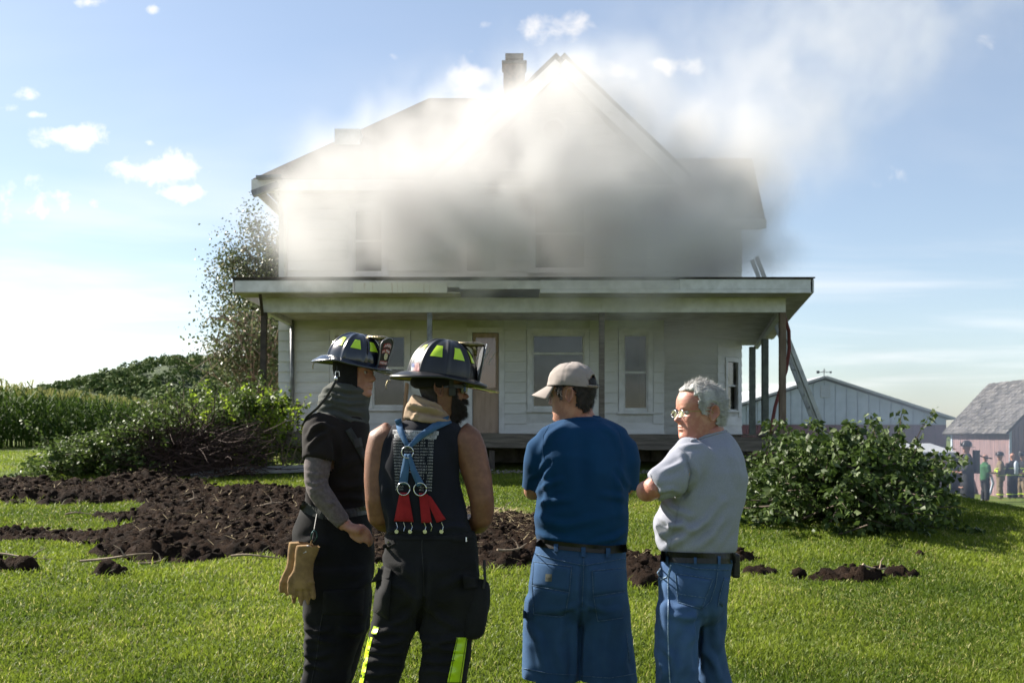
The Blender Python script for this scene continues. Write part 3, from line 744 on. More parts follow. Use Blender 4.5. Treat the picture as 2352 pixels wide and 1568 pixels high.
# ---------------------------------------------------------------- leaves
def leaves(name, C, size, tint, nrm=None, droop=.3, width=.62):
    """folded leaf blades at C"""
    n = len(C); d = rand_dirs(n, -.9, .5); d[:,2] -= droop; d /= np.linalg.norm(d, axis=1)[:,None]
    up = rand_dirs(n, -.2, 1); s = np.cross(d, up); s /= np.linalg.norm(s, axis=1)[:,None]+1e-9
    nn = np.cross(s, d)
    L = size[:,None]
    A = C; T = C+d*L; Lf = C+d*L*.42+s*L*width*.5+nn*L*.10; Rt = C+d*L*.42-s*L*width*.5+nn*L*.10
    V = np.stack([A, Lf, T, Rt], 1).reshape(-1, 3); k = np.arange(n)[:,None]*4
    Fc = np.concatenate([k+np.array([[0,2,1]]), k+np.array([[0,3,2]])], 0)
    me = np_mesh(name, V, Fc); leaf_attr(me, 'tint', tint, 4); return me
M_LEAF = leaf_mat('brush_leaf', (.022,.042,.009), (.075,.118,.026), .30, .5, .25, (.17,.21,.10))
M_LEAF2 = leaf_mat('heap_leaf', (.035,.062,.012), (.11,.16,.036), .35, .55, .25, (.22,.26,.14))
M_LEAFB = leaf_mat('bright_leaf', (.14,.22,.018), (.28,.37,.04), .5, .5, .2)
M_LEAFT = leaf_mat('tree_leaf', (.05,.068,.028), (.12,.14,.062), .32, .5, .4, (.19,.17,.10))
M_BARK = mat('bark', rgb(.10,.075,.055), rgb(.055,.042,.032), scale=10, rough=.9)
M_TWIG = mat('reddish_twig', rgb(.24,.145,.10), rgb(.14,.08,.055), scale=10, rough=.9)
def spray(start, dirv, L, r0, mb, pts_out, nleaf, rr, wob=.25, droop=.35, n=7, sides=4):
    p = np.array(start, float); d = np.array(dirv, float); d /= np.linalg.norm(d); pts = [p.copy()]
    for k in range(n):
        d = d+rr.normal(0, wob*.5, 3); d[2] -= droop/n; d /= np.linalg.norm(d); p = p+d*L/n; pts.append(p.copy())
    mb.tube([tuple(q) for q in pts], [r0*(1-.85*k/n) for k in range(n+1)], sides, caps=False)
    t = rr.random(nleaf)**.75*n
    i = np.minimum(t.astype(int), n-1); fr = (t-i)[:,None]; P0 = np.array(pts)
    pts_out.append(P0[i]*(1-fr)+P0[i+1]*fr+rr.normal(0, .035, (nleaf, 3)))
    return pts
def brush_pile(name, label, foot, nbr, nleaf, lsize, seed, m_leaf, Lr=(.6,1.5), up=(.1,.9), tops=(), group=None):
    """foot(rr) -> (start point, outward direction bias)"""
    rr = np.random.default_rng(seed); mb = MB(); pts = []
    for k in range(nbr):
        s, bias, sc = foot(rr)
        d = np.array([rr.normal(0, .6), rr.normal(0, .6), rr.uniform(*up)])+np.array(bias)
        spray(s, d, rr.uniform(*Lr)*sc, rr.uniform(.006, .016), mb, pts, nleaf, rr)
    for (s, e) in tops:
        d = np.array(e)-np.array(s); spray(s, d, np.linalg.norm(d), .008, mb, pts, 26, rr, wob=.12, droop=.02)
    C = np.concatenate(pts); gz = hz(C[:,0], C[:,1]); C[:,2] = np.maximum(C[:,2], gz+.03+.05*rr.random(len(C)))
    c0 = C.mean(0); t = thing(name, label, 'brush pile', (float(c0[0]), float(c0[1]), float(hz(c0[0], c0[1]))), group)
    mb.build('branch', M_BARK, t)['kind'] = 'stuff'
    ti = np.clip(rr.normal(.45, .22, len(C)), 0, .88); ti = np.where(rr.random(len(C)) < .09, .98, ti)
    o = link_mesh('foliage', leaves('foliage', C, lsize*rr.uniform(.6, 1.35, len(C)), ti), m_leaf, t); o['kind'] = 'stuff'
    return t
def foot_right(rr):
    u = rr.uniform(1772, 2085); w = (u-1772)/313
    x, y = gpos(u, rr.uniform(1165, 1215)+20*w); y += rr.uniform(-.3, 1.2)
    x = y*(u-1176)/F
    top = .95*(math.sin(math.pi*min(1, max(0, .12+.76*w)))**.5)
    z = float(hz(x, y))+top*rr.random()**.8
    return (x, y, z), ((w-.5)*.6, -.25, -.15), 1.0 if z-float(hz(x, y)) < .6 else .55
tp = lambda u0, v0, u1, v1, Y: (P(u0, v0, Y), P(u1, v1, Y))
pile = brush_pile('brush_pile', 'dark green pile of cut leafy branches on the lawn beside the ladder', foot_right, 400, 44, .088, 3, M_LEAF, (.4,1.0), (-.1,.75),
    [tp(2040,1060,2062,985,11.2), tp(1950,1060,1942,1006,11.2), tp(2030,1050,2010,1010,11), tp(2090,1070,2098,1020,11.4), tp(2145,1090,2150,1036,11.6), tp(1840,1050,1850,1012,11.6), tp(2050,1030,2040,998,11)])
def foot_left(rr):
    w = rr.random()**.85; x = -7.65+3.3*w; y = 16.9+1.1*w+rr.uniform(-.5, .8)
    top = (.30+1.08*w)*1.0
    return (x, y, float(hz(x, y))+top*rr.random()**.7), ((w-.6)*.5, -.4, 0), .8
lpile = brush_pile('brush_pile', 'long heap of cut leafy branches rising towards the porch corner post', foot_left, 620, 42, .078, 4, M_LEAF2, (.5,1.1), (-.05,.7))
# dead reddish brush
def twig_heap(name, label, c, n, spread, h, seed, m, L=(.5, 1.3)):
    rr = np.random.default_rng(seed); mb = MB()
    for k in range(n):
        s = (c[0]+rr.normal(0, spread), c[1]+rr.normal(0, .25), float(hz(c[0], c[1]))+h*rr.random()**1.2)
        spray(s, (rr.normal(0, 1), rr.normal(-.2, .4), rr.normal(.1, .3)), rr.uniform(*L), rr.uniform(.004, .011), mb, [], 0, rr, wob=.3, droop=.1, n=5, sides=3) if False else None
        d = np.array([rr.normal(0, 1), rr.normal(-.2, .4), rr.normal(.08, .32)]); d /= np.linalg.norm(d); p = np.array(s); pts = [p]
        for j in range(4):
            d = d+rr.normal(0, .12, 3); d /= np.linalg.norm(d); p = p+d*rr.uniform(*L)/4; pts.append(p)
        mb.tube([tuple(q) for q in pts], [.009,.008,.006,.004,.002], 3, caps=False)
    t = thing(name, label, 'dead brush', (c[0], c[1], float(hz(c[0], c[1]))))
    o = mb.build('twig', m, t); o['kind'] = 'stuff'
    return t
M_DEAD = mat('dead_brush', rgb(.055,.03,.022), rgb(.028,.016,.012), scale=8, rough=.95)
xx, yy = -5.3, 16.9
twig_heap('dead_brush', 'tangle of dark reddish dead twigs in front of the leafy heap', (xx, yy), 700, .5, .8, 9, M_DEAD)
# bright young shrub beside the porch post
def shrub(name, label, base, stems, nl, size, m, seed, spread=.45, Ls=(1.0,1.7)):
    rr = np.random.default_rng(seed); mb = MB(); pts = []
    for k in range(stems):
        a = rr.uniform(0, 6.28); s = (base[0]+.25*math.cos(a), base[1]+.2*math.sin(a), base[2])
        spray(s, (math.cos(a)*spread, math.sin(a)*spread*.6, 1.0), rr.uniform(*Ls), .013, mb, pts, nl, rr, wob=.2, droop=.05)
    C = np.concatenate(pts); t = thing(name, label, 'shrub', base)
    o = mb.build('stem', M_STICK, t); o['kind'] = 'stuff'
    o = link_mesh('foliage', leaves('foliage', C, size*rr.uniform(.6, 1.3, len(C)), np.clip(rr.normal(.5, .25, len(C)), 0, 1), droop=.1), m, t); o['kind'] = 'stuff'
    return t
bx_, by_ = wx(560, 17.7), 17.7
shrub('shrub', 'bright yellow-green young shrub growing at the porch corner', (bx_, by_, float(hz(bx_, by_))), 34, 80, .08, M_LEAFB, 5, .36, (1.0, 1.75))
shrub('shrub', 'low green shrub under the porch edge beside the corner post', (wx(640, 17.6), 17.75, float(hz(wx(640,17.6), 17.75))), 14, 40, .07, M_LEAFB, 6, .5, (.7, 1.2))
shrub('shrub', 'tall mid-green bush between the corn and the porch', (wx(470, 18.8), 18.8, float(hz(wx(470,18.8), 18.8))), 60, 60, .08, M_LEAF2, 7, .55, (1.1, 1.75))
# ---------------------------------------------------------------- tree behind the house
def big_tree(name, label, base, ctr, rad, nb, nl, lsize, m, seed, bark, clumps=22):
    rr = np.random.default_rng(seed); t = thing(name, label, 'tree', base)
    mb = MB(); base = np.array(base); ctr = np.array(ctr); rad = np.array(rad)
    tk = [base, base+(ctr-base)*.35+rr.normal(0,.1,3), base+(ctr-base)*.75+rr.normal(0,.15,3), ctr+np.array([0,0,rad[2]*.7])]
    mb.tube([tuple(q) for q in tk], [.16,.13,.09,.02], 8); mb.build('trunk', bark, t, smooth=True)
    mb = MB(); C = []
    for k in range(nb):
        f = rr.uniform(.25, 1); s = base+(ctr-base)*(.3+.7*f)+np.array([0,0,rad[2]*.5*f]) if False else base+(tk[3]-base)*rr.uniform(.22, .92)
        v = rr.normal(0, 1, 3); v /= np.linalg.norm(v); e = ctr+v*rad*rr.uniform(.65, 1.0)
        m1 = (s+e)/2+np.array([0,0,.35])+rr.normal(0, .2, 3)
        mb.tube([tuple(s), tuple(m1), tuple(e)], [.04,.022,.006], 4, caps=False)
        nn = nl//nb; q = rr.random(nn)**.5
        pth = np.where((q < .5)[:,None], s+(m1-s)*(q*2)[:,None], m1+(e-m1)*((q-.5)*2)[:,None])
        C.append(pth+rr.normal(0, .22, (nn, 3))*np.array([1,1,1.1])*(.4+q[:,None]))
        if k % 2 == 0:
            e2 = e+rr.normal(0, .35, 3)-np.array([0,0,.4]); mb.tube([tuple(m1), tuple((m1+e2)/2), tuple(e2)], [.018,.012,.004], 3, caps=False)
    br = mb.build('limb', bark, t); br['kind'] = 'stuff'
    C = np.concatenate(C); ti = np.clip(rr.normal(.45, .22, len(C)), 0, .88); ti = np.where(rr.random(len(C)) < .12, .98, ti)
    o = link_mesh('crown', leaves('crown', C, lsize*rr.uniform(.6, 1.4, len(C)), ti), m, t); o['kind'] = 'stuff'
    return t
M_TBARK = mat('tree_bark', rgb(.30,.215,.17), rgb(.18,.125,.095), scale=8, rough=.9)
TY = 32.0
big_tree('tree', 'tall loose-crowned tree with drooping grey-green leaves behind the house', (wx(640,TY), TY, .9), P(612, 660, TY), (1.9, 1.7, 2.45), 70, 27000, .10, M_LEAFT, 12, M_TBARK)
big_tree('tree', 'half-bare tree with reddish dead branches beyond the porch post', (wx(585,29), 29.0, .9), P(568, 790, 29), (1.45, 1.2, 1.35), 60, 4200, .11, M_LEAFT, 13, M_TBARK)
# ---------------------------------------------------------------- corn
M_CORN = leaf_mat('corn_leaf', (.030,.062,.010), (.085,.14,.024), .35, .7, .15, (.26,.24,.09))
def corn_field():
    rr = np.random.default_rng(21); Vs, Fs, Ts = [], [], []; base = 0
    def plant(H):
        V, Fc, T = [], [], []
        def strip(pts, w, tn):
            o = len(V)
            for k, (p, s) in enumerate(pts): V.append(p-s*w[k]); V.append(p+s*w[k]); T.extend([tn, tn])
            for k in range(len(pts)-1): Fc.append((o+2*k, o+2*k+1, o+2*k+3, o+2*k+2))
        for s in (np.array([1,0,0]), np.array([0,1,0])):
            strip([(np.array([0,0,0.]), s), (np.array([0,0,H*.9]), s)], [.018,.010], .35)
        for k in range(11):
            z = H*(.12+.075*k); a = (k % 2)*math.pi+rr.normal(0, .5); d = np.array([math.cos(a), math.sin(a), 0]); s = np.array([-d[1], d[0], 0]); L = rr.uniform(.5, .85)
            strip([(np.array([0,0,z]), s), (np.array([0,0,z+L*.35])+d*L*.3, s), (np.array([0,0,z+L*.3])+d*L*.65, s), (np.array([0,0,z-L*.05])+d*L*.95, s)], [.02,.045,.035,.004], np.clip(rr.normal(.45,.18)-(.3 if k < 3 else 0)+(.35 if k < 2 and rr.random() < .5 else 0), 0, .85))
        for k in range(6):
            a = rr.uniform(0, 6.28); d = np.array([math.cos(a)*.35, math.sin(a)*.35, 1]); s = np.array([-math.sin(a), math.cos(a), 0])
            strip([(np.array([0,0,H*.88]), s), (np.array([0,0,H*.88])+d*.32, s)], [.008,.010], .97)
        return np.array(V), np.array(Fc), np.array(T)
    protos = [plant(h) for h in (2.3, 2.45, 2.55, 2.4, 2.6)]
    for row in range(7):
        y = 30.0
        while y < 150:
            x = -19.0-.095*(y-36)-row*.75+rr.normal(0, .06)
            V, Fc, T = protos[rr.integers(5)]; a = rr.uniform(0, 6.28); c, s = math.cos(a), math.sin(a); k = rr.uniform(.94, 1.06)
            W = V.copy(); W[:,0] = (V[:,0]*c-V[:,1]*s)*k+x; W[:,1] = (V[:,0]*s+V[:,1]*c)*k+y; W[:,2] = V[:,2]*k+float(hz(x, y))-.02
            Vs.append(W); Fs.append(Fc+base); Ts.append(T); base += len(W)
            y += (.21 if y < 60 else .5)*(1+.3*rr.random())*(1.0 if row < 4 else 1.6)
    me = np_mesh('corn', np.concatenate(Vs), np.concatenate(Fs)); at = me.attributes.new('tint', 'FLOAT', 'POINT'); at.data.foreach_set('value', np.concatenate(Ts).astype(np.float32))
    return me
corn = link_mesh('corn', corn_field(), M_CORN); tag(corn, 'tall tasselled corn standing in rows at the field edge', 'corn', kind='stuff')
# ---------------------------------------------------------------- wooded hill and far trees
M_WOODS = mat('far_woods', rgb(.055,.085,.030), rgb(.022,.042,.016), scale=.25, detail=8, rough=.95, bump=1.0, bscale=1.2, bdist=1.5, contrast=(.3,.7))
def hillz(x, y): return 42*np.exp(-((x+205)/120)**2-((y-640)/130)**2)*(1+.12*vnoise(x*.02, y*.02, 0, 51))+14*np.exp(-((x+60)/140)**2-((y-700)/120)**2)
hx, hy = np.meshgrid(np.linspace(-520, 240, 60), np.linspace(470, 900, 40)); hv = np.stack([hx, hy, hillz(hx, hy)-.5], -1).reshape(-1, 3)
ii = np.arange(hx.size).reshape(hx.shape); fq = np.stack([ii[:-1,:-1], ii[:-1,1:], ii[1:,1:], ii[1:,:-1]], -1).reshape(-1, 4)
hill = link_mesh('hill', np_mesh('hill', hv, fq, True), M_WOODS); tag(hill, 'low wooded hill beyond the corn field', 'hill', kind='structure')
def far_crowns(name, x, y, z, r_, per, seed, m):
    """loose leafy crowns made of many small leaf sprays"""
    rr = np.random.default_rng(seed); n = len(x); d = rr.normal(0, 1, (n, per, 3)); d[...,2] = np.abs(d[...,2])*1.1-.25; d /= np.linalg.norm(d, axis=2)[...,None]
    k = rr.uniform(.75, 1.08, (n, per))[...,None]; C = np.stack([x, y, z], -1)[:,None,:]+d*k*r_[:,None,None]
    nn = d.reshape(-1, 3)+rr.normal(0, .35, (n*per, 3)); nn /= np.linalg.norm(nn, axis=1)[:,None]; C = C.reshape(-1, 3)
    a_ = np.cross(nn, rr.normal(0, 1, nn.shape)); a_ /= np.linalg.norm(a_, axis=1)[:,None]; b_ = np.cross(nn, a_); s_ = (np.repeat(r_, per)*rr.uniform(.16, .34, n*per))[:,None]
    V = np.stack([C-a_*s_, C-b_*s_*.7, C+a_*s_, C+b_*s_*.8], 1).reshape(-1, 3); me = np_mesh(name, V, np.arange(len(V)).reshape(-1, 4))
    leaf_attr(me, 'tint', np.clip(np.repeat(rr.normal(.5, .2, n), per)+rr.normal(0, .12, n*per), 0, .88), 4)
    return link_mesh(name, me, m)
M_FARLEAF = leaf_mat('far_leaf', (.040,.070,.020), (.105,.145,.045), .15, .8, .1)
n = 2400; x = rng.uniform(-430, 160, n); y = rng.uniform(500, 665, n); h = hillz(x, y); k = h > 3; x, y, h = x[k], y[k], h[k]
r_ = rng.uniform(2.4, 4.6, len(x))
woods = far_crowns('woodland', x, y, h+r_*.5, r_, 52, 61, M_FARLEAF)
tag(woods, 'dense dark green trees covering the far hill', 'woods', kind='stuff')
x = np.concatenate([rng.uniform(120, 620, 420)]); y = rng.uniform(720, 800, len(x)); r_ = rng.uniform(3, 5, len(x))
tl = far_crowns('treeline', x, y, r_*.6-1, r_, 36, 63, M_FARLEAF)
tag(tl, 'thin line of trees along the far horizon behind the barns', 'treeline', kind='stuff')
# edging and gravel bed at the corner of the porch
M_EDGE = mat('grey_edging', rgb(.30,.29,.28), rgb(.17,.165,.16), scale=6, rough=.8, bump=.3, stretch=(.3,1,1))
et = thing('edging', 'weathered grey curved plank edging on the ground below the porch', 'edging', (wx(520,17.0), 17.0, float(hz(wx(520,17.0), 17.0))))
for j, (z_, o_) in enumerate(((.05, 0), (.11, .10))):
    pts = []
    for t in np.linspace(0, 1, 14):
        u = 442+330*t; Y = 16.45+.75*math.sin(min(1, t*1.9)*1.57)+o_; x = wx(u, Y); pts.append((x, Y, float(hz(x, Y))+z_-.06*(1-min(1, t*4))))
    MB().tube(pts, .07, 6, flat=.5).build('plank', M_EDGE, et)
x = rng.uniform(wx(560,17.5), wx(1700,17.5), 900); y = rng.uniform(17.35, 17.95, 900); r_ = rng.uniform(.012, .035, 900)
gv = link_mesh('pebble', blob_mesh('pebble', np.stack([x, y, hz(x, y)+r_*.4], -1), np.stack([r_,r_,r_*.7], -1), 71, .3, 1.2), M_GRAVEL); tag(gv, 'grey pebbles in the bed along the porch', 'gravel', kind='stuff')

ft = thing('tree', 'small round tree far off beyond the end of the barn', 'tree', (float(P(2143,0,420)[0]), 420.0, -.5))
o = far_crowns('crown', np.array([P(2143,0,420)[0]]*5)+np.array([0,1.2,-1.3,.6,-.4]), np.array([420.]*5), np.array([9.2,8.2,8.0,6.8,10.2]), np.array([2.0,1.6,1.6,2.2,1.4]), 120, 77, M_FARLEAF); o['kind'] = 'stuff'; o.parent = ft; o.location = -Vector(ft.location)
MB().tube([(ft.location.x,420,-.5),(ft.location.x,420,8)], [.25,.1], 6).build('trunk', M_TBARK, ft)
# ------------------------------------------------------------------ barns, ladder, hose
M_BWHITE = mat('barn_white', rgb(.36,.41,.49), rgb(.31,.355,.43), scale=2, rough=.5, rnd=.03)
M_BRED = mat('barn_maroon', rgb(.13,.045,.06), rgb(.10,.035,.045), scale=2, rough=.55, rnd=.04)
M_BROOF = mat('barn_roof', rgb(.30,.31,.33), rgb(.36,.37,.38), scale=3, rough=.5)
BY = 55.0
bx0, bxp, bx1 = P(1612,0,BY)[0], P(1893,0,BY)[0], P(2174,0,BY)[0]
bzp, bze, bzm, bzg = P(0,872,BY)[2], P(0,963,BY)[2], P(0,974,BY)[2], -1.0
barn = thing('barn', 'broad white gabled metal barn with maroon lower wall', 'barn', (bxp, BY, bzg))
bk = MB(); L_ = 24
bk.add([(bx0,BY+.06,bzg),(bx1,BY+.06,bzg),(bx1,BY+.06,bze),(bxp,BY+.06,bzp),(bx0,BY+.06,bze),(bx0,BY+L_,bzg),(bx1,BY+L_,bzg),(bx1,BY+L_,bze),(bxp,BY+L_,bzp),(bx0,BY+L_,bze)],
       [(0,1,2,3,4),(5,9,8,7,6),(0,5,6,1),(1,6,7,2),(0,4,9,5)])
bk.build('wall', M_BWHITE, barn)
np_ = 22; pw_ = (bx1-bx0)/np_
for k in range(np_):
    xa, xb = bx0+k*pw_, bx0+(k+1)*pw_-.02
    top = lambda x: bze+(bzp-bze)*(1-abs(x-bxp)/(bx1-bxp))
    m = MB(); 
    xs = sorted({xa, xb, *([bxp] if xa < bxp < xb else [])})
    for a, c in zip(xs[:-1], xs[1:]):
        m.add([(a,BY,bzm),(c,BY,bzm),(c,BY,top(c)),(a,BY,top(a)),(a,BY+.05,bzm),(c,BY+.05,bzm),(c,BY+.05,top(c)),(a,BY+.05,top(a))], [(0,1,2,3),(4,7,6,5),(0,4,5,1),(1,5,6,2),(3,2,6,7),(0,3,7,4)])
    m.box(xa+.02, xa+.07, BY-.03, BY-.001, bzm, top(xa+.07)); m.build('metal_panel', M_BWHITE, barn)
    MB().box(xa, xb, BY-.02, BY+.04, bzg, bzm-.03).build('lower_panel', M_BRED, barn)
ov = .35
for s, xe in ((-1, bx0), (1, bx1)):
    sl = (bzp-bze)/(bx1-bxp)
    pl = [(bxp,BY-.3,bzp+.1),(xe+s*ov,BY-.3,bze+.1-sl*ov),(xe+s*ov,BY+L_,bze+.1-sl*ov),(bxp,BY+L_,bzp+.1)]
    if s > 0: pl = [pl[1], pl[0], pl[3], pl[2]]
    MB().slab(pl, .12).build('roof_slope', M_BROOF, barn)
x0, _, z1 = P(1884,885,BY); x1, _, z0 = P(1906,913,BY)
vt = MB().box(x0, x1, BY-.05, BY-.032, z0, z1).build('louvre', M_BROOF, barn)
for k in range(6): MB().box(x0+.04, x1-.04, BY-.075, BY-.051, z0+.05+k*(z1-z0)/6.4, z0+.1+k*(z1-z0)/6.4).build('slat', M_BWHITE, vt)
wv = MB(); wv.tube([(bxp,BY,bzp+.1),(bxp,BY,bzp+.62)], .02, 6).tube([(bxp-.38,BY,bzp+.42),(bxp+.38,BY,bzp+.42)], .018, 6).tube([(bxp,BY-.25,bzp+.5),(bxp,BY+.25,bzp+.5)], .018, 6)
wv.box(bxp-.42, bxp-.26, BY-.01, BY+.01, bzp+.35, bzp+.5).box(bxp+.3, bxp+.42, BY-.01, BY+.01, bzp+.37, bzp+.47)
wv.build('weathervane', M_BLACKMETAL, barn)
# low hog shed behind the brush pile
hy0 = 43.0; hxa, hxb = P(1984,0,hy0)[0], P(2186,0,hy0)[0]; hze = P(0,1041,hy0)[2]
M_OLDRED = mat('old_red_boards', rgb(.21,.135,.135), rgb(.14,.095,.10), scale=3, detail=6, rough=.85, stretch=(4,4,.5), rnd=.12, bump=.2)
hog = thing('low_shed', 'low red board shed with white eave between barn and brush pile', 'shed', ((hxa+hxb)/2, hy0+1, -1.0))
MB().box(hxa+.1, hxb-.1, hy0+.05, hy0+2.4, -1.05, hze).build('wall', M_OLDRED, hog)
for k in range(20):
    w = (hxb-hxa-.2)/20; MB().box(hxa+.1+k*w, hxa+.1+(k+1)*w-.015, hy0, hy0+.045, -1.03, hze-.02).build('plank', M_OLDRED, hog)
MB().slab([(hxa-.15,hy0-.25,hze+.06),(hxb+.15,hy0-.25,hze+.06),(hxb+.15,hy0+2.6,hze+.42),(hxa-.15,hy0+2.6,hze+.42)], .06).build('roof', M_BROOF, hog)
MB().box(hxa-.15, hxb+.15, hy0-.29, hy0-.252, hze-.06, hze+.05).build('eave_board', M_BWHITE, hog)
# old shed with shingled roof
M_SHING = mat('old_shingle', rgb(.10,.095,.09), rgb(.045,.042,.042), scale=7, rough=.9, rnd=.55, bump=.3)
sx0, sy0, sy1, sze, szr, sg = 19.5, 39.0, 44.2, 1.87, 3.77, -1.05
shed = thing('shed', 'old faded red plank shed with mossy shingle roof', 'shed', (21.3, 41.5, sg)); sxr = 21.3; sx1_ = 23.1
b = MB(); b.add([(sx0+.04,sy0+.04,sg),(sx1_,sy0+.04,sg),(sx1_,sy0+.04,sze),(sxr,sy0+.04,szr),(sx0+.04,sy0+.04,sze),(sx0+.04,sy1,sg),(sx1_,sy1,sg),(sx1_,sy1,sze),(sxr,sy1,szr),(sx0+.04,sy1,sze)],
               [(0,1,2,3,4),(5,9,8,7,6),(0,5,6,1),(1,6,7,2),(0,4,9,5)]); b.build('wall', M_OLDRED, shed)
for k in range(29):
    w = (sy1-sy0)/29; MB().box(sx0, sx0+.035, sy0+k*w, sy0+(k+1)*w-.014, sg+.05, sze-.05-.02*(k % 3)).build('plank', M_OLDRED, shed)
for k in range(20):
    w = (sx1_-sx0)/20; xa = sx0+k*w; xc = xa+w/2; zt = sze+(szr-sze)*(1-abs(xc-sxr)/(sxr-sx0))-.1
    MB().box(xa, xa+w-.014, sy0, sy0+.036, sg+.05, zt).build('gable_plank', M_OLDRED, shed)
MB().box(sx0-.03, sx0+.06, sy0-.03, sy0-.001, sg, sze-.03).build('corner_board', M_BWHITE, shed)
MB().box(sx0-.03, sx0-.002, sy1-.15, sy1, sg, sze-.05).build('corner_board', M_BWHITE, shed)
sl = (szr-sze)/(sxr-sx0); exl = sx0-.3; ezl = sze-.3*sl
b = MB(); b.slab([(exl,sy0-.3,ezl),(sxr,sy0-.3,szr),(sxr,sy1+.3,szr),(exl,sy1+.3,ezl)], .08).slab([(sxr,sy0-.3,szr),(sx1_+.3,sy0-.3,ezl),(sx1_+.3,sy1+.3,ezl),(sxr,sy1+.3,szr)], .08)
sroof = b.build('roof', M_WOODDARK, shed)
nr, nc = 15, 20; sd = Vector((sxr-exl, 0, szr-ezl)); sn = Vector((-sd.z, 0, sd.x)).normalized(); su = sd.normalized(); SL = sd.length
sh_me = []
for v_ in range(4):
    w = (sy1-sy0+.6)/nc; me = bpy.data.meshes.new('shingle'); t_ = .014+.006*v_; l_ = SL/nr+.03
    me.from_pydata([(0,0,t_),(0,w-.012,t_),(l_,w-.012,.006),(l_,0,.006),(0,0,.001),(0,w-.012,.001),(l_,w-.012,.001),(l_,0,.001)], [], [(3,2,1,0),(4,5,6,7),(0,1,5,4),(1,2,6,5),(2,3,7,6),(3,0,4,7)])
    me.transform(Matrix(((su.x,0,sn.x,0),(0,1,0,0),(su.z,0,sn.z,0),(0,0,0,1)))); me.materials.append(M_SHING); sh_me.append(me)
rr = random.Random(3)
for r_i in range(nr):
    for c_i in range(nc):
        p = Vector((exl, sy0-.3+c_i*(sy1-sy0+.6)/nc+(.1 if r_i % 2 else 0)*0, ezl))+su*(SL*r_i/nr+rr.uniform(-.02,.02))+sn*(.004+.003*(r_i % 2))
        o = bpy.data.objects.new('shingle', rr.choice(sh_me)); COL.objects.link(o); o.parent = sroof; o.location = p-worldloc(sroof); o.rotation_euler = (R(rr.uniform(-1.5,1.5)), 0, R(rr.uniform(-1,1)))
# ladder leaning against the porch side
M_ALU = mat('grey_aluminium', rgb(.34,.36,.37), rgb(.26,.27,.28), scale=5, rough=.4, metal=.6)
la, lb = Vector(P(1905,1035,22.0)), Vector(P(1732,593,22.0)); lg = float(hz(la.x, 22.0)); dd = (lb-la).normalized(); la = la-dd*((la.z-lg)/dd.z)
lad = thing('ladder', 'grey aluminium extension ladder leaning on the porch roof', 'ladder', tuple(la))
for dy_ in (-.2, .2): MB().beam(la+Vector((0,dy_,0)), lb+Vector((0,dy_,0)), .03, .09).build('rail', M_ALU, lad)
n_ = int((lb-la).length/.3)
for k in range(1, n_):
    p = la+dd*.3*k; MB().tube([p+Vector((0,-.19,0)), p+Vector((0,.19,0))], .016, 8).build('rung', M_ALU, lad)
MB().beam(la+dd*1.2+Vector((-.07,-.16,.02)), la+dd*3.6+Vector((-.07,-.16,.02)), .025, .07).build('fly_rail', M_ALU, lad)
MB().beam(la+dd*1.2+Vector((-.07,.16,.02)), la+dd*3.6+Vector((-.07,.16,.02)), .025, .07).build('fly_rail', M_ALU, lad)
M_HOSE = mat('red_hose', rgb(.17,.045,.045), rgb(.11,.03,.03), rough=.7)
hp = [P(1802,728,18.6), P(1812,760,18.7), P(1813,800,18.8), P(1806,850,18.9), P(1793,890,19), P(1780,935,19.1), P(1772,980,19.1), P(1768,1003,19.1)]
ho = MB().tube(hp, .035, 8).build('hose', M_HOSE, smooth=True, loc=P(1768,1003,19.1)); tag(ho, 'dull red hose hanging from the porch roof to the deck', 'hose')
# dark finial stand on the porch
fs_ = thing('plant_stand', 'thin black turned stand on the porch beside the downpipe', 'stand', (wx(684,19.6), 19.6, DECK))
sxp = wx(684, 19.6)
MB().tube([(sxp,19.6,DECK),(sxp,19.6,DECK+.55)], .02, 8).build('shaft', M_BLACKMETAL, fs_)
for k in range(7): MB().tube([(sxp,19.6,DECK+.06*k+.04),(sxp,19.6,DECK+.06*k+.07)], .045, 10).build('ring', M_BLACKMETAL, fs_)
MB().tube([(sxp,19.6,DECK+.55),(sxp,19.6,DECK+.58)], .085, 12).build('tray', M_BLACKMETAL, fs_)
# plank leaning by the first window
lp = MB().beam(P(926,985,20.1), P(935,880,20.3), .05, .09).build('plank', mat('new_plank', rgb(.42,.26,.15), rgb(.34,.2,.11), scale=6, rough=.7, stretch=(2,2,.4)), loc=P(926,985,20.1))
tag(lp, 'narrow tan plank leaning against the wall beside the front window', 'plank')
# ------------------------------------------------------------------ people: tools
from mathutils.bvhtree import BVHTree
def proj(V): return 1176+F*V[:,0]/V[:,1], HV-F*(V[:,2]-EYE)/V[:,1]
def ring(c, a, b_, n=32, ex=2.3, yaw=0.0, tilt=0.0, tilty=0.0):
    out = []
    for k in range(n):
        t = 2*math.pi*k/n; cs, sn = math.cos(t), math.sin(t)
        x = a*math.copysign(abs(cs)**(2/ex), cs); y = b_*math.copysign(abs(sn)**(2/ex), sn)
        out.append((c[0]+x*math.cos(yaw)-y*math.sin(yaw), c[1]+x*math.sin(yaw)+y*math.cos(yaw), c[2]+x*tilt+y*tilty))
    return out
def loft(mb, rings):
    n = len(rings[0]); vs_ = [p for r_ in rings for p in r_]; fs_ = []
    for i in range(len(rings)-1):
        for k in range(n): fs_.append((i*n+k, i*n+(k+1)%n, (i+1)*n+(k+1)%n, (i+1)*n+k))
    fs_.append(tuple(range(n-1, -1, -1))); fs_.append(tuple((len(rings)-1)*n+k for k in range(n)))
    return mb.add(vs_, fs_)
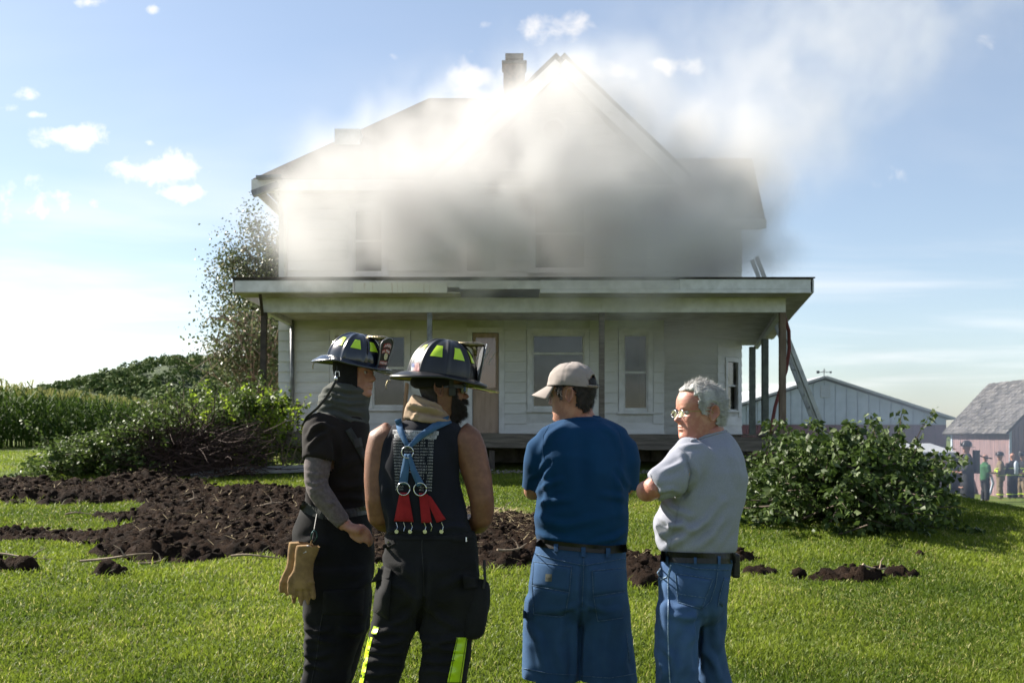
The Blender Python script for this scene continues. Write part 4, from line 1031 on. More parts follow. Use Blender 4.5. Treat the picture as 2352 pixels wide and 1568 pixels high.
def pxrings(Y, rows, grow=0.0, ex=2.3, db=0.0):
    """rows (v, uL, uR, half depth, y offset) -> rings, bottom to top"""
    out = []
    for r_ in sorted(rows, key=lambda q: -q[0]):
        v, uL, uR, b_ = r_[:4]; yc = r_[4] if len(r_) > 4 else 0.0; Yc = Y+yc
        c = P((uL+uR)/2, v, Yc); out.append(ring(c, (uR-uL)/2*Yc/F+grow, b_+grow+db, 32, ex))
    return out
def limb(mb, pts, rad, n=14, flat=1.0): return mb.tube(pts, rad, n, True, 0, flat)
def ball(mb, c, r, sc=(1,1,1), n=12):
    vs_, fs_ = [], []
    for j in range(n+1):
        ph = math.pi*j/n
        for k in range(n): vs_.append((c[0]+r*sc[0]*math.sin(ph)*math.cos(2*math.pi*k/n), c[1]+r*sc[1]*math.sin(ph)*math.sin(2*math.pi*k/n), c[2]+r*sc[2]*math.cos(ph)))
    for j in range(n):
        for k in range(n): fs_.append((j*n+k, (j+1)*n+k, (j+1)*n+(k+1)%n, j*n+(k+1)%n))
    return mb.add(vs_, fs_)
def lap(V, Fc, it, lam=.5):
    e = np.concatenate([Fc[:,[0,1]], Fc[:,[1,2]], Fc[:,[2,3]], Fc[:,[3,0]]]); e = np.unique(np.sort(e, 1), axis=0)
    deg = np.bincount(e.ravel(), minlength=len(V))[:,None].astype(float); deg[deg == 0] = 1
    for _ in range(it):
        s = np.zeros_like(V)
        for c in range(3): s[:,c] = np.bincount(e[:,0], V[e[:,1],c], len(V))+np.bincount(e[:,1], V[e[:,0],c], len(V))
        V = V+lam*(s/deg-V)
    return V
def vnormals(V, Fc):
    a = np.cross(V[Fc[:,2]]-V[Fc[:,0]], V[Fc[:,3]]-V[Fc[:,1]]); n = np.zeros_like(V)
    for k in range(4):
        for c in range(3): n[:,c] += np.bincount(Fc[:,k], a[:,c], len(V))
    return n/(np.linalg.norm(n, axis=1)[:,None]+1e-12)
def fuse(mb, voxel, it):
    me = mb.mesh('tmp'); bm = bmesh.new(); bm.from_mesh(me); bmesh.ops.recalc_face_normals(bm, faces=bm.faces); bm.to_mesh(me); bm.free()
    o = bpy.data.objects.new('tmp', me); COL.objects.link(o)
    md = o.modifiers.new('r', 'REMESH'); md.mode = 'VOXEL'; md.voxel_size = voxel
    dg = bpy.context.evaluated_depsgraph_get(); ev = o.evaluated_get(dg); m2 = ev.to_mesh()
    V = np.empty(len(m2.vertices)*3); m2.vertices.foreach_get('co', V); V = V.reshape(-1, 3)
    nl = len(m2.loops); L = np.empty(nl, np.int32); m2.loops.foreach_get('vertex_index', L); Fc = L.reshape(-1, 4)
    ev.to_mesh_clear(); bpy.data.objects.remove(o); bpy.data.meshes.remove(me)
    return lap(V, Fc, it), Fc
def polydist(u, v, pts):
    d = np.full(u.shape, 1e9); s_ = np.zeros(u.shape); n = len(pts)-1
    for i in range(n):
        (x0, y0), (x1, y1) = pts[i], pts[i+1]; L2 = (x1-x0)**2+(y1-y0)**2
        t = np.clip(((u-x0)*(x1-x0)+(v-y0)*(y1-y0))/L2, 0, 1); dx_ = u-x0-t*(x1-x0); dy_ = v-y0-t*(y1-y0)
        dd_ = np.hypot(dx_, dy_); k = dd_ < d; d = np.where(k, dd_, d); s_ = np.where(k, (i+t)/n, s_)
    return d, s_
class Cloth:
    pass
def garment(name, mb, m, parent, voxel=.011, it=5, folds=(), noise=((.006, 6, 6, 6, 1),), cuts=(), label=None, fn=None):
    V, Fc = fuse(mb, voxel, it); N = vnormals(V, Fc); u, v = proj(V)
    view = V-np.array([0,0,EYE]); view /= np.linalg.norm(view, axis=1)[:,None]; facing = np.clip(-(N*view).sum(1)+.25, 0, 1)
    d = np.zeros(len(V))
    for k, (amp, fx, fy, fz_, sd) in enumerate(noise):
        nn = vnoise(V[:,0]*fx+.37*V[:,2]*fx, V[:,1]*fy, V[:,2]*fz_, sd); amp = amp*1.5
        d += amp*((1-np.abs(nn))**2-.45)
    for pts, w, dep in folds:
        dist, s_ = polydist(u, v, pts); taper = np.clip(np.sin(np.pi*np.clip(s_*.9+.05, 0, 1)), 0, 1)**.6
        dep = dep*1.7
        d += dep*np.exp(-(dist/w)**2)*taper*facing
        d -= dep*.55*np.exp(-((dist-w*1.9)/w)**2)*taper*facing
    if fn is not None: d += fn(V, N, u, v)
    V = V+N*d[:,None]; V = lap(V, Fc, 1, .35)
    C = V[Fc].mean(1); keep = np.ones(len(Fc), bool)
    for (p, dr, rad) in cuts:
        p = np.array(p); dr = np.array(dr)/np.linalg.norm(dr); rel = C-p
        keep &= ~((rel@dr > 0) & (np.linalg.norm(rel, axis=1) < rad))
    Fk = Fc[keep]
    used = np.unique(Fk); rm = -np.ones(len(V), int); rm[used] = np.arange(len(used)); V, Fk = V[used], rm[Fk]
    o = link_mesh(name, np_mesh(name, V, Fk, True), m, parent)
    if label: o['label'] = label
    c = Cloth(); c.o = o; c.bvh = BVHTree.FromPolygons([tuple(p) for p in V], [tuple(int(i) for i in f) for f in Fk]); return c
ORI = Vector((0, 0, EYE))
def hit(cl, u, v, off=.003, default=None):
    d = Vector(((u-1176)/F, 1, -(v-HV)/F)).normalized(); best = None
    for c in (cl if isinstance(cl, (list, tuple)) else [cl]):
        r_ = c.bvh.ray_cast(ORI, d)
        if r_[0] is not None and (best is None or r_[3] < best[1]): best = (r_[0]-d*off, r_[3])
    if best is None: return (ORI+d*(default/d.y)) if default else None
    return best[0]
def ribbon(cl, pts, wpx, off=.004, n=None, Y=None, lift=None):
    """cloth strap laid on a surface along a polyline"""
    # resample
    L = [0]
    for i in range(len(pts)-1): L.append(L[-1]+math.dist(pts[i][:2], pts[i+1][:2]))
    n = n or max(4, int(L[-1]/4)); mb = MB(); rows = []
    for k in range(n+1):
        s = L[-1]*k/n; i = min(len(pts)-2, max(0, int(np.searchsorted(L, s, 'right'))-1)); t = (s-L[i])/(L[i+1]-L[i]+1e-9)
        u = pts[i][0]+(pts[i+1][0]-pts[i][0])*t; v = pts[i][1]+(pts[i+1][1]-pts[i][1])*t
        w = wpx if not isinstance(wpx, (list, tuple)) else np.interp(s/L[-1], np.linspace(0, 1, len(wpx)), wpx)
        dx_, dy_ = pts[i+1][0]-pts[i][0], pts[i+1][1]-pts[i][1]; q = math.hypot(dx_, dy_); nx_, ny_ = -dy_/q, dx_/q
        r_ = []
        for a in (-.5, 0, .5):
            p = hit(cl, u+nx_*w*a, v+ny_*w*a, off, Y); r_.append(p)
        rows.append(r_)
    # fill gaps
    for j in range(3):
        last = None
        for k in range(len(rows)):
            if rows[k][j] is None: rows[k][j] = last if last is not None else next((rr_[j] for rr_ in rows[k:] if rr_[j] is not None), None)
            last = rows[k][j]
    rows = [r_ for r_ in rows if all(p is not None for p in r_)]
    vs_, fs_ = [], []
    for r_ in rows:
        for p in r_: vs_.append(p)
        for p in r_: vs_.append(p+(p-ORI).normalized()*off*.9)
    for k in range(len(rows)-1):
        a, b_ = k*6, (k+1)*6
        fs_ += [(a,b_,b_+1,a+1),(a+1,b_+1,b_+2,a+2),(a,a+3,b_+3,b_),(a+2,b_+2,b_+5,a+5)]
    e = (len(rows)-1)*6
    fs_ += [(0,1,4,3),(1,2,5,4),(e,e+3,e+4,e+1),(e+1,e+4,e+5,e+2)]
    return mb.add(vs_, fs_)
def patch(cl, quad, nu=10, nv=10, off=.004, Y=None, bulge=0.0):
    """sewn-on panel: quad = TL, TR, BR, BL in photo px"""
    pts = []
    for j in range(nv+1):
        for i in range(nu+1):
            s, t = i/nu, j/nv
            u = (quad[0][0]*(1-s)+quad[1][0]*s)*(1-t)+(quad[3][0]*(1-s)+quad[2][0]*s)*t; v = (quad[0][1]*(1-s)+quad[1][1]*s)*(1-t)+(quad[3][1]*(1-s)+quad[2][1]*s)*t
            p = hit(cl, u, v, off+bulge*math.sin(math.pi*s)**.5*math.sin(math.pi*t)**.5, Y)
            pts.append(p)
    good = [p for p in pts if p is not None]
    if not good: return MB()
    md = sum(p.y for p in good)/len(good)
    for k, p in enumerate(pts):
        if p is None:
            j, i = divmod(k, nu+1); s, t = i/nu, j/nv
            u = (quad[0][0]*(1-s)+quad[1][0]*s)*(1-t)+(quad[3][0]*(1-s)+quad[2][0]*s)*t; v = (quad[0][1]*(1-s)+quad[1][1]*s)*(1-t)+(quad[3][1]*(1-s)+quad[2][1]*s)*t
            pts[k] = Vector(P(u, v, md))
    mb = MB(); w = nu+1; fs_ = [(j*w+i, (j+1)*w+i, (j+1)*w+i+1, j*w+i+1) for j in range(nv) for i in range(nu)]
    n0 = len(pts); rim = [i for i in range(w)]+[j*w+nu for j in range(1, nv+1)]+[nv*w+i for i in range(nu-1, -1, -1)]+[j*w for j in range(nv-1, 0, -1)]
    low = [pts[k]+(pts[k]-ORI).normalized()*(off*1.3+.002) for k in rim]
    for a in range(len(rim)):
        b_ = (a+1) % len(rim); fs_.append((rim[a], rim[b_], n0+b_, n0+a))
    return mb.add(pts+low, fs_)
def seam(cl, pts, r=.0014, off=.002, Y=None, n=None):
    out = []
    for i in range(len(pts)-1):
        k = max(2, int(math.dist(pts[i], pts[i+1])/4))
        for t in np.linspace(0, 1, k, endpoint=(i == len(pts)-2)):
            p = hit(cl, pts[i][0]+(pts[i+1][0]-pts[i][0])*t, pts[i][1]+(pts[i+1][1]-pts[i][1])*t, off, Y)
            if p is not None: out.append(p)
    mb = MB()
    if len(out) > 1: mb.tube(out, r, 5)
    return mb
def text_on(cl, lines, off=.003, Y=None, shear=0):
    """lines: (string, u_left, v_baseline, height px, max width px, slope) laid onto a surface"""
    mb = MB()
    for (s, u0, v0, hpx, wpx, slope) in lines:
        cu = bpy.data.curves.new('t', 'FONT'); cu.body = s; cu.size = 1.0; cu.resolution_u = 2; cu.offset = .0
        o = bpy.data.objects.new('t', cu); COL.objects.link(o); dg = bpy.context.evaluated_depsgraph_get(); ev = o.evaluated_get(dg); me = ev.to_mesh()
        vs_ = [v.co.copy() for v in me.vertices]; fs_ = [tuple(p.vertices) for p in me.polygons]; ev.to_mesh_clear(); bpy.data.objects.remove(o); bpy.data.curves.remove(cu)
        if not vs_: continue
        x0 = min(v.x for v in vs_); x1 = max(v.x for v in vs_); ks = wpx/(x1-x0); out = []
        for v in vs_:
            du = (v.x-x0)*ks; u = u0+du; vv = v0-v.y*hpx/.72+slope*du
            p = hit(cl, u, vv, off, Y); out.append(p if p is not None else Vector(P(u, vv, Y or 4.2)))
        mb.add(out, fs_)
    return mb
# ---------------------------------------------------------------- heads
class Frame:
    """local frame: f forward, s to its right-hand side, z up; origin at the chin level on the head axis"""
    def __init__(s, o, fwd, pitch=0.0, roll=0.0, k=1.0):
        f = Vector(fwd).normalized(); up = Vector((0,0,1)); r_ = f.cross(up).normalized()
        f2 = (f*math.cos(pitch)+up*math.sin(pitch)).normalized(); up2 = r_.cross(f2).normalized()
        if roll: q = Matrix.Rotation(roll, 3, f2); r_ = q @ r_; up2 = q @ up2
        s.o, s.f, s.r, s.u, s.k = Vector(o), f2, r_, up2, k
    def __call__(s, f, r_, h): return s.o+(s.f*f+s.r*r_+s.u*h)*s.k
H_H = [-.16,-.09,-.05,-.025,-.006,.004,.015,.03,.05,.07,.09,.11,.125,.14,.155,.175,.195,.212,.225,.232,.235]
H_F = [.030,.034,.040,.052,.066,.078,.083,.084,.088,.087,.085,.083,.084,.091,.093,.090,.080,.062,.038,.020,.0]
H_B = [.075,.070,.068,.067,.066,.066,.067,.069,.073,.079,.087,.094,.098,.101,.102,.098,.088,.070,.045,.024,.0]
H_W = [.066,.060,.057,.056,.054,.055,.057,.061,.065,.068,.070,.072,.073,.075,.076,.074,.067,.054,.034,.018,.0]
def gs(x, s): return np.exp(-(x/s)**2)
def head_pts(fr, chin=1.0, nose=1.0, jowl=0.0, grow=0.0, nu=96, nv=84, brow=1.0):
    hh_ = np.concatenate([np.linspace(-.16, 0, 16, endpoint=False), np.linspace(0, .16, 46, endpoint=False), .16+.075*np.sin(np.linspace(0, 1, nv-62)*np.pi/2)])
    Fv, Bv, Wv = np.interp(hh_, H_H, H_F), np.interp(hh_, H_H, H_B), np.interp(hh_, H_H, H_W)
    # smooth the tables
    ker = np.array([1,4,6,4,1.])/16
    sm = lambda a: np.concatenate([a[:2], np.convolve(a, ker, 'valid'), a[-2:]])
    Fv, Bv, Wv = sm(sm(Fv)), sm(sm(Bv)), sm(sm(Wv))
    th = np.linspace(0, 2*np.pi, nu, endpoint=False); T, Hh = np.meshgrid(th, hh_)
    c, s_ = np.cos(T), np.sin(T)
    e = np.where(c > 0, 2.25, 2.1)
    fx = np.sign(c)*np.abs(c)**(2/e)*np.where(c > 0, Fv[:,None], Bv[:,None]); rx = np.sign(s_)*np.abs(s_)**(2/e)*Wv[:,None]
    fr_ = c > 0
    ff = np.clip(c, 0, 1)**.7
    A = np.interp(Hh, [.070,.077,.082,.088,.094,.105,.118,.128,.136], [0,.007,.019,.0255,.0235,.016,.008,.004,0])*nose
    sg = np.interp(Hh, [.075,.085,.095,.11,.13], [.0145,.0135,.0105,.0075,.009])
    d = A*gs(rx, sg)
    d += .006*nose*gs(np.abs(rx)-.013, .006)*gs(Hh-.080, .006)                      # nostril wings
    d -= .0125*gs(np.abs(rx)-.031, .0125)*gs(Hh-.117, .0095)                        # eye sockets
    d += .0045*gs(np.abs(rx)-.031, .008)*gs(Hh-.115, .005)                          # lids
    d += .0052*brow*gs(np.abs(rx)-.026, .017)*gs(Hh-.135, .0065)                    # brows
    d += .005*gs(np.abs(rx)-.046, .013)*gs(Hh-.095, .014)                           # cheek bones
    d -= .004*gs(np.abs(rx)-.045, .012)*gs(Hh-.055, .014)*(1-jowl)
    d += .0065*gs(rx, .018)*gs(Hh-.0605, .0045)+.006*gs(rx, .016)*gs(Hh-.0495, .0045)-.0035*gs(rx, .02)*gs(Hh-.0555, .0022)
    d -= .004*gs(rx, .016)*gs(Hh-.039, .005)
    d += .010*chin*gs(rx, .019)*gs(Hh-.017, .013)
    d += jowl*.010*gs(np.abs(rx)-.045, .018)*gs(Hh-.022, .02)
    d -= .0022*gs(np.abs(rx)-.030-.25*(.075-Hh), .0035)*gs(Hh-.064, .016)           # cheek crease
    d = d*ff
    fx = fx+d
    if grow:
        L = np.sqrt(fx**2+rx**2+(np.maximum(Hh-.1, 0))**2)+1e-6; k_ = grow/L; fx = fx*(1+k_); rx = rx*(1+k_); Hh = Hh+np.maximum(Hh-.1, 0)*k_
    return fx, rx, Hh, T
def grid_faces(nu, nv):
    ii = np.arange(nu*nv).reshape(nv, nu); jj = np.roll(ii, -1, 1)
    return np.stack([ii[:-1], jj[:-1], jj[1:], ii[1:]], -1).reshape(-1, 4)
def to_world(fr, fx, rx, Hh): return np.array(fr.o)+fr.k*(fx[...,None]*np.array(fr.f)+rx[...,None]*np.array(fr.r)+Hh[...,None]*np.array(fr.u))
def head_mesh(fr, **kw):
    fx, rx, Hh, T = head_pts(fr, **kw); V = to_world(fr, fx, rx, Hh); nv, nu = fx.shape
    return V.reshape(-1, 3), grid_faces(nu, nv)
def shell(name, fr, keep, m, parent, grow=.008, noise_amp=.003, nf=60, hk=None, seed=3, **kw):
    """hair / hood lying on the head; keep(theta from the face, height) selects where"""
    fx, rx, Hh, T = head_pts(fr, grow=grow, **kw); nv, nu = fx.shape; V = to_world(fr, fx, rx, Hh).reshape(-1, 3)
    c = np.array(fr(0, 0, .1)); dirn = V-c; dirn /= np.linalg.norm(dirn, axis=1)[:,None]
    V = V+dirn*(noise_amp*fbm(V[:,0]*nf, V[:,1]*nf, V[:,2]*nf*.6, 3, seed))[:,None]
    Fc = grid_faces(nu, nv); th = np.abs((T+np.pi) % (2*np.pi)-np.pi).ravel(); hh_ = Hh.ravel()
    k = keep(th, hh_)[Fc].all(1); Fk = Fc[k]; used = np.unique(Fk); rm = -np.ones(len(V), int); rm[used] = np.arange(len(used))
    # second layer inside gives it thickness
    V1 = V[used]; V0 = V1-dirn[used]*(grow*.9+.002); n1 = len(V1); F1 = rm[Fk]; F0 = F1[:,::-1]+n1
    e = np.concatenate([F1[:,[0,1]], F1[:,[1,2]], F1[:,[2,3]], F1[:,[3,0]]]); key = np.sort(e, 1); _, inv, cnt = np.unique(key, axis=0, return_inverse=True, return_counts=True)
    bd = e[cnt[inv.ravel()] == 1]; Fs = np.stack([bd[:,1], bd[:,0], bd[:,0]+n1, bd[:,1]+n1], -1)
    o = link_mesh(name, np_mesh(name, np.concatenate([V1, V0]), np.concatenate([F1, F0, Fs]), True), m, parent)
    return o, V1, dirn[used]
def strands(name, P0, N0, n, L, w, flow, m, parent, seed=1, lift=.35, kink=.4):
    rr = np.random.default_rng(seed); i = rr.integers(0, len(P0), n); A = P0[i]+rr.normal(0, .002, (n, 3)); Nn = N0[i]
    d = Nn*lift+np.array(flow)+rr.normal(0, kink, (n, 3)); d /= np.linalg.norm(d, axis=1)[:,None]
    d2 = d-Nn*.4*lift+np.array(flow)*.5+rr.normal(0, kink*.5, (n, 3)); d2 /= np.linalg.norm(d2, axis=1)[:,None]
    ln = L*rr.uniform(.5, 1.3, n)[:,None]; s = np.cross(d, Nn+rr.normal(0, .3, (n, 3))); s /= np.linalg.norm(s, axis=1)[:,None]+1e-9; s *= w
    M_ = A+d*ln*.5; T_ = M_+d2*ln*.5; V = np.stack([A-s, A+s, M_+s*.8, M_-s*.8, T_], 1).reshape(-1, 3); k = np.arange(n)[:,None]*5
    Fc = np.concatenate([k+np.array([[0,1,2]]), k+np.array([[0,2,3]]), k+np.array([[3,2,4]])], 0)
    me = np_mesh(name, V, Fc); o = link_mesh(name, me, m, parent); o['kind'] = 'stuff'; return o
def ear(mb, fr, side, k=1.0):
    """auricle: dished oval with a rolled rim and lobe"""
    c0 = (-.014, side*.0715, .112); n = 22; ang = R(24)
    ax = lambda a, r_, out: fr(c0[0]+(-math.sin(ang)*0+1)*(-.004)+(.0175*k*r_*math.cos(a)*(1 if math.sin(a) > -.3 else .8))-.012*k*r_*math.sin(a)*.35-out*.55, c0[1]+side*out, c0[2]+.033*k*r_*math.sin(a))
    rings_ = [(0,.002),(.35,.003),(.6,.006),(.78,.013),(.92,.0175),(1.0,.016),(1.02,.010),(.9,.004),(.7,-.004)]
    vs_, fs_ = [], []
    for r_, out in rings_:
        for q in range(n):
            a = 2*math.pi*q/n; o_ = out*(.75+.45*max(0, -math.cos(a)))*(1 if math.sin(a) > -.75 else .8)
            vs_.append(ax(a, max(r_, .02), o_))
    for j in range(len(rings_)-1):
        for q in range(n): fs_.append((j*n+q, j*n+(q+1)%n, (j+1)*n+(q+1)%n, (j+1)*n+q))
    return mb.add(vs_, fs_)
def body_mesh(name, mb, fr, m, parent, voxel=.014, it=4, ears=(-1, 1), **kw):
    """fused figure plus its head, one mesh"""
    V, Fc = fuse(mb, voxel, it); Vh, Fh = head_mesh(fr, **kw); em = MB()
    for sd in ears: ear(em, fr, sd)
    Ve = np.array([tuple(p) for p in em.v]).reshape(-1, 3); Fe = np.array(em.f).reshape(-1, 4)
    V2 = np.concatenate([V, Vh, Ve]) if len(Ve) else np.concatenate([V, Vh])
    Fl = [Fc, Fh+len(V)]+([Fe+len(V)+len(Vh)] if len(Ve) else [])
    o = link_mesh(name, np_mesh(name, V2, np.concatenate(Fl), True), m, parent); return o
def eyes(fr, parent, m_w, m_i, look=(1,0,0)):
    for sd in (-1, 1):
        mb = MB(); c = fr(.0672, sd*.031, .1165); ball(mb, c, .0112*fr.k); e = mb.build('eye', m_w, parent, smooth=True)
        mb = MB(); p = fr(.0672+.0086, sd*.031, .1165); ball(mb, p, .0048*fr.k); mb.build('iris', m_i, e, smooth=True)
def boots(mb, ankle, fwd, L=.29, w=.05, hgt=.11):
    a = Vector(ankle); f = Vector(fwd).normalized(); s = f.cross(Vector((0,0,1)))
    rows = []
    for t, hw, top in ((-.28,.03,.09),(-.25,.042,.12),(-.1,.046,.14),(.1,.044,.10),(.35,.05,.075),(.6,.052,.06),(.72,.03,.04)):
        c = a+f*L*t; rows.append([tuple(Vector((c.x, c.y, 0))+s*(hw*math.cos(q))+Vector((0,0,max(.004, (top/2)+(top/2)*math.sin(q))))) for q in np.linspace(0, 2*math.pi, 12, endpoint=False)])
    return loft(mb, rows)
def skinmat(name, c1, c2, sss=.12):
    return mat(name, c1, c2, scale=26, detail=7, rough=.52, bump=.35, bscale=170, spec=.4, sss=sss, contrast=(.35,.62), bdist=.003)
def clothmat(name, c1, c2=None, scale=3, bump=.25, bscale=420, weave=0.0, rough=.92, sheen=.03, detail=5, contrast=(.3,.7)):
    return mat(name, c1, c2, scale=scale, detail=detail, rough=rough, bump=bump, bscale=bscale, weave=weave, sheen=sheen, spec=.15, contrast=contrast, bdist=.003)
M_EYEW = mat('eye_white', rgb(.36,.31,.29), rough=.25); M_IRIS = mat('iris', rgb(.03,.025,.02), rough=.1)
M_CHROME = mat('bright_metal', rgb(.65,.65,.66), rgb(.5,.5,.52), rough=.22, metal=1.0); M_BRASS = mat('aged_brass', rgb(.36,.29,.16), rgb(.16,.13,.08), scale=40, rough=.35, metal=.9, bump=.5, bscale=90)
M_LIME = mat('lime_reflective', rgb(.50,.72,.02), rgb(.42,.62,.02), scale=20, rough=.35, spec=.6)
M_BLACKCLOTH = clothmat('black_cloth', rgb(.014,.013,.014), rgb(.008,.008,.009))
M_RUBBER = mat('black_rubber', rgb(.02,.02,.02), rgb(.012,.012,.012), rough=.6)
# ------------------------------------------------------------------ fire helmets
M_HELM1 = mat('helmet_gloss_navy', rgb(.006,.010,.020), rgb(.004,.007,.014), scale=5, rough=.22, coat=.5, spec=.5)
M_HELM2 = mat('helmet_satin_black', rgb(.008,.009,.012), rgb(.006,.006,.008), scale=5, rough=.38, spec=.5)
M_LEATHER = mat('shield_leather', rgb(.014,.014,.015), rgb(.009,.009,.01), rough=.55, bump=.2, bscale=120)
M_REDPANEL = mat('shield_red', rgb(.30,.012,.016), rough=.5); M_WHITEPR = mat('white_print', rgb(.75,.75,.73), rgb(.62,.62,.60), rough=.7)
M_VISOR = glass_mat('visor_plastic', (.80,.80,.66), .06)
M_BRIMU = mat('brim_lining', rgb(.16,.20,.01), rgb(.10,.12,.01), rough=.6)
DOME_H = [.152]
def dome_pt(fr, th, ph, off=0.0):
    a = .135 if math.cos(th) > 0 else .14
    cp, sp = math.cos(ph)**.92, math.sin(ph)
    dth = min(abs((th-k*math.pi/4+math.pi) % (2*math.pi)-math.pi) for k in range(8))
    rg = .0065*math.exp(-(dth*.12*max(cp, .15)/.0085)**2)*(1.25 if (abs((th+.1) % math.pi) < .2) else 1)*min(1, (math.pi/2-ph)*2.2+.25)
    k = 1+(rg+off)/.125
    return fr(a*math.cos(th)*cp*k, .118*math.sin(th)*cp*k, DOME_H[0]*sp*(1+(rg+off)/.15)-.006)
def fire_helmet(label, fr, m, text=None, visor=True, rear_drop=.040, strap=True):
    h = thing('fire_helmet', label, 'fire helmet', tuple(fr(0,0,0)))
    mb = MB(); mb.grid(lambda s, t: dome_pt(fr, 2*math.pi*s, t*math.pi/2*.995), 192, 34, True)
    sh = mb.build('shell', m, h, smooth=True)
    # inner liner
    mb = MB(); mb.grid(lambda s, t: dome_pt(fr, 2*math.pi*s, t*math.pi/2*.995, -.012), 48, 14, True); mb.build('liner', M_BLACKCLOTH, sh, smooth=True)
    def brim_pt(th, q, side):
        c, s_ = math.cos(th), math.sin(th)
        ro = 1/math.sqrt((c/(.188 if c > 0 else .218))**2+(s_/.152)**2); ri = 1/math.sqrt((c/.130)**2+(s_/.112)**2)
        r_ = ri+(ro-ri)*q
        z = -.004-q*q*(rear_drop*max(0, -c)**1.6+.012*max(0, c)+.010*abs(s_))-q*.004
        return fr(r_*c, r_*s_, z+side)
    pr = [(0,.004),(.5,.004),(.9,.004),(.97,.006),(1.0,.002),(.99,-.004),(.95,-.005),(.9,-.004)]
    mb = MB(); mb.grid(lambda s, t: brim_pt(2*math.pi*s, pr[round(t*7)][0], pr[round(t*7)][1]), 96, 8, True); br = mb.build('brim', m, h, smooth=True)
    mb = MB(); mb.grid(lambda s, t: brim_pt(2*math.pi*s, .9*(1-t), -.004), 96, 6, True); mb.build('brim_lining', M_BRIMU, br, smooth=True)
    for k in range(8):
        thc = R(22.5+45*k); mb = MB()
        def stp(s, t, thc=thc):
            w = R(13)*(1-.36*t); return dome_pt(fr, thc+(s-.5)*2*w*.92, R(27)+t*R(23), .0022)
        mb.grid(stp, 9, 8); mb.build('sticker', M_LIME, sh, smooth=True)
    # front shield with its holder
    def shp(x, z, off=0.0):    # x across, z up from the base
        return fr(.148-.35*x*x/.055*.3+.010*(z/.17)+off, x, -.006+z*.93*DOME_H[0]/.152)
    prof = [(-.002,.040),(.03,.043),(.06,.046),(.10,.055),(.13,.058),(.150,.050),(.165,.030),(.172,.012)]
    vs_, fs_ = [], []; nx = 9
    for dz_, off in ((0,0),(0,-.006)):
        for z, w in prof:
            for i in range(nx): vs_.append(shp((i/(nx-1)*2-1)*w, z, off))
    L = len(prof)*nx
    for j in range(len(prof)-1):
        for i in range(nx-1):
            a = j*nx+i; fs_ += [(a, a+1, a+nx+1, a+nx), (L+a+1, L+a, L+a+nx, L+a+nx+1)]
    rim = [j*nx for j in range(len(prof))]+[(len(prof)-1)*nx+i for i in range(1, nx)]+[j*nx+nx-1 for j in range(len(prof)-2, -1, -1)]+[i for i in range(nx-2, 0, -1)]
    for a in range(len(rim)): b_ = (a+1) % len(rim); fs_.append((rim[a], rim[b_], L+rim[b_], L+rim[a]))
    sd = MB().add(vs_, fs_).build('front_shield', M_LEATHER, h)
    edge = [shp(s*w, z, .002) for s in (-1,) for z, w in prof]+[shp(w, z, .002) for z, w in prof[::-1]]
    MB().tube(edge, .0026, 6).build('piping', M_GUTTER, sd, smooth=True)
    if text:
        for (s_, z, hgt, w) in text:
            mb = MB(); mb.grid(lambda a, t: shp((a-.5)*2*w, z-.004+t*(hgt+.008)-(.010*((a-.5)*2)**2 if z > .06 else 0), .0016), 9, 4); mb.build('name_panel', M_REDPANEL, sd)
            cu = bpy.data.curves.new('t', 'FONT'); cu.body = s_; cu.size = 1; cu.resolution_u = 2; cu.offset = .015; o = bpy.data.objects.new('t', cu); COL.objects.link(o)
            ev = o.evaluated_get(bpy.context.evaluated_depsgraph_get()); me = ev.to_mesh(); vv = [v.co.copy() for v in me.vertices]; ff = [tuple(p.vertices) for p in me.polygons]; ev.to_mesh_clear(); bpy.data.objects.remove(o); bpy.data.curves.remove(cu)
            x0, x1 = min(v.x for v in vv), max(v.x for v in vv)
            # the shield's own left (as read from the front) is the wearer's right-hand side
            pts = []
            for v in vv:
                a = (v.x-x0)/(x1-x0)-.5; xx_ = -a*2*w*.9
                pts.append(shp(xx_, z+v.y*hgt/.72-(.010*(a*2)**2 if z > .06 else 0), .0028))
            MB().add(pts, ff).build('lettering', M_WHITEPR, sd)
        mb = MB(); c = shp(0, .062, .004); mb.tube([shp(0,.062,.0), shp(0,.062,.004)], .017, 20); mb.build('badge', M_CHROME, sd)
    mb = MB(); dh_ = DOME_H[0]-.152; pth = [(.045,.142+dh_,.012),(.068,.142+dh_,.020),(.092,.143+dh_,.026),(.118,.146+dh_,.026),(.140,.150+dh_,.020),(.156,.148+dh_,.012)]
    for i in range(len(pth)-1): pass
    mb.tube([fr(f, 0, z) for f, z, w in pth], [w for f, z, w in pth], 10, flat=.45); mb.tube([fr(.10,0,.145+dh_), fr(.118,0,.125+dh_), fr(.122,0,.10+dh_)], [.016,.010,.006], 8)
    mb.build('eagle_holder', M_BRASS, h, smooth=True)
    if visor:
        mb = MB(); mb.grid(lambda s, t: fr(.135+t*.105-.10*((s-.5)*1.1)**2, (s-.5)*.17, -.030-.006*t), 14, 5); mb.build('eye_shield', M_VISOR, h, smooth=True)
        MB().tube([fr(.24-.10*((s-.5)*1.1)**2, (s-.5)*.17, -.036) for s in np.linspace(0, 1, 12)], .0022, 6).build('eye_shield_edge', M_BRASS, h)
    MB().tube([fr(-.212,0,-.052), fr(-.222,0,-.056), fr(-.226,0,-.075), fr(-.222,0,-.088)], .003, 6).build('hanger_ring', M_BRASS, h)
    b = BVHTree.FromPolygons([tuple(Vector(v.co)+h.location) for v in sh.data.vertices], [tuple(p.vertices) for p in sh.data.polygons])
    c = Cloth(); c.o = sh; c.bvh = b; c.h = h
    return c
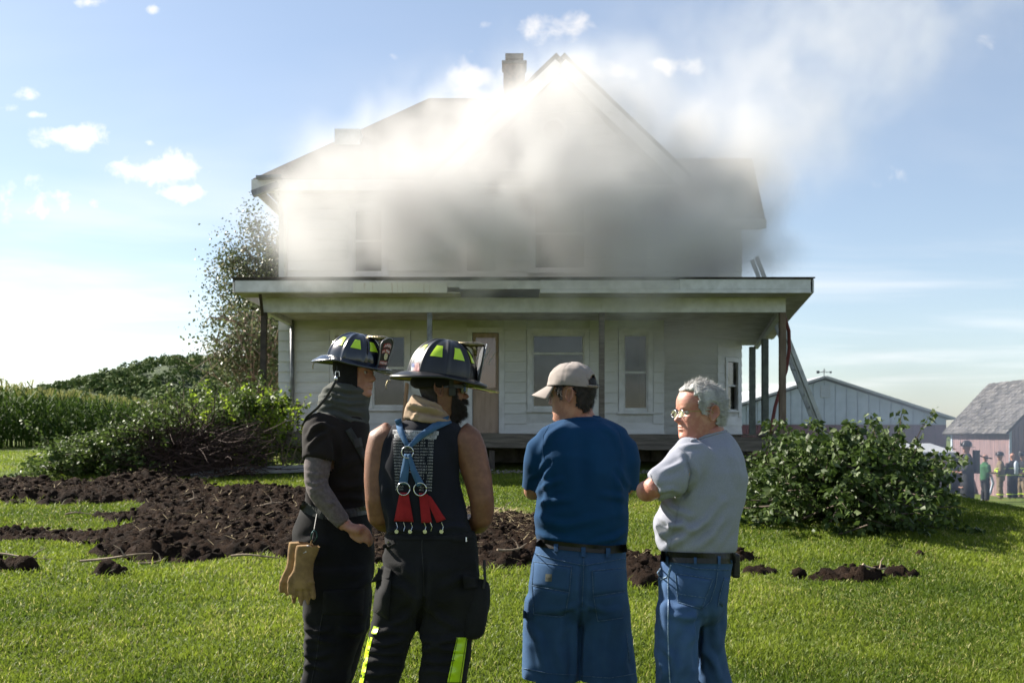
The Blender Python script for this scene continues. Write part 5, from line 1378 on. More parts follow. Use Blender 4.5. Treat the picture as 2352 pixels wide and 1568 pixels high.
# ------------------------------------------------------------------ the four people watching
SK_FAIR = skinmat('skin_fair', rgb(.38,.20,.145), rgb(.30,.14,.10)); SK_TAN = skinmat('skin_tan', rgb(.19,.085,.047), rgb(.14,.06,.034))
SK_MID = skinmat('skin_mid', rgb(.37,.195,.135), rgb(.29,.135,.092)); SK_RED = skinmat('skin_ruddy', rgb(.43,.215,.155), rgb(.34,.135,.10))
M_DARKHAIR = mat('dark_hair', rgb(.018,.014,.012), rgb(.010,.008,.007), scale=60, rough=.55, bump=.6, bscale=200, stretch=(1,1,.3))
M_GREYHAIR = mat('grey_hair', rgb(.52,.51,.49), rgb(.30,.29,.28), scale=50, rough=.6, bump=.6, bscale=180, stretch=(1,1,.35))
M_BEARD = mat('brown_beard', rgb(.022,.014,.010), rgb(.012,.008,.006), scale=60, rough=.7, bump=.6, bscale=220)
M_BELT = mat('black_leather', rgb(.012,.011,.011), rgb(.008,.008,.008), rough=.45, bump=.1)
M_STITCH = mat('pale_stitch', rgb(.22,.30,.40), rgb(.15,.22,.32), rough=.9)
def legs_down(mb, rows, Y, ankle, fwd, r0=.05):
    """trouser rows in px, carried on to the ankle"""
    rg = pxrings(Y, rows); a = Vector(ankle)
    low = [ring((a.x, a.y, .06), r0*1.15, r0*1.25, 32), ring((a.x, a.y, .22), r0*1.2, r0*1.3, 32)]
    return loft(mb, low+rg)
def hair_zone(th, h, nape=.03, burn=.085):
    n_ = .006*np.sin(h*300+th*9)+.004*np.sin(h*720)
    t_ = th+n_*6; g_ = h+n_*.5
    ear_ = ((t_-1.72)/.25)**2+((g_-.112)/.043)**2 < 1
    side = (t_ > 1.16+1.1*np.clip(.16-g_, 0, .1)*0) & (g_ > np.interp(t_, [1.1,1.2,1.45,1.5,2.0,2.1,2.6,3.2], [.15,burn+.02,burn,.13,.12,.06,nape+.005,nape]))
    return side & ~ear_
# ================================================================== man in the blue shirt
Y3 = 4.5
p3 = thing('person', 'man seen from behind in tan cap, navy blue T-shirt and denim shorts', 'person', (P(1336,0,Y3)[0], Y3, 0))
fr3 = Frame(P(1316, 969, Y3+.02), (-.90, .44, 0), pitch=R(-3), k=1.06)
mb = MB()
t3 = [(955,1300,1376,.062,.01),(968,1272,1408,.082,.01),(985,1240,1438,.103),(1010,1226,1446,.123),(1050,1224,1448,.138),(1100,1226,1448,.142),(1150,1230,1444,.142),(1200,1227,1444,.142),(1235,1230,1442,.138),(1262,1236,1436,.13)]
loft(mb, pxrings(Y3, [(v,a+13,b-13,c-.034,*r_) for v,a,b,c,*r_ in t3]))
loft(mb, pxrings(Y3, [(1240,1252,1422,.105),(1300,1246,1420,.11,-.005),(1350,1244,1420,.11,-.005),(1395,1244,1418,.10)]))
for uu, dx_ in ((1270, -6), (1396, 6)):
    limb(mb, [P(uu,1390,Y3), P(uu+dx_,1500,Y3-.01), P(uu+dx_,1580,Y3), P(uu+dx_,1660,Y3+.03), P(uu+dx_,1752,Y3+.02)], [.085,.072,.058,.056,.040])
    boots(mb, P(uu+dx_,1768,Y3+.02), (0.1*dx_/6, 1, 0))
limb(mb, [P(1340,985,Y3+.01), P(1333,955,Y3+.02), P(1326,930,Y3+.03)], [.070,.064,.060])
limb(mb, [P(1252,1034,Y3), P(1240,1066,Y3+.0), P(1226,1118,Y3+.05), P(1222,1128,Y3+.09), P(1262,1120,Y3+.22), P(1300,1108,Y3+.29)], [.065,.056,.048,.046,.042,.034])
limb(mb, [P(1420,1034,Y3), P(1432,1066,Y3+.0), P(1440,1108,Y3+.05), P(1437,1118,Y3+.09), P(1400,1112,Y3+.24), P(1360,1104,Y3+.3)], [.065,.056,.048,.046,.042,.034])
body_mesh('body', mb, fr3, SK_MID, p3, jowl=.3)
eyes(fr3, p3, M_EYEW, M_IRIS)
M_BLUE = clothmat('blue_jersey', rgb(.004,.040,.105), rgb(.003,.031,.085), scale=4, bump=.12, bscale=300)
mb = MB(); loft(mb, pxrings(Y3, t3))
limb(mb, [P(1276,1022,Y3), P(1256,1028,Y3), P(1242,1036,Y3), P(1235,1062,Y3+.0), P(1229,1112,Y3+.05), P(1227,1128,Y3+.06)], [.070,.078,.078,.072,.064,.064], 18)
limb(mb, [P(1396,1022,Y3), P(1414,1028,Y3), P(1426,1036,Y3), P(1434,1062,Y3+.0), P(1437,1112,Y3+.04), P(1436,1130,Y3+.05)], [.070,.078,.078,.072,.064,.064], 18)
folds3 = [([(1222,1108),(1242,1090),(1262,1060)],5,-.008),([(1228,1130),(1250,1116),(1290,1100)],6,.007),([(1230,1160),(1262,1150),(1310,1148)],7,.006),([(1448,1128),(1430,1112),(1412,1080)],5,-.008),
    ([(1444,1150),(1420,1140),(1380,1138)],7,.006),([(1226,1222),(1262,1236),(1330,1244)],6,.007),([(1444,1216),(1410,1236),(1360,1246)],6,.007),([(1240,1196),(1300,1206),(1380,1190)],9,.005),
    ([(1300,975),(1262,1000),(1240,1040)],7,.005),([(1378,972),(1412,1000),(1428,1044)],7,.005),([(1250,1070),(1256,1120),(1250,1170)],8,.005),([(1425,1070),(1420,1120),(1426,1180)],8,.005),([(1336,990),(1338,1060),(1334,1130)],16,-.006)]
sh3 = garment('shirt', mb, M_BLUE, p3, .0105, 5, folds3, ((.006,3.5,4,5,31),(.0025,9,9,12,32)), cuts=[(P(1228,1118,Y3+.055), (-.05,.25,-1), .085), (P(1436,1120,Y3+.045), (.05,.2,-1), .085), (P(1336,1263,Y3), (0.015,0,-1), .4)])
seam(sh3, [(1298,960),(1316,956),(1340,955),(1362,956),(1379,958)], .0055, .001, Y3).build('collar', M_BLUE, sh3.o, smooth=True)
seam(sh3, [(1296,968),(1318,965),(1340,964),(1362,965),(1381,966)], .0012, .001).build('collar_seam', M_BLUE, sh3.o)
for sp in ([(1262,976),(1248,1000),(1246,1040),(1258,1080)], [(1414,974),(1426,1000),(1428,1040),(1420,1080)]): seam(sh3, sp, .0012, .0008).build('armhole_seam', M_BLUE, sh3.o)
M_DENIM = clothmat('denim_shorts', rgb(.036,.085,.175), rgb(.025,.062,.135), scale=5, bump=.35, bscale=500, weave=180, detail=7)
mb = MB(); loft(mb, pxrings(Y3, [(1240,1236,1438,.128),(1262,1231,1438,.134),(1300,1222,1439,.146,-.012),(1345,1215,1443,.15,-.014),(1385,1213,1444,.142,-.01),(1410,1230,1428,.11),(1428,1262,1400,.07)]))
loft(mb, pxrings(Y3, [(1370,1207,1339,.125,-.01),(1424,1204,1337,.122),(1480,1201,1334,.118),(1562,1198,1331,.115)])); loft(mb, pxrings(Y3, [(1370,1335,1446,.125,-.01),(1450,1337,1452,.122),(1500,1336,1457,.118),(1567,1335,1463,.115)]))
fs3 = [([(1339,1300),(1338,1350),(1337,1395)],6,-.012),([(1336,1395),(1333,1470),(1332,1560)],6,-.016),([(1318,1392),(1285,1402),(1240,1400)],6,.006),([(1356,1392),(1392,1404),(1430,1398)],6,.006),([(1215,1440),(1240,1470),(1250,1540)],9,.006),
       ([(1290,1420),(1280,1480),(1296,1555)],10,.006),([(1400,1430),(1390,1490),(1400,1560)],10,.006),([(1440,1470),(1432,1520),(1446,1560)],8,.006),([(1310,1460),(1316,1520),(1308,1558)],8,-.005)]
so3 = garment('shorts', mb, M_DENIM, p3, .0105, 9, fs3, ((.006,5,5,3,35),(.003,10,10,12,36)), cuts=[(P(1265,1557,Y3), (-.08,0,-1), .17), (P(1398,1561,Y3), (-.08,0,-1), .17)])
M_SEAM = mat('denim_seam', rgb(.03,.07,.14), rgb(.085,.145,.23), scale=120, rough=.95, bump=.4, bscale=300)
for q in ([(1226,1289),(1313,1301),(1308,1358),(1221,1343)], [(1221,1345),(1308,1360),(1297,1414),(1224,1409)], [(1360,1309),(1435,1303),(1436,1357),(1362,1368)], [(1362,1370),(1436,1359),(1432,1418),(1373,1426)]):
    po = patch(so3, q, 10, 8, .004, Y3-.14).build('pocket', M_DENIM, so3.o, smooth=True)
for sp in ([(1226,1289),(1313,1301),(1308,1358),(1298,1412),(1288,1416),(1226,1410),(1222,1345),(1226,1289)], [(1222,1344),(1308,1360)], [(1435,1303),(1360,1310),(1363,1368),(1373,1426),(1432,1418)], [(1362,1369),(1436,1358)],
           [(1226,1270),(1280,1285),(1341,1298)], [(1341,1298),(1400,1288),(1436,1281)], [(1341,1262),(1340,1330),(1337,1392)], [(1199,1533),(1262,1546),(1330,1549)], [(1335,1551),(1400,1556),(1461,1546)], [(1440,1455),(1446,1520)]):
    seam(so3, sp, .0019, .0045, Y3-.14).build('seam', M_SEAM, so3.o)
patch(so3, [(1253,1317),(1268,1317.5),(1267,1335),(1252,1334)], 4, 4, .0065).build('label_patch', mat('patch_olive', rgb(.10,.105,.085), rough=.8), so3.o)
text_on(so3, [('Lee', 1254.5, 1329.5, 6, 10, 0)], .0078).build('patch_lettering', M_BELT, so3.o)
patch(so3, [(1201,1400),(1224,1408),(1222,1420),(1201,1419)], 4, 3, .008, Y3-.08).build('hammer_loop', M_DENIM, so3.o)
ribbon([so3, sh3], [(1232,1245),(1280,1252),(1340,1258),(1400,1262),(1440,1258)], 18, .006, 24, Y3-.12).build('belt', M_BELT, p3)
for u, v in ((1277,1252),(1340,1264),(1397,1266)): patch(so3, [(u-5,v-8),(u+5,v-8),(u+5,v+14),(u-5,v+14)], 3, 5, .012, Y3-.13).build('belt_loop', M_DENIM, so3.o)
# hair and cap
ho_, hp_, hn_ = shell('hair', fr3, lambda th, h: hair_zone(th, h) & (h < .185), M_DARKHAIR, p3, .008, .0035, 90)
strands('hair_strand', hp_, hn_, 3200, .014, .0005, tuple(-fr3.f*.35-fr3.u*.6), M_DARKHAIR, ho_, 5, .2, .2)
M_CAP = clothmat('taupe_cap', rgb(.30,.265,.245), rgb(.24,.21,.195), scale=5, bump=.3, bscale=350)
M_CAPD = clothmat('cap_lining', rgb(.05,.045,.04))
frc = Frame(fr3(0, 0, .153), tuple(fr3.f), pitch=R(4), k=1.06)
def cap_pt(th, ph, off=0.0):
    c = math.cos(th); a = .103 if c > 0 else .113
    cp = math.cos(ph)**.75
    dth = min(abs((th-k*math.pi/3-math.pi/6+math.pi) % (2*math.pi)-math.pi) for k in range(6)); sg_ = -.0016*math.exp(-(dth*.09*max(cp,.2)/.003)**2)
    k = 1+(off+sg_+.0022*float(vnoise(th*3, ph*5, 0, 77)))/.1
    return frc(a*c*cp*k, .089*math.sin(th)*cp*k, .098*math.sin(ph)*k-.010*max(0, -c)*(1-ph))
cap = thing('cap', None, None); cap.parent = p3; cap.location = Vector(frc(0,0,0))-worldloc(p3)
nu_, nv_ = 96, 26; Vc = [cap_pt(2*math.pi*i/nu_, (j/(nv_-1))*math.pi/2*.995) for j in range(nv_) for i in range(nu_)]; Fc_ = []
for j in range(nv_-1):
    for i in range(nu_):
        th = 2*math.pi*(i+.5)/nu_; ph = (j+.5)/(nv_-1)*90; dt = math.degrees(abs(th-math.pi))
        if dt < 31 and 6 < ph < 6+26*math.sqrt(max(0, 1-(dt/31)**2)): continue
        Fc_.append((j*nu_+i, j*nu_+(i+1)%nu_, (j+1)*nu_+(i+1)%nu_, (j+1)*nu_+i))
cr_o = MB().add(Vc, Fc_).build('crown', M_CAP, cap, smooth=True); sdm = cr_o.modifiers.new('thick', 'SOLIDIFY'); sdm.thickness = .0025; sdm.offset = -1
def bill(s, t):
    a = (s-.5)*R(124); ro = .103+.078*t*math.cos(a*.92)**.6; x = ro*math.cos(a)*(1 if t else 1); y = (.089+.012*t)*math.sin(a)
    return frc(x, y, .004-.040*t-.018*(abs(a)/R(62))**2*(.3+t))
bo = MB().grid(bill, 26, 10).build('brim', M_CAP, cap, smooth=True); sdm = bo.modifiers.new('thick', 'SOLIDIFY'); sdm.thickness = .004
mb = MB(); ball(mb, cap_pt(0, math.pi/2*.99, .002), .008, (1,1,.6)); mb.build('button', M_CAP, cap, smooth=True)
MB().tube([cap_pt(a, .09, .0035) for a in np.linspace(math.pi-.62, math.pi+.62, 14)], .009, 8, flat=.35, up=tuple(fr3.u)).build('strap', M_CAP, cap, smooth=True)
mb = MB(); mb.grid(lambda s, t: cap_pt(math.pi-.02-.55+s*.16, .02+.16*t, .006), 5, 4); mb.build('tag', mat('navy_tag', rgb(.012,.016,.05), rough=.7), cap)
MB().tube([cap_pt(a, .015, .002) for a in np.linspace(0, 2*math.pi, 60)], .0022, 5).build('edge_binding', M_CAPD, cap)
for k in range(6):
    th = k*math.pi/3+math.pi/6
    if abs(th-math.pi) < .4: continue
    for d_ in (-.035, .035): MB().tube([cap_pt(th+d_/max(.25, math.cos(p)), p, .0012) for p in np.linspace(.04, 1.3, 16)], .0011, 5).build('stitching', M_CAPD, cap)
# ================================================================== man in the grey shirt
Y4 = 4.02
p4 = thing('person', 'grey-haired man with glasses, grey T-shirt and blue jeans, arms folded', 'person', (P(1600,0,Y4)[0], Y4, 0))
fr4 = Frame(P(1607, 1012, Y4), (-.94, -.30, 0), pitch=R(-2), k=.985)
t4 = [(990,1592,1668,.062,.02),(1006,1574,1686,.085,.02),(1026,1560,1700,.11,.01),(1050,1550,1712,.13),(1085,1542,1715,.145),(1140,1524,1711,.155),(1195,1504,1696,.155),(1215,1501,1693,.152),(1250,1506,1690,.146),(1268,1516,1689,.138)]
mb = MB(); loft(mb, pxrings(Y4, [(v,a+15,b-15,c-.036,*r_) for v,a,b,c,*r_ in t4]))
loft(mb, pxrings(Y4, [(1262,1540,1668,.10),(1300,1538,1660,.105),(1350,1536,1652,.105),(1405,1536,1646,.09)]))
limb(mb, [P(1566,1390,Y4-.06), P(1556,1490,Y4-.08), P(1554,1560,Y4-.07), P(1556,1650,Y4-.03), P(1560,1755,Y4-.02)], [.085,.07,.058,.056,.042]); boots(mb, P(1560,1768,Y4-.02), (-.7,.7,0))
limb(mb, [P(1628,1390,Y4+.05), P(1628,1490,Y4+.08), P(1636,1560,Y4+.09), P(1645,1650,Y4+.1), P(1645,1755,Y4+.12)], [.060,.052,.05,.05,.042]); boots(mb, P(1645,1768,Y4+.12), (-.5,.8,0))
limb(mb, [P(1632,1020,Y4+.02), P(1626,996,Y4+.01), P(1622,975,Y4)], [.080,.070,.064])
limb(mb, [P(1582,1062,Y4-.10), P(1540,1098,Y4-.15), P(1496,1124,Y4-.17), P(1484,1128,Y4-.13), P(1500,1120,Y4+.05), P(1530,1108,Y4+.2)], [.066,.056,.046,.045,.040,.032])
body_mesh('body', mb, fr4, SK_RED, p4, jowl=.9, nose=1.12, chin=.9)
eyes(fr4, p4, M_EYEW, M_IRIS)
M_GREY = clothmat('heather_grey_jersey', rgb(.265,.275,.325), rgb(.215,.225,.27), scale=330, bump=.15, bscale=300, detail=2)
mb = MB(); loft(mb, pxrings(Y4, t4))
limb(mb, [P(1600,1040,Y4-.06), P(1580,1066,Y4-.10), P(1542,1096,Y4-.14), P(1510,1113,Y4-.165), P(1500,1117,Y4-.17)], [.088,.085,.074,.066,.062], 18)
folds4 = [([(1575,1046),(1590,1090),(1578,1130),(1566,1142)],6,-.012),([(1520,1150),(1545,1170),(1590,1185)],7,.009),([(1512,1185),(1545,1205),(1600,1215)],8,.010),([(1510,1235),(1540,1215),(1580,1190)],7,.008),([(1522,1262),(1560,1240),(1625,1195),(1660,1150)],8,.008),
          ([(1555,1030),(1580,1024),(1610,1022)],5,.006),([(1600,1260),(1640,1225),(1668,1180)],9,.007),([(1520,1085),(1545,1075),(1572,1060)],6,.006),([(1510,1130),(1540,1122),(1560,1128)],5,.006),([(1670,1020),(1690,1060),(1698,1110)],9,.006),([(1500,1222),(1520,1245),(1540,1266)],5,-.007),([(1650,1250),(1675,1215),(1690,1170)],8,.006)]
sh4 = garment('shirt', mb, M_GREY, p4, .0105, 5, folds4, ((.006,4,4,5,41),(.003,9,9,11,42)), cuts=[(P(1602,1268,Y4), (0,0,-1), .4)])
seam(sh4, [(1556,1024),(1576,1044),(1590,1085),(1578,1128),(1566,1142)], .0016, .001).build('armhole_seam', M_GREY, sh4.o)
seam(sh4, [(1586,1012),(1600,1009),(1620,1002),(1645,994),(1668,990)], .006, .001, Y4).build('collar', M_GREY, sh4.o, smooth=True)
seam(sh4, [(1562,1146),(1550,1200),(1536,1264)], .0013, .001).build('side_seam', M_GREY, sh4.o)
seam(sh4, [(1494,1088),(1502,1112),(1514,1140)], .002, .001).build('cuff_hem', M_GREY, sh4.o)
M_JEAN = clothmat('blue_jeans', rgb(.055,.11,.22), rgb(.026,.058,.13), scale=4, bump=.35, bscale=500, weave=180, detail=7)
mb = MB(); loft(mb, pxrings(Y4, [(1266,1519,1689,.132),(1300,1516,1680,.138),(1340,1514,1672,.142,-.01),(1385,1512,1668,.137),(1410,1524,1656,.105),(1428,1546,1640,.07)]))
legs_down(mb, [(1380,1508,1616,.125,-.05),(1450,1505,1606,.115,-.06),(1520,1506,1602,.108,-.07),(1568,1508,1600,.105,-.06)], Y4, P(1558,1740,Y4-.02), (-1,1,0), .075)
legs_down(mb, [(1380,1590,1667,.12,.06),(1476,1592,1661,.11,.08),(1523,1594,1668,.108,.09),(1568,1596,1680,.105,.1)], Y4, P(1645,1740,Y4+.12), (-1,1,0), .075)
fj4 = [([(1608,1400),(1604,1450),(1600,1530)],7,-.015),([(1610,1410),(1580,1420),(1540,1410)],7,.007),([(1600,1440),(1575,1480),(1570,1540)],10,.008),([(1520,1480),(1545,1510),(1555,1560)],8,.007),([(1650,1380),(1640,1430),(1648,1480)],9,.007),([(1530,1350),(1526,1420),(1535,1480)],9,.006),([(1615,1490),(1640,1520),(1655,1560)],9,.008),([(1512,1500),(1530,1545),(1520,1566)],7,.008)]
je4 = garment('jeans', mb, M_JEAN, p4, .0105, 8, fj4, ((.007,5,5,4,45),(.003,11,11,11,46)))
patch(je4, [(1551,1316),(1636,1330),(1612,1398),(1556,1382)], 10, 8, .004, Y4-.14).build('pocket', M_JEAN, je4.o, smooth=True)
patch(je4, [(1664,1326),(1676,1326),(1660,1394),(1650,1384)], 4, 6, .004, Y4-.05).build('pocket', M_JEAN, je4.o, smooth=True)
for sp in ([(1551,1316),(1638,1329),(1612,1398),(1590,1392),(1557,1382),(1551,1316)], [(1554,1362),(1590,1368),(1622,1372)], [(1541,1290),(1600,1305),(1676,1308)], [(1650,1300),(1645,1340),(1632,1380),(1612,1400)], [(1664,1326),(1652,1370),(1650,1392)]): seam(je4, sp, .0018, .0045, Y4-.14).build('seam', M_SEAM, je4.o)
M_PALESEAM = mat('faded_seam', rgb(.30,.38,.48), rgb(.12,.2,.32), scale=90, rough=.95, bump=.5, bscale=200)
seam(je4, [(1540,1296),(1534,1330),(1535,1380),(1534,1450),(1536,1520),(1539,1568)], .0026, .0015, Y4-.1).build('side_seam', M_PALESEAM, je4.o)
seam(je4, [(1520,1300),(1510,1315),(1518,1330),(1532,1324),(1541,1296)], .0028, .003, Y4-.1).build('pocket_edge', M_PALESEAM, je4.o)
ribbon([je4, sh4], [(1517,1277),(1545,1279),(1600,1281),(1660,1282),(1690,1281)], 24, .007, 24, Y4-.1).build('belt', M_BELT, p4)
for u in (1532, 1597, 1652): patch(je4, [(u-3.5,1265),(u+3.5,1265),(u+3,1296),(u-3,1296)], 3, 5, .013, Y4-.12).build('belt_loop', M_JEAN, je4.o)
case = MB().box(P(1680,0,Y4)[0], P(1697,0,Y4)[0], Y4-.03, Y4+.06, P(0,1325,Y4)[2], P(0,1270,Y4)[2]).build('belt_case', M_BELT, p4); bevelled(case, .008, 2)
# grey hair, ear hair, glasses
ho_, hp_, hn_ = shell('hair', fr4, lambda th, h: hair_zone(th, h, .055, .10) | (h > .206) | ((th > .95) & (h > .188)), M_GREYHAIR, p4, .010, .004, 80, jowl=.9)
strands('hair_strand', hp_, hn_, 9000, .026, .0006, tuple(-fr4.f*.75-fr4.u*.15), M_GREYHAIR, ho_, 6, .16, .22)
tp_ = hp_[(hp_[:,2] > np.percentile(hp_[:,2], 70))]; tn_ = hn_[(hp_[:,2] > np.percentile(hp_[:,2], 70))]
strands('hair_strand', tp_, tn_, 500, .026, .0005, tuple(-fr4.f*.5+fr4.u*.1), M_GREYHAIR, ho_, 8, .45, .4)
gl = thing('glasses', None, None); gl.parent = p4; gl.location = Vector(fr4(.1,0,.117))-worldloc(p4)
M_LENS = glass_mat('spectacle_lens', (.92,.93,.92), .02)
for sd in (-1, 1):
    cpts = [fr4(.098-.012*abs(math.cos(a)*.022+sd*.0)*3, sd*.031+.024*math.cos(a)*1.0, .114+.0155*math.sin(a)) for a in np.linspace(0, 2*math.pi, 21)]
    MB().tube(cpts, .0011, 5).build('rim', M_CHROME, gl, smooth=True)
    MB().add(cpts[:-1], [tuple(range(20))]).build('lens', M_LENS, gl)
    MB().tube([fr4(.094, sd*.055, .120), fr4(.085, sd*.068, .121), fr4(.03, sd*.076, .122), fr4(-.012, sd*.078, .124), fr4(-.024, sd*.077, .110)], .0012, 5).build('temple', M_CHROME, gl)
MB().tube([fr4(.098,-.008,.118), fr4(.104,0,.121), fr4(.098,.008,.118)], .0012, 5).build('bridge', M_CHROME, gl)
# ================================================================== bare-armed firefighter
Y2 = 4.2
p2 = thing('person', 'bearded firefighter from behind in sleeveless printed top, crossed blue braces and turnout trousers', 'person', (P(985,0,Y2)[0], Y2, 0))
fr2 = Frame(P(1014, 957, Y2+.03), (.985, .17, 0), pitch=R(-3), k=1.03)
t2 = [(960,944,1034,.068,.02),(974,912,1056,.09,.01),(988,890,1068,.105),(1012,876,1062,.12),(1050,869,1055,.132),(1080,868,1053,.138),(1140,873,1062,.138),(1200,882,1077,.133),(1228,885,1086,.13)]
mb = MB(); loft(mb, pxrings(Y2, [(v,a+13,b-13,c-.032,*r_) for v,a,b,c,*r_ in t2]))
loft(mb, pxrings(Y2, [(1215,902,1072,.105),(1300,900,1078,.11),(1380,898,1074,.10)]))
limb(mb, [P(925,1345,Y2), P(900,1450,Y2-.02), P(868,1565,Y2), P(850,1680,Y2+.03), P(840,1770,Y2+.03)], [.09,.072,.06,.056,.045]); boots(mb, P(838,1800,Y2+.03), (-.2,1,0), .31)
limb(mb, [P(1040,1345,Y2), P(1028,1450,Y2-.02), P(1020,1565,Y2), P(1018,1680,Y2+.03), P(1018,1770,Y2+.03)], [.09,.072,.06,.056,.045]); boots(mb, P(1018,1800,Y2+.03), (.2,1,0), .31)
limb(mb, [P(992,990,Y2+.01), P(992,955,Y2+.015), P(1000,925,Y2+.02)], [.085,.072,.064])
limb(mb, [P(908,998,Y2), P(880,1014,Y2), P(872,1050,Y2-.01), P(866,1100,Y2-.02), P(865,1150,Y2-.03), P(868,1186,Y2-.02), P(880,1198,Y2+.06), P(908,1204,Y2+.2), P(930,1200,Y2+.27)], [.07,.074,.066,.058,.050,.047,.045,.040,.033])
limb(mb, [P(1050,998,Y2), P(1070,1012,Y2), P(1082,1040,Y2-.01), P(1098,1100,Y2-.02), P(1107,1150,Y2-.03), P(1108,1190,Y2-.02), P(1098,1202,Y2+.06), P(1066,1200,Y2+.2), P(1040,1196,Y2+.27)], [.07,.076,.070,.062,.054,.050,.047,.042,.034])
body_mesh('body', mb, fr2, SK_TAN, p2, .0125, 5, chin=1.0)
eyes(fr2, p2, M_EYEW, M_IRIS)
M_TANK = clothmat('navy_black_jersey', rgb(.013,.014,.021), rgb(.009,.010,.015), scale=4, bump=.15, bscale=300)
mb = MB(); loft(mb, pxrings(Y2, t2))
def tankfn(V, N, u, v): return np.zeros(len(V))
f2 = [([(868,1080),(882,1120),(884,1190)],7,.008),([(890,1150),(900,1190),(896,1222)],6,.008),([(1056,1110),(1064,1160),(1060,1215)],8,.008),([(890,1222),(930,1212),(980,1218)],6,.007),([(1000,1218),(1040,1208),(1076,1214)],6,.007),([(900,985),(886,1010),(878,1050)],5,.006),([(970,1000),(974,1080),(972,1180)],14,-.007),([(1040,1010),(1050,1060),(1052,1100)],7,.006)]
ta2 = garment('tank_top', mb, M_TANK, p2, .0105, 4, f2, ((.006,4,4,4,51),(.003,9,9,10,52)), cuts=[(P(985,1232,Y2), (0,0,-1), .4)])
mb = MB()
for pts in ([(866,1078),(872,1050),(880,1015),(892,990)], [(1051,1078),(1050,1040),(1046,1012),(1062,988)]): pass
M_TURN = clothmat('turnout_black', rgb(.016,.016,.017), rgb(.009,.009,.010), scale=6, bump=.4, bscale=260, weave=120)
mb = MB(); loft(mb, pxrings(Y2, [(1220,888,1089,.134),(1260,884,1095,.142),(1300,878,1100,.15,-.01),(1340,873,1104,.152,-.014),(1372,868,1105,.145,-.01),(1395,886,1088,.11),(1412,920,1046,.07)]))
legs_down(mb, [(1350,864,978,.13,-.01),(1400,857,972,.122),(1446,849,955,.118),(1500,839,939,.112),(1568,820,916,.108)], Y2, P(842,1740,Y2+.03), (0,1,0), .085)
legs_down(mb, [(1350,972,1106,.13,-.01),(1400,969,1098,.122),(1452,966,1087,.118),(1500,966,1084,.112),(1568,963,1075,.108)], Y2, P(1018,1740,Y2+.03), (0,1,0), .085)
fp2 = [([(976,1290),(975,1340),(972,1385)],6,-.012),([(972,1385),(964,1420),(958,1450)],7,-.016),([(860,1455),(890,1448),(940,1452)],6,.012),([(852,1472),(885,1480),(930,1466)],6,.012),([(846,1490),(880,1500),(925,1496)],6,.012),([(838,1520),(870,1516),(918,1524)],6,.011),([(832,1545),(866,1548),(912,1540)],6,.011),
       ([(968,1466),(1005,1474),(1060,1462)],6,.012),([(966,1490),(1000,1484),(1052,1494)],6,.012),([(968,1514),(1010,1520),(1050,1510)],6,.012),([(966,1542),(1000,1536),(1046,1546)],6,.011),([(960,1390),(930,1420),(890,1440)],8,.010),([(985,1390),(1010,1420),(1050,1440)],8,.010),([(890,1290),(925,1300),(950,1330)],9,.007),([(1090,1320),(1050,1330),(1010,1350)],9,.007),([(900,1340),(930,1350),(955,1380)],8,.007)]
tr2 = garment('turnout_trousers', mb, M_TURN, p2, .0105, 7, fp2, ((.008,5,5,7,55),(.004,11,11,14,56)))
def pocket_block(cl, quad, dep, name, m, parent, Y):
    o = patch(cl, quad, 10, 12, .01, Y, dep).build(name, m, parent, smooth=True); return o
pocket_block(tr2, [(868,1302),(900,1318),(892,1424),(856,1402)], .03, 'cargo_pocket', M_TURN, tr2.o, Y2-.05)
patch(tr2, [(878,1298),(900,1308),(896,1328),(850,1338)], 8, 5, .03, Y2-.06).build('pocket_flap', M_TURN, tr2.o, smooth=True)
mbp = MB(); lp_ = [P(1098,1322,Y2-.02), P(1104,1344,Y2-.02), P(1105,1400,Y2-.02), P(1098,1446,Y2-.02), P(1090,1460,Y2-.02)]
loft(mbp, [ring(P(u,v,Y2-.01), a*Y2/F, b_, 24, 3.2) for u,v,a,b_ in ((1080,1462,22,.06),(1088,1450,26,.085),(1092,1420,28,.095),(1096,1380,28,.095),(1098,1350,27,.09),(1096,1335,26,.08))])
garment('cargo_pocket', mbp, M_TURN, tr2.o, .009, 3, (), ((.006,9,9,6,58),))
patch(tr2, [(1062,1318),(1118,1332),(1114,1346),(1066,1352)], 6, 5, .03, Y2-.09).build('pocket_flap', M_TURN, tr2.o, smooth=True)
MB().tube([P(1112,1285,Y2-.08), P(1114,1330,Y2-.09), P(1110,1350,Y2-.09)], .006, 6).build('radio_stub', M_RUBBER, p2)
for q in ([(1050,1463),(1074,1463),(1069,1500),(1041,1500)], [(1041,1500),(1069,1500),(1060,1566),(1027,1566)]): patch(tr2, q, 6, 10, .005, Y2-.08).build('reflective_trim', M_LIME, tr2.o, smooth=True)
for uu in ((1052,1463,1044,1500,1031,1566),(1072,1463,1066,1500,1056,1566)): seam(tr2, [(uu[0],uu[1]),(uu[2],uu[3]),(uu[4],uu[5])], .0012, .0065, Y2-.09).build('trim_stitch', M_BELT, tr2.o)
ribbon(tr2, [(864,1438),(858,1455)], 12, .006, 6, Y2-.06).build('reflective_trim', M_LIME, tr2.o)
ribbon(tr2, [(851,1462),(843,1495),(837,1530),(829,1568)], 9, .005, 16, Y2-.03).build('reflective_trim', M_LIME, tr2.o)
seam(tr2, [(970,1222),(969,1260),(973,1320),(974,1380)], .0014, .0012).build('back_seam', M_RUBBER, tr2.o)
ribbon([tr2], [(889,1229),(930,1232),(985,1232),(1040,1232),(1088,1228)], 13, .005, 24, Y2-.12).build('waistband', M_TURN, tr2.o)
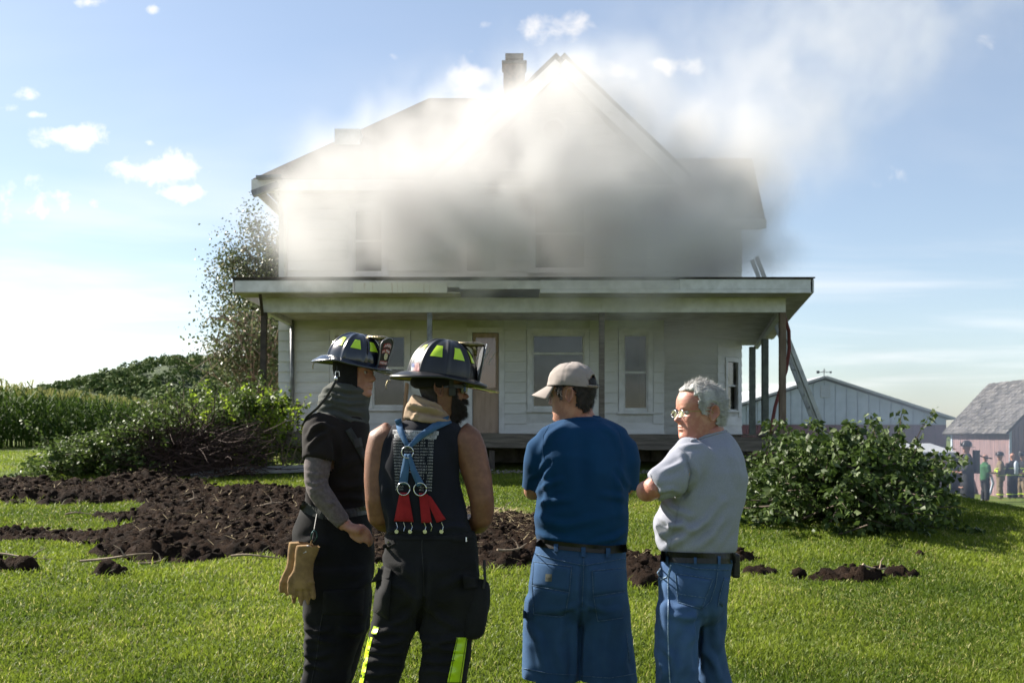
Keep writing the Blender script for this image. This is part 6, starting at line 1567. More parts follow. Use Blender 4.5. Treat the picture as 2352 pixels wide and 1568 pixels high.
ribbon(tr2, [(880,1256),(892,1250),(905,1243)], 9, .007, 6, Y2-.1).build('take_up_strap', M_TURN, tr2.o); ribbon(tr2, [(1040,1238),(1070,1238)], 9, .007, 6, Y2-.12).build('take_up_strap', M_TURN, tr2.o)
MB().tube([hit(tr2, 893, 1243, .014), hit(tr2, 889, 1250, .014)], .0025, 5).build('buckle', M_CHROME, tr2.o); MB().tube([hit(tr2, 1071, 1233, .014), hit(tr2, 1071, 1243, .014)], .003, 5).build('buckle', M_CHROME, tr2.o)
# shirt print: list of records
rows_ = ['100 M DASH','200 M DASH','400 M DASH','800 M RUN','1600 M RUN','3200 M RUN','110 M HURDLES','300 M HURDLES','400 M RELAY','800 M RELAY','1600 M RELAY','3200 M RELAY','TRIPLE JUMP','LONG JUMP','HIGH JUMP','POLE VAULT','DISCUS','SHOT PUT']
recs = ['10.7   1993','22.8   2003','50.2   2003','01:54.5 2003','04:24.9 1985','09:42.7 1996','14.3   1999','39.1   1999','44.81  1994','01:33.2 2002','03:28.7 2002','08:07.2 2001','42.2   2008','21.2   1985','6.4   1985','13.6   2002','142.1  2000','49.5   1995']
lines = []
for k in range(18):
    v = 1010+k*6.75; sl = .02
    lines.append((rows_[k], 903+.30*k*(1 if k > 8 else .6), v, 3.9, 22-.2*k, sl)); lines.append((recs[k], 966-.25*k, v+1+.18*k*.3, 3.9, 30, .03))
    if k < 12: lines.append(('RECORD HOLDER'[:9+(k*5) % 4], 929, v+.6, 3.6, 34, .025))
M_PRINT = mat('grey_print', rgb(.42,.42,.43), rgb(.30,.30,.31), scale=60, rough=.85)
text_on(ta2, lines, .0022, Y2-.13).build('shirt_print', M_PRINT, ta2.o)
for q in ([(902,986),(1008,990),(1007,999),(902,996)], [(905,996),(1004,1000),(1002,1008),(906,1005)]): patch(ta2, q, 16, 2, .0015, Y2-.1).build('print_panel', M_PRINT, ta2.o)
text_on(ta2, [('RIVER VALLEY TRACK & FIELD', 904, 994.5, 6, 101, .03), ('BOYS OUTDOOR RECORDS', 908, 1003.5, 5.5, 92, .03)], .0045, Y2-.1).build('print_heading', M_TANK, ta2.o)
# braces
M_BRACE = clothmat('blue_webbing', rgb(.055,.115,.215), rgb(.04,.09,.17), scale=30, bump=.4, bscale=300); M_BRACER = clothmat('red_webbing', rgb(.28,.018,.022), rgb(.20,.012,.016), scale=20, bump=.35, bscale=300)
br = thing('braces', None, None); br.parent = p2; br.location = Vector(P(936,1038,Y2-.14))-worldloc(p2)
ribbon(ta2, [(914,962),(920,990),(930,1012),(938,1026)], [15,15,13,10], .007, None, Y2-.06).build('strap', M_BRACE, br, smooth=True)
ribbon(ta2, [(1034,962),(1000,978),(965,1002),(940,1026)], [19,18,15,10], .009, None, Y2-.06).build('strap', M_BRACE, br, smooth=True)
ribbon(ta2, [(934,1042),(930,1080),(926,1112)], [11,18,20], .007, None).build('strap', M_BRACE, br, smooth=True)
ribbon(ta2, [(939,1042),(950,1080),(966,1114)], [9,14,18], .008, None).build('strap', M_BRACE, br, smooth=True)
def oring(u, v, r_, cl, parent, off=.012):
    c = hit(cl, u, v, off); MB().tube([(c.x+r_*math.cos(a), c.y, c.z+r_*math.sin(a)) for a in np.linspace(0, 2*math.pi, 21)], .0026, 6).build('ring', M_CHROME, parent, smooth=True)
oring(936, 1038, .024, ta2, br); oring(927, 1122, .026, ta2, br); oring(965, 1123, .026, ta2, br)
for q in ([(918,1130),(938,1131),(950,1198),(905,1196)], [(962,1131),(982,1134),(992,1200),(968,1200)], [(972,1130),(990,1140),(1024,1192),(1003,1200)]): patch(ta2, q, 6, 12, .008, Y2-.14).build('leather_end', M_BRACER, br, smooth=True)
for u in (910, 927, 944, 974, 988, 1014):
    a = hit(ta2, u, 1199, .011, Y2-.14); c = hit([tr2, ta2], u+(2 if u > 950 else 0), 1219, .012, Y2-.14); MB().tube([a, (a+c)/2+Vector((.006,0,0)), c], .0015, 5).build('wire_clip', M_CHROME, br)
for u in (911, 942, 976, 1014): 
    c = hit([tr2, ta2], u, 1220, .010, Y2-.14); mb = MB(); mb.tube([c, c+Vector((0,-.004,0))], .0082, 14); mb.build('button', M_CHROME, br)
# hood round the neck, beard, shades, helmet
M_HOODTAN = clothmat('tan_hood', rgb(.33,.24,.165), rgb(.25,.18,.125), scale=8, bump=.2, bscale=350)
mb = MB(); loft(mb, [ring(P(985,968,Y2+.02), 58*Y2/F, .105, 32, 2.1, 0, -.10), ring(P(984,950,Y2+.02), 57*Y2/F, .108, 32, 2.1, 0, -.22), ring(P(985,934,Y2+.02), 46*Y2/F, .092, 32, 2.1, 0, -.34), ring(P(988,922,Y2+.02), 38*Y2/F, .078, 32, 2.1, 0, -.42)])
garment('neck_hood', mb, M_HOODTAN, p2, .008, 3, [([(930,940),(960,946),(1010,952),(1035,962)],4,-.011),([(932,926),(970,936),(1016,948)],4,.009),([(925,955),(960,964),(1000,966)],4,.009),([(950,912),(985,930),(1015,942)],3.5,-.008),([(948,930),(956,945),(950,962)],4,.006)], ((.006,9,9,16,61),))
ho_, hp_, hn_ = shell('beard', fr2, lambda th, h: (((th < 1.15) & (h < .047) & (h > -.02)) | ((th < .5) & (h > .060) & (h < .078)) | ((th > .42) & (th < 1.2) & (h < .065+.035*(th-.6)) & (h > -.015)) | ((th > 1.0) & (th < 1.25) & (h < .12) & (h > .02))), M_BEARD, p2, .011, .005, 80)
strands('beard_strand', hp_, hn_, 3600, .018, .0005, tuple(-fr2.u*.7+fr2.f*.3), M_BEARD, ho_, 9, .3, .3)
ho_, hp_, hn_ = shell('hair', fr2, lambda th, h: (th > 1.85) & (h > .035) & (h < .17), M_BEARD, p2, .0035, .0012, 120)
M_SHADES = mat('black_plastic', rgb(.008,.008,.009), rough=.3); M_SHLENS = mat('shade_lens', rgb(.05,.06,.03), rgb(.03,.04,.02), rough=.08, spec=.9, coat=.6)
sg_ = thing('sunglasses', None, None); sg_.parent = p2; sg_.location = Vector(fr2(.1,0,.12))-worldloc(p2)
for sd in (-1, 1):
    mb = MB(); mb.grid(lambda s, t: fr2(.102-.055*(s**2)*.62, sd*(.006+s*.062), .132-.034*t+.004*s), 10, 6); mb.build('lens', M_SHLENS, sg_, smooth=True)
    MB().beam(fr2(.074,sd*.069,.127), fr2(-.010,sd*.079,.124), .004, .016, tuple(fr2.u)).build('temple', M_SHADES, sg_)
MB().tube([fr2(.104-.055*(abs(s)**2)*.62, s*.068, .134+.004*abs(s)) for s in np.linspace(-1, 1, 16)], .003, 6).build('frame', M_SHADES, sg_, smooth=True)
frh2 = Frame(P(1018, 862, Y2+.03), (.985, .17, 0), pitch=R(-8), k=1.03)
h2 = fire_helmet('satin black fire helmet with a small flag decal on the bearded man', frh2, M_HELM2, None, True, .030)
fl = [(945.5,834),(963,833.5),(962,851.5),(944.5,851)]
M_FLAGR = mat('flag_red', rgb(.32,.03,.04), rough=.4); M_FLAGB = mat('flag_blue', rgb(.03,.05,.16), rough=.4)
patch(h2, fl, 5, 5, .003).build('flag_decal', M_WHITEPR, h2.o)
for k in range(0, 7):
    t0, t1 = (2*k)/13, (2*k+1)/13; u0 = 952.5 if k < 4 else 945.3
    patch(h2, [(u0,834+17.3*t0),(963,833.5+18*t0),(963,833.5+18*t1),(u0,834+17.3*t1)], 4, 1, .0045).build('flag_stripe', M_FLAGR, h2.o)
patch(h2, [(945.5,834),(952.3,833.8),(952.3,843.2),(945.2,843.2)], 3, 3, .0048).build('flag_canton', M_FLAGB, h2.o)
mb = MB(); loft(mb, [ring(fr2(-.035,0,.118), .088, .085, 28, 2.2), ring(fr2(-.04,0,.135), .098, .094, 28, 2.2), ring(fr2(-.03,0,.158), .10, .095, 28, 2.2), ring(fr2(-.01,0,.175), .10, .095, 28, 2.2)])
garment('helmet_liner', mb, M_BLACKCLOTH, p2, .009, 2, (), ((.007,12,12,14,66),))
MB().beam(fr2(.022,.083,.165), fr2(.030,.080,.085), .006, .020, tuple(fr2.f)).build('chin_strap', M_RUBBER, h2.h)
bk_ = MB().beam(fr2(.028,.088,.115), fr2(.030,.086,.088), .010, .028, tuple(fr2.f)).build('strap_buckle', M_RUBBER, h2.h)
# ================================================================== firefighter in the black T-shirt
Y1p = 4.72
p1 = thing('person', 'young firefighter in black T-shirt and trousers, grey neck gaiter, hand on hip', 'person', (P(775,0,Y1p)[0], Y1p, 0))
fr1 = Frame(P(812, 911, Y1p), (.93, -.36, 0), pitch=R(-5), k=1.02)
t1 = [(938,748,828,.07,.0),(958,722,842,.105),(980,704,846,.14),(1012,698,848,.165),(1060,700,850,.17),(1105,706,850,.16),(1145,702,848,.15),(1170,694,848,.15)]
mb = MB(); loft(mb, pxrings(Y1p, [(v,a+14,b-14,c-.036,*r_) for v,a,b,c,*r_ in t1]))
loft(mb, pxrings(Y1p, [(1160,712,830,.115),(1250,704,830,.12),(1330,712,828,.11)]))
for dy_, du in ((-.1, -4), (.12, 12)):
    limb(mb, [P(766+du,1300,Y1p+dy_), P(768+du,1440,Y1p+dy_), P(756+du,1560,Y1p+dy_), P(748+du,1690,Y1p+dy_)], [.09,.075,.06,.045]); boots(mb, P(746+du,1725,Y1p+dy_), (1,.3,0), .31)
limb(mb, [P(795,965,Y1p), P(800,925,Y1p), P(806,895,Y1p)], [.075,.066,.062])
W_ = P(796,1210,Y1p-.24)
limb(mb, [P(750,1000,Y1p-.10), P(736,1022,Y1p-.15), P(729,1062,Y1p-.185), P(727,1108,Y1p-.205), P(750,1150,Y1p-.225), W_], [.055,.055,.05,.044,.038,.031])
# hand resting on the hip: palm, curled fingers, thumb
wv_ = Vector(W_); hx_ = Vector((.95,-.05,-.25)).normalized(); hd_ = Vector((.25,0,-.97)); hn = Vector((0,-1,0))
limb(mb, [wv_, wv_+hx_*.03, wv_+hx_*.075], [.031,.040,.040], 14, .62)
body_fingers = []
for k in range(4):
    k0 = wv_+hx_*(.078+.004*(k in (1, 2)))+Vector((0,0,1))*(.026-.019*k)+hn*.006; L_f = (.034,.038,.036,.028)[k]
    k1 = k0+(hx_*.75+hd_*.5+hn*.1).normalized()*L_f; k2 = k1+(hd_*.8-hn*.75).normalized()*L_f*.75; k3 = k2+(hd_*.3-hn*.9-hx_*.4).normalized()*L_f*.6
    limb(mb, [k0-hx_*.02, k0, k1, k2, k3], [.0105,.0105,.0095,.0088,.0075], 10)
th0 = wv_+hx_*.02-Vector((0,0,1))*.026+hn*.01; th1 = th0+(hx_*.8+hd_*.65).normalized()*.036; th2 = th1+(hx_*.9+hd_*.35).normalized()*.028
limb(mb, [th0, th1, th2], [.0135,.0115,.009], 10)
body_mesh('body', mb, fr1, SK_FAIR, p1, .0085, 3, ears=(), chin=1.0)
eyes(fr1, p1, M_EYEW, M_IRIS)
mb = MB(); mb.tube([fr1(.0965,sd_*.014+.0*sd_,.131) for sd_ in (.6,1.5,2.3,3.0)], [.002,.003,.0028,.0015], 6); mb.tube([fr1(.0965,-sd_*.014,.131) for sd_ in (.6,1.5,2.3,3.0)], [.002,.003,.0028,.0015], 6); mb.build('eyebrow', M_BEARD, p1)
M_TEE = clothmat('black_tee', rgb(.017,.014,.013), rgb(.012,.010,.010), scale=5, bump=.15, bscale=300)
mb = MB(); loft(mb, pxrings(Y1p, t1))
limb(mb, [P(752,982,Y1p-.08), P(740,1006,Y1p-.13), P(733,1044,Y1p-.17), P(730,1062,Y1p-.185)], [.10,.094,.084,.082], 18)
f1 = [([(712,985),(735,975),(765,985)],5,.006),([(706,1005),(722,985),(750,972)],5,.007),([(705,1030),(726,1008),(752,992)],5,.007),([(765,1000),(772,1040),(768,1080)],7,-.010),([(772,1080),(800,1060),(835,1050)],8,.006),([(770,1110),(800,1120),(840,1110)],8,.007),([(760,1150),(800,1140),(840,1150)],7,.008)]
te1 = garment('shirt', mb, M_TEE, p1, .0105, 4, f1, ((.007,4,4,5,71),(.003,9,9,11,72)), cuts=[(P(729,1058,Y1p-.19), (.05,-.1,-1), .078)])
M_SLEEVE = clothmat('grey_arm_sleeve', rgb(.135,.115,.115), rgb(.095,.08,.08), scale=60, bump=.2, bscale=350, detail=2)
mb = MB(); limb(mb, [P(736,1022,Y1p-.165), P(729,1064,Y1p-.19), P(726,1106,Y1p-.21), P(734,1130,Y1p-.222), P(764,1170,Y1p-.235), P(790,1203,Y1p-.24)], [.068,.061,.055,.053,.045,.037], 18)
garment('arm_sleeve', mb, M_SLEEVE, p1, .009, 3, [([(700,1085),(725,1090),(755,1088)],3,.004),([(700,1104),(722,1112),(752,1104)],3,.005),([(704,1122),(728,1124),(752,1112)],3,.004),([(745,1150),(760,1158),(770,1150)],4,.004)], ((.003,10,10,16,75),))
M_PANT1 = clothmat('black_station_trousers', rgb(.013,.013,.014), rgb(.008,.008,.009), scale=6, bump=.3, bscale=300)
mb = MB(); loft(mb, pxrings(Y1p, [(1160,694,848,.152),(1190,680,850,.16),(1222,670,853,.168),(1262,674,856,.17),(1330,686,856,.165)]))
legs_down(mb, [(1300,682,850,.13,-.06),(1391,694,846,.12,-.08),(1438,699,838,.115,-.09),(1500,696,818,.11,-.1),(1568,692,800,.108,-.1)], Y1p, P(744,1680,Y1p-.1), (1,.3,0), .085)
legs_down(mb, [(1300,720,856,.12,.08),(1391,730,853,.115,.1),(1438,728,846,.11,.12),(1500,716,830,.11,.12),(1568,706,806,.108,.12)], Y1p, P(758,1680,Y1p+.12), (1,.3,0), .085)
fp1 = [([(694,1440),(720,1450),(760,1446)],6,.010),([(696,1470),(725,1464),(765,1476)],6,.010),([(694,1500),(720,1510),(760,1500)],6,.010),([(692,1530),(720,1526),(756,1536)],6,.010),([(700,1400),(708,1480),(704,1560)],8,.007),([(850,1330),(820,1350),(790,1352)],8,.008),([(845,1440),(815,1452),(780,1448)],7,.009),([(690,1250),(720,1240),(760,1250)],9,.006)]
tr1 = garment('trousers', mb, M_PANT1, p1, .0105, 4, fp1, ((.008,5,5,7,77),(.004,10,10,13,78)))
patch(tr1, [(742,1356),(838,1350),(834,1412),(740,1410)], 8, 8, .006, Y1p-.2, .012).build('cargo_pocket', M_PANT1, tr1.o, smooth=True)
seam(tr1, [(742,1400),(735,1440),(728,1500),(715,1568)], .0018, .001, Y1p-.2).build('side_seam', M_RUBBER, tr1.o)
M_WEB = clothmat('charcoal_webbing', rgb(.045,.048,.046), rgb(.03,.032,.031), scale=20, bump=.5, bscale=300)
ribbon([tr1, te1], [(692,1158),(715,1172),(745,1182)], 22, .007, 12, Y1p-.12).build('waist_belt', M_WEB, p1); ribbon([tr1, te1], [(745,1182),(790,1180),(846,1170)], 20, .006, 12, Y1p-.16).build('waist_belt', M_BELT, p1)
ribbon(te1, [(800,985),(815,1010),(832,1040),(846,1075)], 16, .007, None, Y1p-.1).build('shoulder_strap', M_WEB, p1, smooth=True); pb = patch(te1, [(812,1008),(830,1004),(834,1024),(816,1028)], 3, 3, .014, Y1p-.1).build('strap_buckle', M_RUBBER, p1)
# gaiter and hood
M_GAITER = clothmat('charcoal_gaiter', rgb(.075,.080,.074), rgb(.052,.056,.052), scale=8, bump=.2, bscale=350)
mb = MB(); loft(mb, [ring(P(812,990,Y1p-.02), 26*Y1p/F, .05, 28, 2.1, 0, .1), ring(P(790,968,Y1p), 58*Y1p/F, .115, 28, 2.1, 0, .1), ring(P(786,940,Y1p), 60*Y1p/F, .112, 28, 2.1, 0, .06), ring(P(790,915,Y1p), 58*Y1p/F, .105, 28, 2.1, 0, -.08), ring(P(800,895,Y1p), 50*Y1p/F, .095, 28, 2.1, 0, -.16), ring(P(806,884,Y1p), 44*Y1p/F, .088, 28, 2.1, 0, -.2)])
garment('neck_gaiter', mb, M_GAITER, p1, .008, 3, [([(730,905),(765,898),(800,905),(845,905)],4,-.010),([(728,922),(760,918),(800,928),(842,925)],4,.010),([(735,945),(770,940),(810,955),(836,960)],5,-.010),([(745,890),(765,905),(762,930)],4,.007),([(800,965),(820,985),(835,1000)],4,.007)], ((.006,9,9,16,79),))
shell('hood', fr1, lambda th, h: (th > 1.02) & (h > .0) & (h < .20), M_BLACKCLOTH, p1, .012, .003, 40)
frh1 = Frame(P(817, 825, Y1p), (.93, -.36, 0), pitch=R(-12), k=1.0)
DOME_H[0] = .128
h1 = fire_helmet('glossy navy fire helmet with red name panels on its front shield', frh1, M_HELM1, [('AREN', .122, .016, .036), ('H. PINK', .088, .015, .038), ('FIRE RES', .014, .014, .036)], True, .045)
DOME_H[0] = .152
MB().tube([P(774,840,Y1p-.12), P(774,858,Y1p-.125)], .009, 6, flat=.3).build('chin_strap', M_WEB, h1.h)
MB().tube([P(771,853,Y1p-.13), P(779,853,Y1p-.13), P(780,864,Y1p-.13), P(770,864,Y1p-.13), P(771,853,Y1p-.13)], .0022, 6).build('buckle', M_CHROME, h1.h)
mb = MB(); ball(mb, P(772,869,Y1p-.13), .009, (1,1,1.4)); mb.build('snap', M_CHROME, h1.h, smooth=True)
MB().tube([P(773,872,Y1p-.13), P(762,892,Y1p-.135), P(748,915,Y1p-.14), P(728,938,Y1p-.15), P(706,956,Y1p-.14), P(697,975,Y1p-.1), P(696,984,Y1p-.08)], .011, 8, flat=.35, up=(1,0,1)).build('hanging_strap', M_WEB, h1.h, smooth=True)
MB().tube([P(698,978,Y1p-.1), P(697,998,Y1p-.09)], .009, 8, flat=.6).build('strap_tip', mat('yellow_tab', rgb(.75,.68,.03), rough=.5), h1.h)
# work gloves hanging from a carabiner at his hip
M_GLOVE = clothmat('tan_suede', rgb(.29,.185,.085), rgb(.16,.10,.05), scale=14, bump=.4, bscale=160)
YG = Y1p-.30
gv_ = thing('work_gloves', 'pair of tan leather work gloves clipped at the black trousers', 'gloves', P(690,1390,YG))
def glove(u0, dv, ux, Yg, sx_, seed):
    mb = MB(); q = lambda u, v, d=0: P(u0+u*sx_, v+dv, Yg+d)
    loft(mb, [ring(q(0,1352), 24*Yg/F, .018, 20), ring(q(-2,1335), 26*Yg/F, .022, 20), ring(q(-2,1312), 25*Yg/F, .022, 20), ring(q(2,1290), 22*Yg/F, .022, 20), ring(q(8,1262), 27*Yg/F, .028, 20), ring(q(10,1250), 28*Yg/F, .03, 20)])
    for k, (fu, fl_) in enumerate(((-22,1374),(-7,1391),(8,1389),(22,1375))): limb(mb, [q(fu*.9,1345), q(fu,1358), q(fu+1,(fl_+1360)/2, .004), q(fu+1,fl_)], [.012,.0122,.0112,.008], 10)
    limb(mb, [q(-18,1310), q(-28,1330), q(-33,1352), q(-33,1366)], [.016,.0155,.014,.010], 10)
    return garment('glove', mb, M_GLOVE, gv_, .0042, 3, (), ((.004,14,14,14,seed),), cuts=[(q(10,1251), (.15,0,1), .09)])
g1 = glove(698, 0, 1, YG, 1.0, 81); g2 = glove(681, -6, 1, YG+.06, 1.0, 82)
MB().tube([P(728,1180,Y1p-.21), P(722,1215,Y1p-.28), P(718,1238,Y1p-.29)], .003, 6).build('cord', M_RUBBER, gv_)
MB().tube([P(720,1218,YG), P(726,1220,YG), P(729,1232,YG), P(720,1246,YG), P(714,1240,YG), P(716,1225,YG), P(720,1218,YG)], .0032, 6).build('carabiner', mat('green_carabiner', rgb(.02,.06,.06), rough=.3, metal=.7), gv_, smooth=True)
MB().tube([P(716,1240,YG), P(712,1256,YG), P(708,1268,YG)], .007, 6, flat=.4).build('loop', M_GLOVE, gv_)
mb = MB(); mb.grid(lambda s, t: P(692+26*s, 1257+16*t-6*math.sin(s*3), YG-.022+.006*math.sin(s*5+t*3)), 6, 5); mb.build('paper_tag', M_WHITEPR, gv_)
# ------------------------------------------------------------------ crew by the old shed
M_COAT = clothmat('dark_turnout_coat', rgb(.020,.021,.024), rgb(.013,.013,.015)); M_COATB = clothmat('tan_turnout', rgb(.16,.12,.075), rgb(.11,.085,.055)); M_GREENTEE = clothmat('green_tee', rgb(.03,.10,.04), rgb(.025,.08,.03))
def crew(label, Y, u, face, coat=M_COAT, pants=M_COAT, H=1.80, bands=True, arm=0.0, helm=True, long=False, bare=False, group=None):
    x = wx(u, Y); g0 = float(hz(x, Y)); k = H/1.80; f = Vector((math.cos(face), math.sin(face), 0)); s = Vector((math.sin(face), -math.cos(face), 0)); up = Vector((0,0,1))
    o = Vector((x, Y, g0)); q = lambda ff, ss, h: tuple(o+f*ff*k+s*ss*k+up*h*k)
    t = thing('person', label, 'person', (x, Y, g0), group)
    def rg(h, a, b_, ff=0): return [tuple(o+s*(a*k*math.cos(p))+f*((b_*math.sin(p)+ff)*k)+up*h*k) for p in np.linspace(0, 2*math.pi, 24, endpoint=False)]
    mb = MB(); loft(mb, [rg(.9,.16,.11), rg(1.15,.155,.105), rg(1.35,.19,.115), rg(1.45,.15,.08), rg(1.50,.06,.06)])
    for sd in (-1, 1):
        limb(mb, [q(0,sd*.09,.95), q(.03,sd*.10,.52), q(0,sd*.11,.1)], [.085,.06,.045]); boots(mb, q(0,sd*.11,0), f, .3); mb_ = None
        limb(mb, [q(0,sd*.19,1.42), q(.02,sd*.25,1.15), q(.2+arm*.2,sd*(.22-.05*arm),1.02+arm*.25), q(.27+arm*.3,sd*.18,1.02+arm*.3)], [.055,.047,.038,.035])
        ball(mb, q(.31+arm*.3,sd*.17,1.02+arm*.3), .045*k)
    for j in range(len(mb.v)):
        if mb.v[j][2] < g0+.002: mb.v[j] = (mb.v[j][0], mb.v[j][1], g0+.002)
    fr_ = Frame(q(.02,0,1.565), tuple(f), k=1.0*k); body_mesh('body', mb, fr_, SK_MID, t, .022, 3)
    mb = MB(); top = [rg(.72 if long else .86,.235 if long else .2,.165), rg(1.0,.205,.15), rg(1.2,.205,.145), rg(1.36,.225,.145), rg(1.45,.17,.10), rg(1.53,.08,.075)]
    if long: top = [rg(.12,.20,.17), rg(.5,.22,.17)]+top
    loft(mb, top)
    for sd in (-1, 1):
        pts = [q(0,sd*.18,1.42), q(.02,sd*.255,1.15), q(.17+arm*.18,sd*(.225-.05*arm),1.03+arm*.24)]; limb(mb, pts[:2] if bare else pts, [.085,.072] if bare else [.085,.072,.062])
    co = garment('coat' if not bare else 'shirt', mb, coat, t, .02, 3, (), ((.012,5,5,5,91),))
    mb = MB(); loft(mb, [rg(.80,.19,.15), rg(.9,.19,.15), rg(1.0,.185,.14)])
    for sd in (-1, 1): limb(mb, [q(0,sd*.095,.95), q(.03,sd*.105,.52), q(0,sd*.115,.14)], [.11,.095,.09])
    garment('trousers', mb, pants, t, .02, 3, (), ((.012,5,5,7,92),))
    if bands:
        for h, a, b_ in ((.99,.222,.165),(1.24,.222,.16)): MB().tube([tuple(o+s*(a*k*math.cos(p))+f*(b_*k*math.sin(p))+up*h*k) for p in np.linspace(0, 2*math.pi, 25)], .03*k, 6, flat=.3, up=(0,0,1)).build('reflective_band', M_LIME, t)
        for sd in (-1, 1):
            MB().tube([tuple(Vector(q(.0,sd*.115,.27))+s*.1*k*math.cos(p)+f*.105*k*math.sin(p)) for p in np.linspace(0, 2*math.pi, 17)], .035*k, 6, flat=.35, up=(0,0,1)).build('reflective_band', M_LIME, t)
            c = Vector(q(.12+arm*.15,sd*(.235-.05*arm),1.07+arm*.18)); MB().tube([tuple(c+s*.068*math.cos(p)+Vector((0,0,1))*.068*math.sin(p)) for p in np.linspace(0, 2*math.pi, 17)], .028, 6).build('reflective_band', M_LIME, t)
    if helm:
        frh = Frame(fr_(0,0,.17), tuple(f), k=1.0*k); hm = thing('helmet', None, None); hm.parent = t; hm.location = Vector(frh.o)-worldloc(t)
        MB().grid(lambda a, b_: dome_pt(frh, 2*math.pi*a, b_*math.pi/2*.99), 40, 10, True).build('shell', M_HELM2, hm, smooth=True)
        def bp(a, r_): 
            c, s_ = math.cos(a), math.sin(a); ro = 1/math.sqrt((c/(.188 if c > 0 else .218))**2+(s_/.152)**2); return frh(ro*c*r_, ro*s_*r_, -.004-.04*max(0,-c)**2*r_)
        b_o = MB().grid(lambda a, b_: bp(2*math.pi*a, .6+.4*b_), 40, 3, True).build('brim', M_HELM2, hm, smooth=True); b_o.modifiers.new('thick', 'SOLIDIFY').thickness = .008
        MB().box(*[v for v in (0,.001,0,.001,0,.001)]) if False else None
        MB().tube([frh(.15,0,.0), frh(.155,0,.10), frh(.145,0,.16)], [.045,.05,.02], 8, flat=.2, up=tuple(f)).build('front_shield', M_LEATHER, hm)
    return t, q
c1, q1 = crew('dark-coated firefighter standing alone in the gravel yard facing the house', 27.6, 2222, math.pi*.93, H=1.86, bands=False, long=True)
mb = MB(); loft(mb, [[q1(-.22+.09*math.sin(p), .13*math.cos(p), h) for p in np.linspace(0, 2*math.pi, 16, endpoint=False)] for h in (1.0,1.1,1.5,1.62)]); mb.build('air_pack', M_RUBBER, c1)
MB().tube([q1(-.25,.05,1.5), q1(-.45,.02,1.42), q1(-.62,.0,1.40)], .018, 6).build('tool_handle', M_RUBBER, c1)
crew('person in green top with arms raised forward near the shed planks', 35.5, 2262, 0.15, M_GREENTEE, M_COAT, 1.74, False, .35, False, bare=True)
crew('firefighter in tan turnout gear with lime bands beside the shed corner', 36.5, 2298, math.pi*.9, M_COATB, M_COATB, 1.76, True, .2, True)
c4, q4 = crew('firefighter in black turnout gear carrying a pale air bottle by the shed', 36.8, 2326, math.pi*.55, M_COAT, M_COAT, 1.78, True, .0, False)
MB().tube([q4(-.2,.0,1.0), q4(-.2,.0,1.05), q4(-.2,0,1.45), q4(-.2,0,1.52)], [.03,.075,.075,.02], 12).build('air_bottle', M_BWHITE, c4, smooth=True)
crew('firefighter in dark gear half hidden past the air-bottle carrier', 37.2, 2350, math.pi*1.1, M_COAT, M_COATB, 1.76, True, .1, True)
xh, yh = wx(2282, 35.8), 35.8; zh = float(hz(xh, yh))
hl = MB().tube([(xh-.55,yh,zh+.03),(xh-.35,yh-.02,zh+.12),(xh-.12,yh,zh+.35),(xh-.02,yh,zh+.7),(xh-.08,yh,zh+.98),(xh-.25,yh,zh+1.08)], .045, 10).build('fire_hose', M_BWHITE, smooth=True, loc=(xh-.55,yh,zh)); tag(hl, 'pale curved length of fire hose held up beside the crew', 'hose')
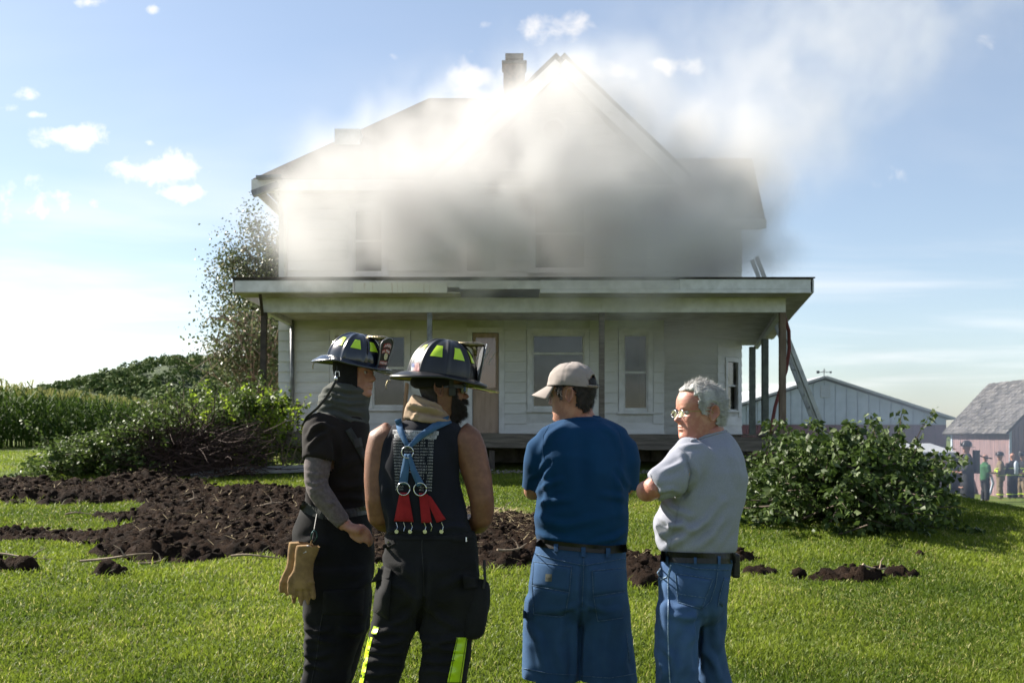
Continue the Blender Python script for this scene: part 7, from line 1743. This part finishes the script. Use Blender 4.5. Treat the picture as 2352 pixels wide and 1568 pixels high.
# ------------------------------------------------------------------ smoke (real volumes)
def smoke_mat(name, color, dens, aniso):
    m = bpy.data.materials.new(name); m.use_nodes = True; t = m.node_tree; t.nodes.clear(); q = NG(t)
    pv = q.n('ShaderNodeVolumePrincipled', {'Color': color+(1,), 'Density': dens, 'Anisotropy': aniso})
    o = q.n('ShaderNodeOutputMaterial'); q.link(pv.outputs[0], o.inputs['Volume'])
    return m
def smoke_volume(name, label, lo, hi, vox, puffs, m, nscale, warp, contrast, zstretch=1.0, seed=0.0, clipfn=None, gain=1.0, dY=0.0, fat=1.0):
    """density field = soft ellipsoid puffs broken up by turbulent noise, stored on a grid"""
    ng = bpy.data.node_groups.new(name+'_field', 'GeometryNodeTree')
    ng.interface.new_socket('Geometry', in_out='OUTPUT', socket_type='NodeSocketGeometry')
    q = NG(ng)
    pos = q.n('GeometryNodeInputPosition').outputs[0]
    off = q.vm('ADD', pos, (seed, seed*.7, seed*1.3))
    w1 = q.n('ShaderNodeTexNoise', {'Vector': off, 'Scale': nscale*.55, 'Detail': 2.0})
    wv = q.vm('SUBTRACT', w1.outputs['Color'], (.5,.5,.5))
    wv = q.vm('MULTIPLY', wv, (warp, warp, warp))
    wp = q.vm('ADD', pos, wv)
    st = q.vm('MULTIPLY', q.vm('ADD', wp, (seed, seed*.7, seed*1.3)), (1, 1, zstretch))
    nz = q.n('ShaderNodeTexNoise', {'Vector': st, 'Scale': nscale, 'Detail': 5.0, 'Roughness': .58}).outputs[0]
    acc = None
    for (u, v, Y, rx, ry, rz, s) in puffs:
        Y = Y-dY; c = P(u, v, Y)
        d = q.vm('LENGTH', q.vm('MULTIPLY', q.vm('SUBTRACT', wp, c), (1/rx, 1/(ry*fat), 1/rz)))
        f = q.m('MULTIPLY', q.smooth(d, 1.0, .1), s)
        acc = f if acc is None else q.m('ADD', acc, f)
    e = q.smooth(nz, contrast[0], contrast[1])
    den = q.m('MULTIPLY', q.m('MULTIPLY', acc, gain), q.m('ADD', q.m('MULTIPLY', e, 1-contrast[2]), contrast[2]))
    # erode the rim so the edge is ragged
    den = q.m('MAXIMUM', q.m('SUBTRACT', den, .015), 0.0)
    if clipfn: den = clipfn(q, pos, den)
    vc = q.n('GeometryNodeVolumeCube', {'Density': den, 'Background': 0.0, 'Min': lo, 'Max': hi})
    res = [max(8, int((hi[i]-lo[i])/vox)) for i in range(3)]
    vc.inputs['Resolution X'].default_value, vc.inputs['Resolution Y'].default_value, vc.inputs['Resolution Z'].default_value = res
    sm = q.n('GeometryNodeSetMaterial', {'Geometry': vc.outputs[0], 'Material': m})
    go = q.n('NodeGroupOutput'); q.link(sm.outputs[0], go.inputs[0])
    me = bpy.data.meshes.new(name); me.materials.append(m)
    o = bpy.data.objects.new(name, me); COL.objects.link(o)
    md = o.modifiers.new('field', 'NODES'); md.node_group = ng
    return tag(o, label, 'smoke', kind='stuff')
M_SMOKE = smoke_mat('smoke', (.84,.828,.822), 1.0, -.1)
def keep_out(q, pos, den):
    # none inside the rooms: fade the smoke just behind the front wall between the walls
    s = q.n('ShaderNodeSeparateXYZ', {0: pos})
    behind = q.smooth(s.outputs[1], HY-.1, HY+.3)
    lowz = q.smooth(s.outputs[2], 7.1, 6.5)
    inx = q.m('MULTIPLY', q.smooth(s.outputs[0], -5.1, -4.8), q.smooth(s.outputs[0], 3.4, 3.0))
    return q.m('MULTIPLY', den, q.m('SUBTRACT', 1.0, q.m('MULTIPLY', behind, q.m('MULTIPLY', lowz, inx))))
main_puffs = [
    # u, v, Y, rx, ry, rz, strength
    (800, 440, 19.0, 1.5, 1.2, 1.1, .42), (950, 420, 18.8, 2.0, 1.4, 1.5, .7), (1110, 490, 18.7, 1.8, 1.4, 1.7, 1.25),
    (1300, 450, 18.7, 2.2, 1.5, 1.8, 1.0), (1480, 500, 18.9, 2.0, 1.5, 1.7, .95), (1640, 520, 21.3, 1.8, 1.8, 1.7, 1.1),
    (1020, 310, 20.4, 2.2, 1.5, 1.3, .55), (1180, 340, 19.8, 2.2, 1.7, 1.4, .45), (1380, 310, 19.6, 2.5, 1.3, 1.9, .7), (1590, 390, 20.8, 2.4, 1.5, 1.7, .95), (1280, 220, 19.8, 2.2, 1.2, 1.7, .42),
    (860, 360, 20.2, 2.0, 1.3, 1.1, .42), (700, 455, 19.6, 1.4, 1.2, .8, .30), (1160, 200, 22.6, 1.6, 1.4, 1.0, .16),
    (1740, 320, 22.5, 3.0, 2.2, 2.2, .14), (1820, 180, 23.5, 3.8, 2.6, 2.6, .085), (1900, 40, 24.5, 4.8, 3.0, 3.2, .08), (2150, -40, 25.5, 5.0, 3.0, 3.2, .06), (1500, 120, 23, 3.8, 2.4, 2.2, .045), (2000, 330, 25, 4.4, 2.5, 2.8, .022),
    (1250, 570, 18.3, 4.4, 1.1, 1.1, .75), (820, 540, 18.6, 2.5, 1.1, 1.3, .95), (740, 480, 19.0, 1.5, 1.0, 1.2, .4), (1640, 600, 21.6, 1.7, 1.6, .9, 1.0), (1100, 570, 18.5, 1.6, 1.0, 1.0, .9), (1500, 590, 18.6, 2.2, 1.0, .9, .6),
    (1400, 690, 17.2, 3.6, .9, .9, .16), (1560, 800, 21.4, 1.3, 2.0, 1.1, .55), (1330, 830, 19.4, 2.6, 1.0, 1.1, .07),
]
smoke_volume('smoke', 'thick pale smoke billowing from the upper storey and drifting over the roof', (-8.0, 14.0, 1.6), (15.0, 29.0, 14.5), .15, main_puffs, M_SMOKE, 1.0, 2.3, (.40,.60,.10), .75, 3.3, keep_out, 1.5, 1.0, 1.7)
M_DRIFT = smoke_mat('smoke_drift', (.46,.53,.68), 1.0, .1)
drift_puffs = [(2300, 1000, 24, 9, 5, 3.2, .05), (2000, 980, 27, 8, 5, 3.5, .030), (2200, 850, 26, 10, 6, 5, .028), (2350, 1080, 22, 6, 4, 2.5, .05), (2300, 500, 26, 11, 6, 6, .010)]
smoke_volume('drifting_smoke', 'thin bluish smoke drifting across the yard before the barns', (2, 15, -1.2), (28, 34, 14), .45, drift_puffs, M_DRIFT, .25, 1.5, (.2,.8,.5))
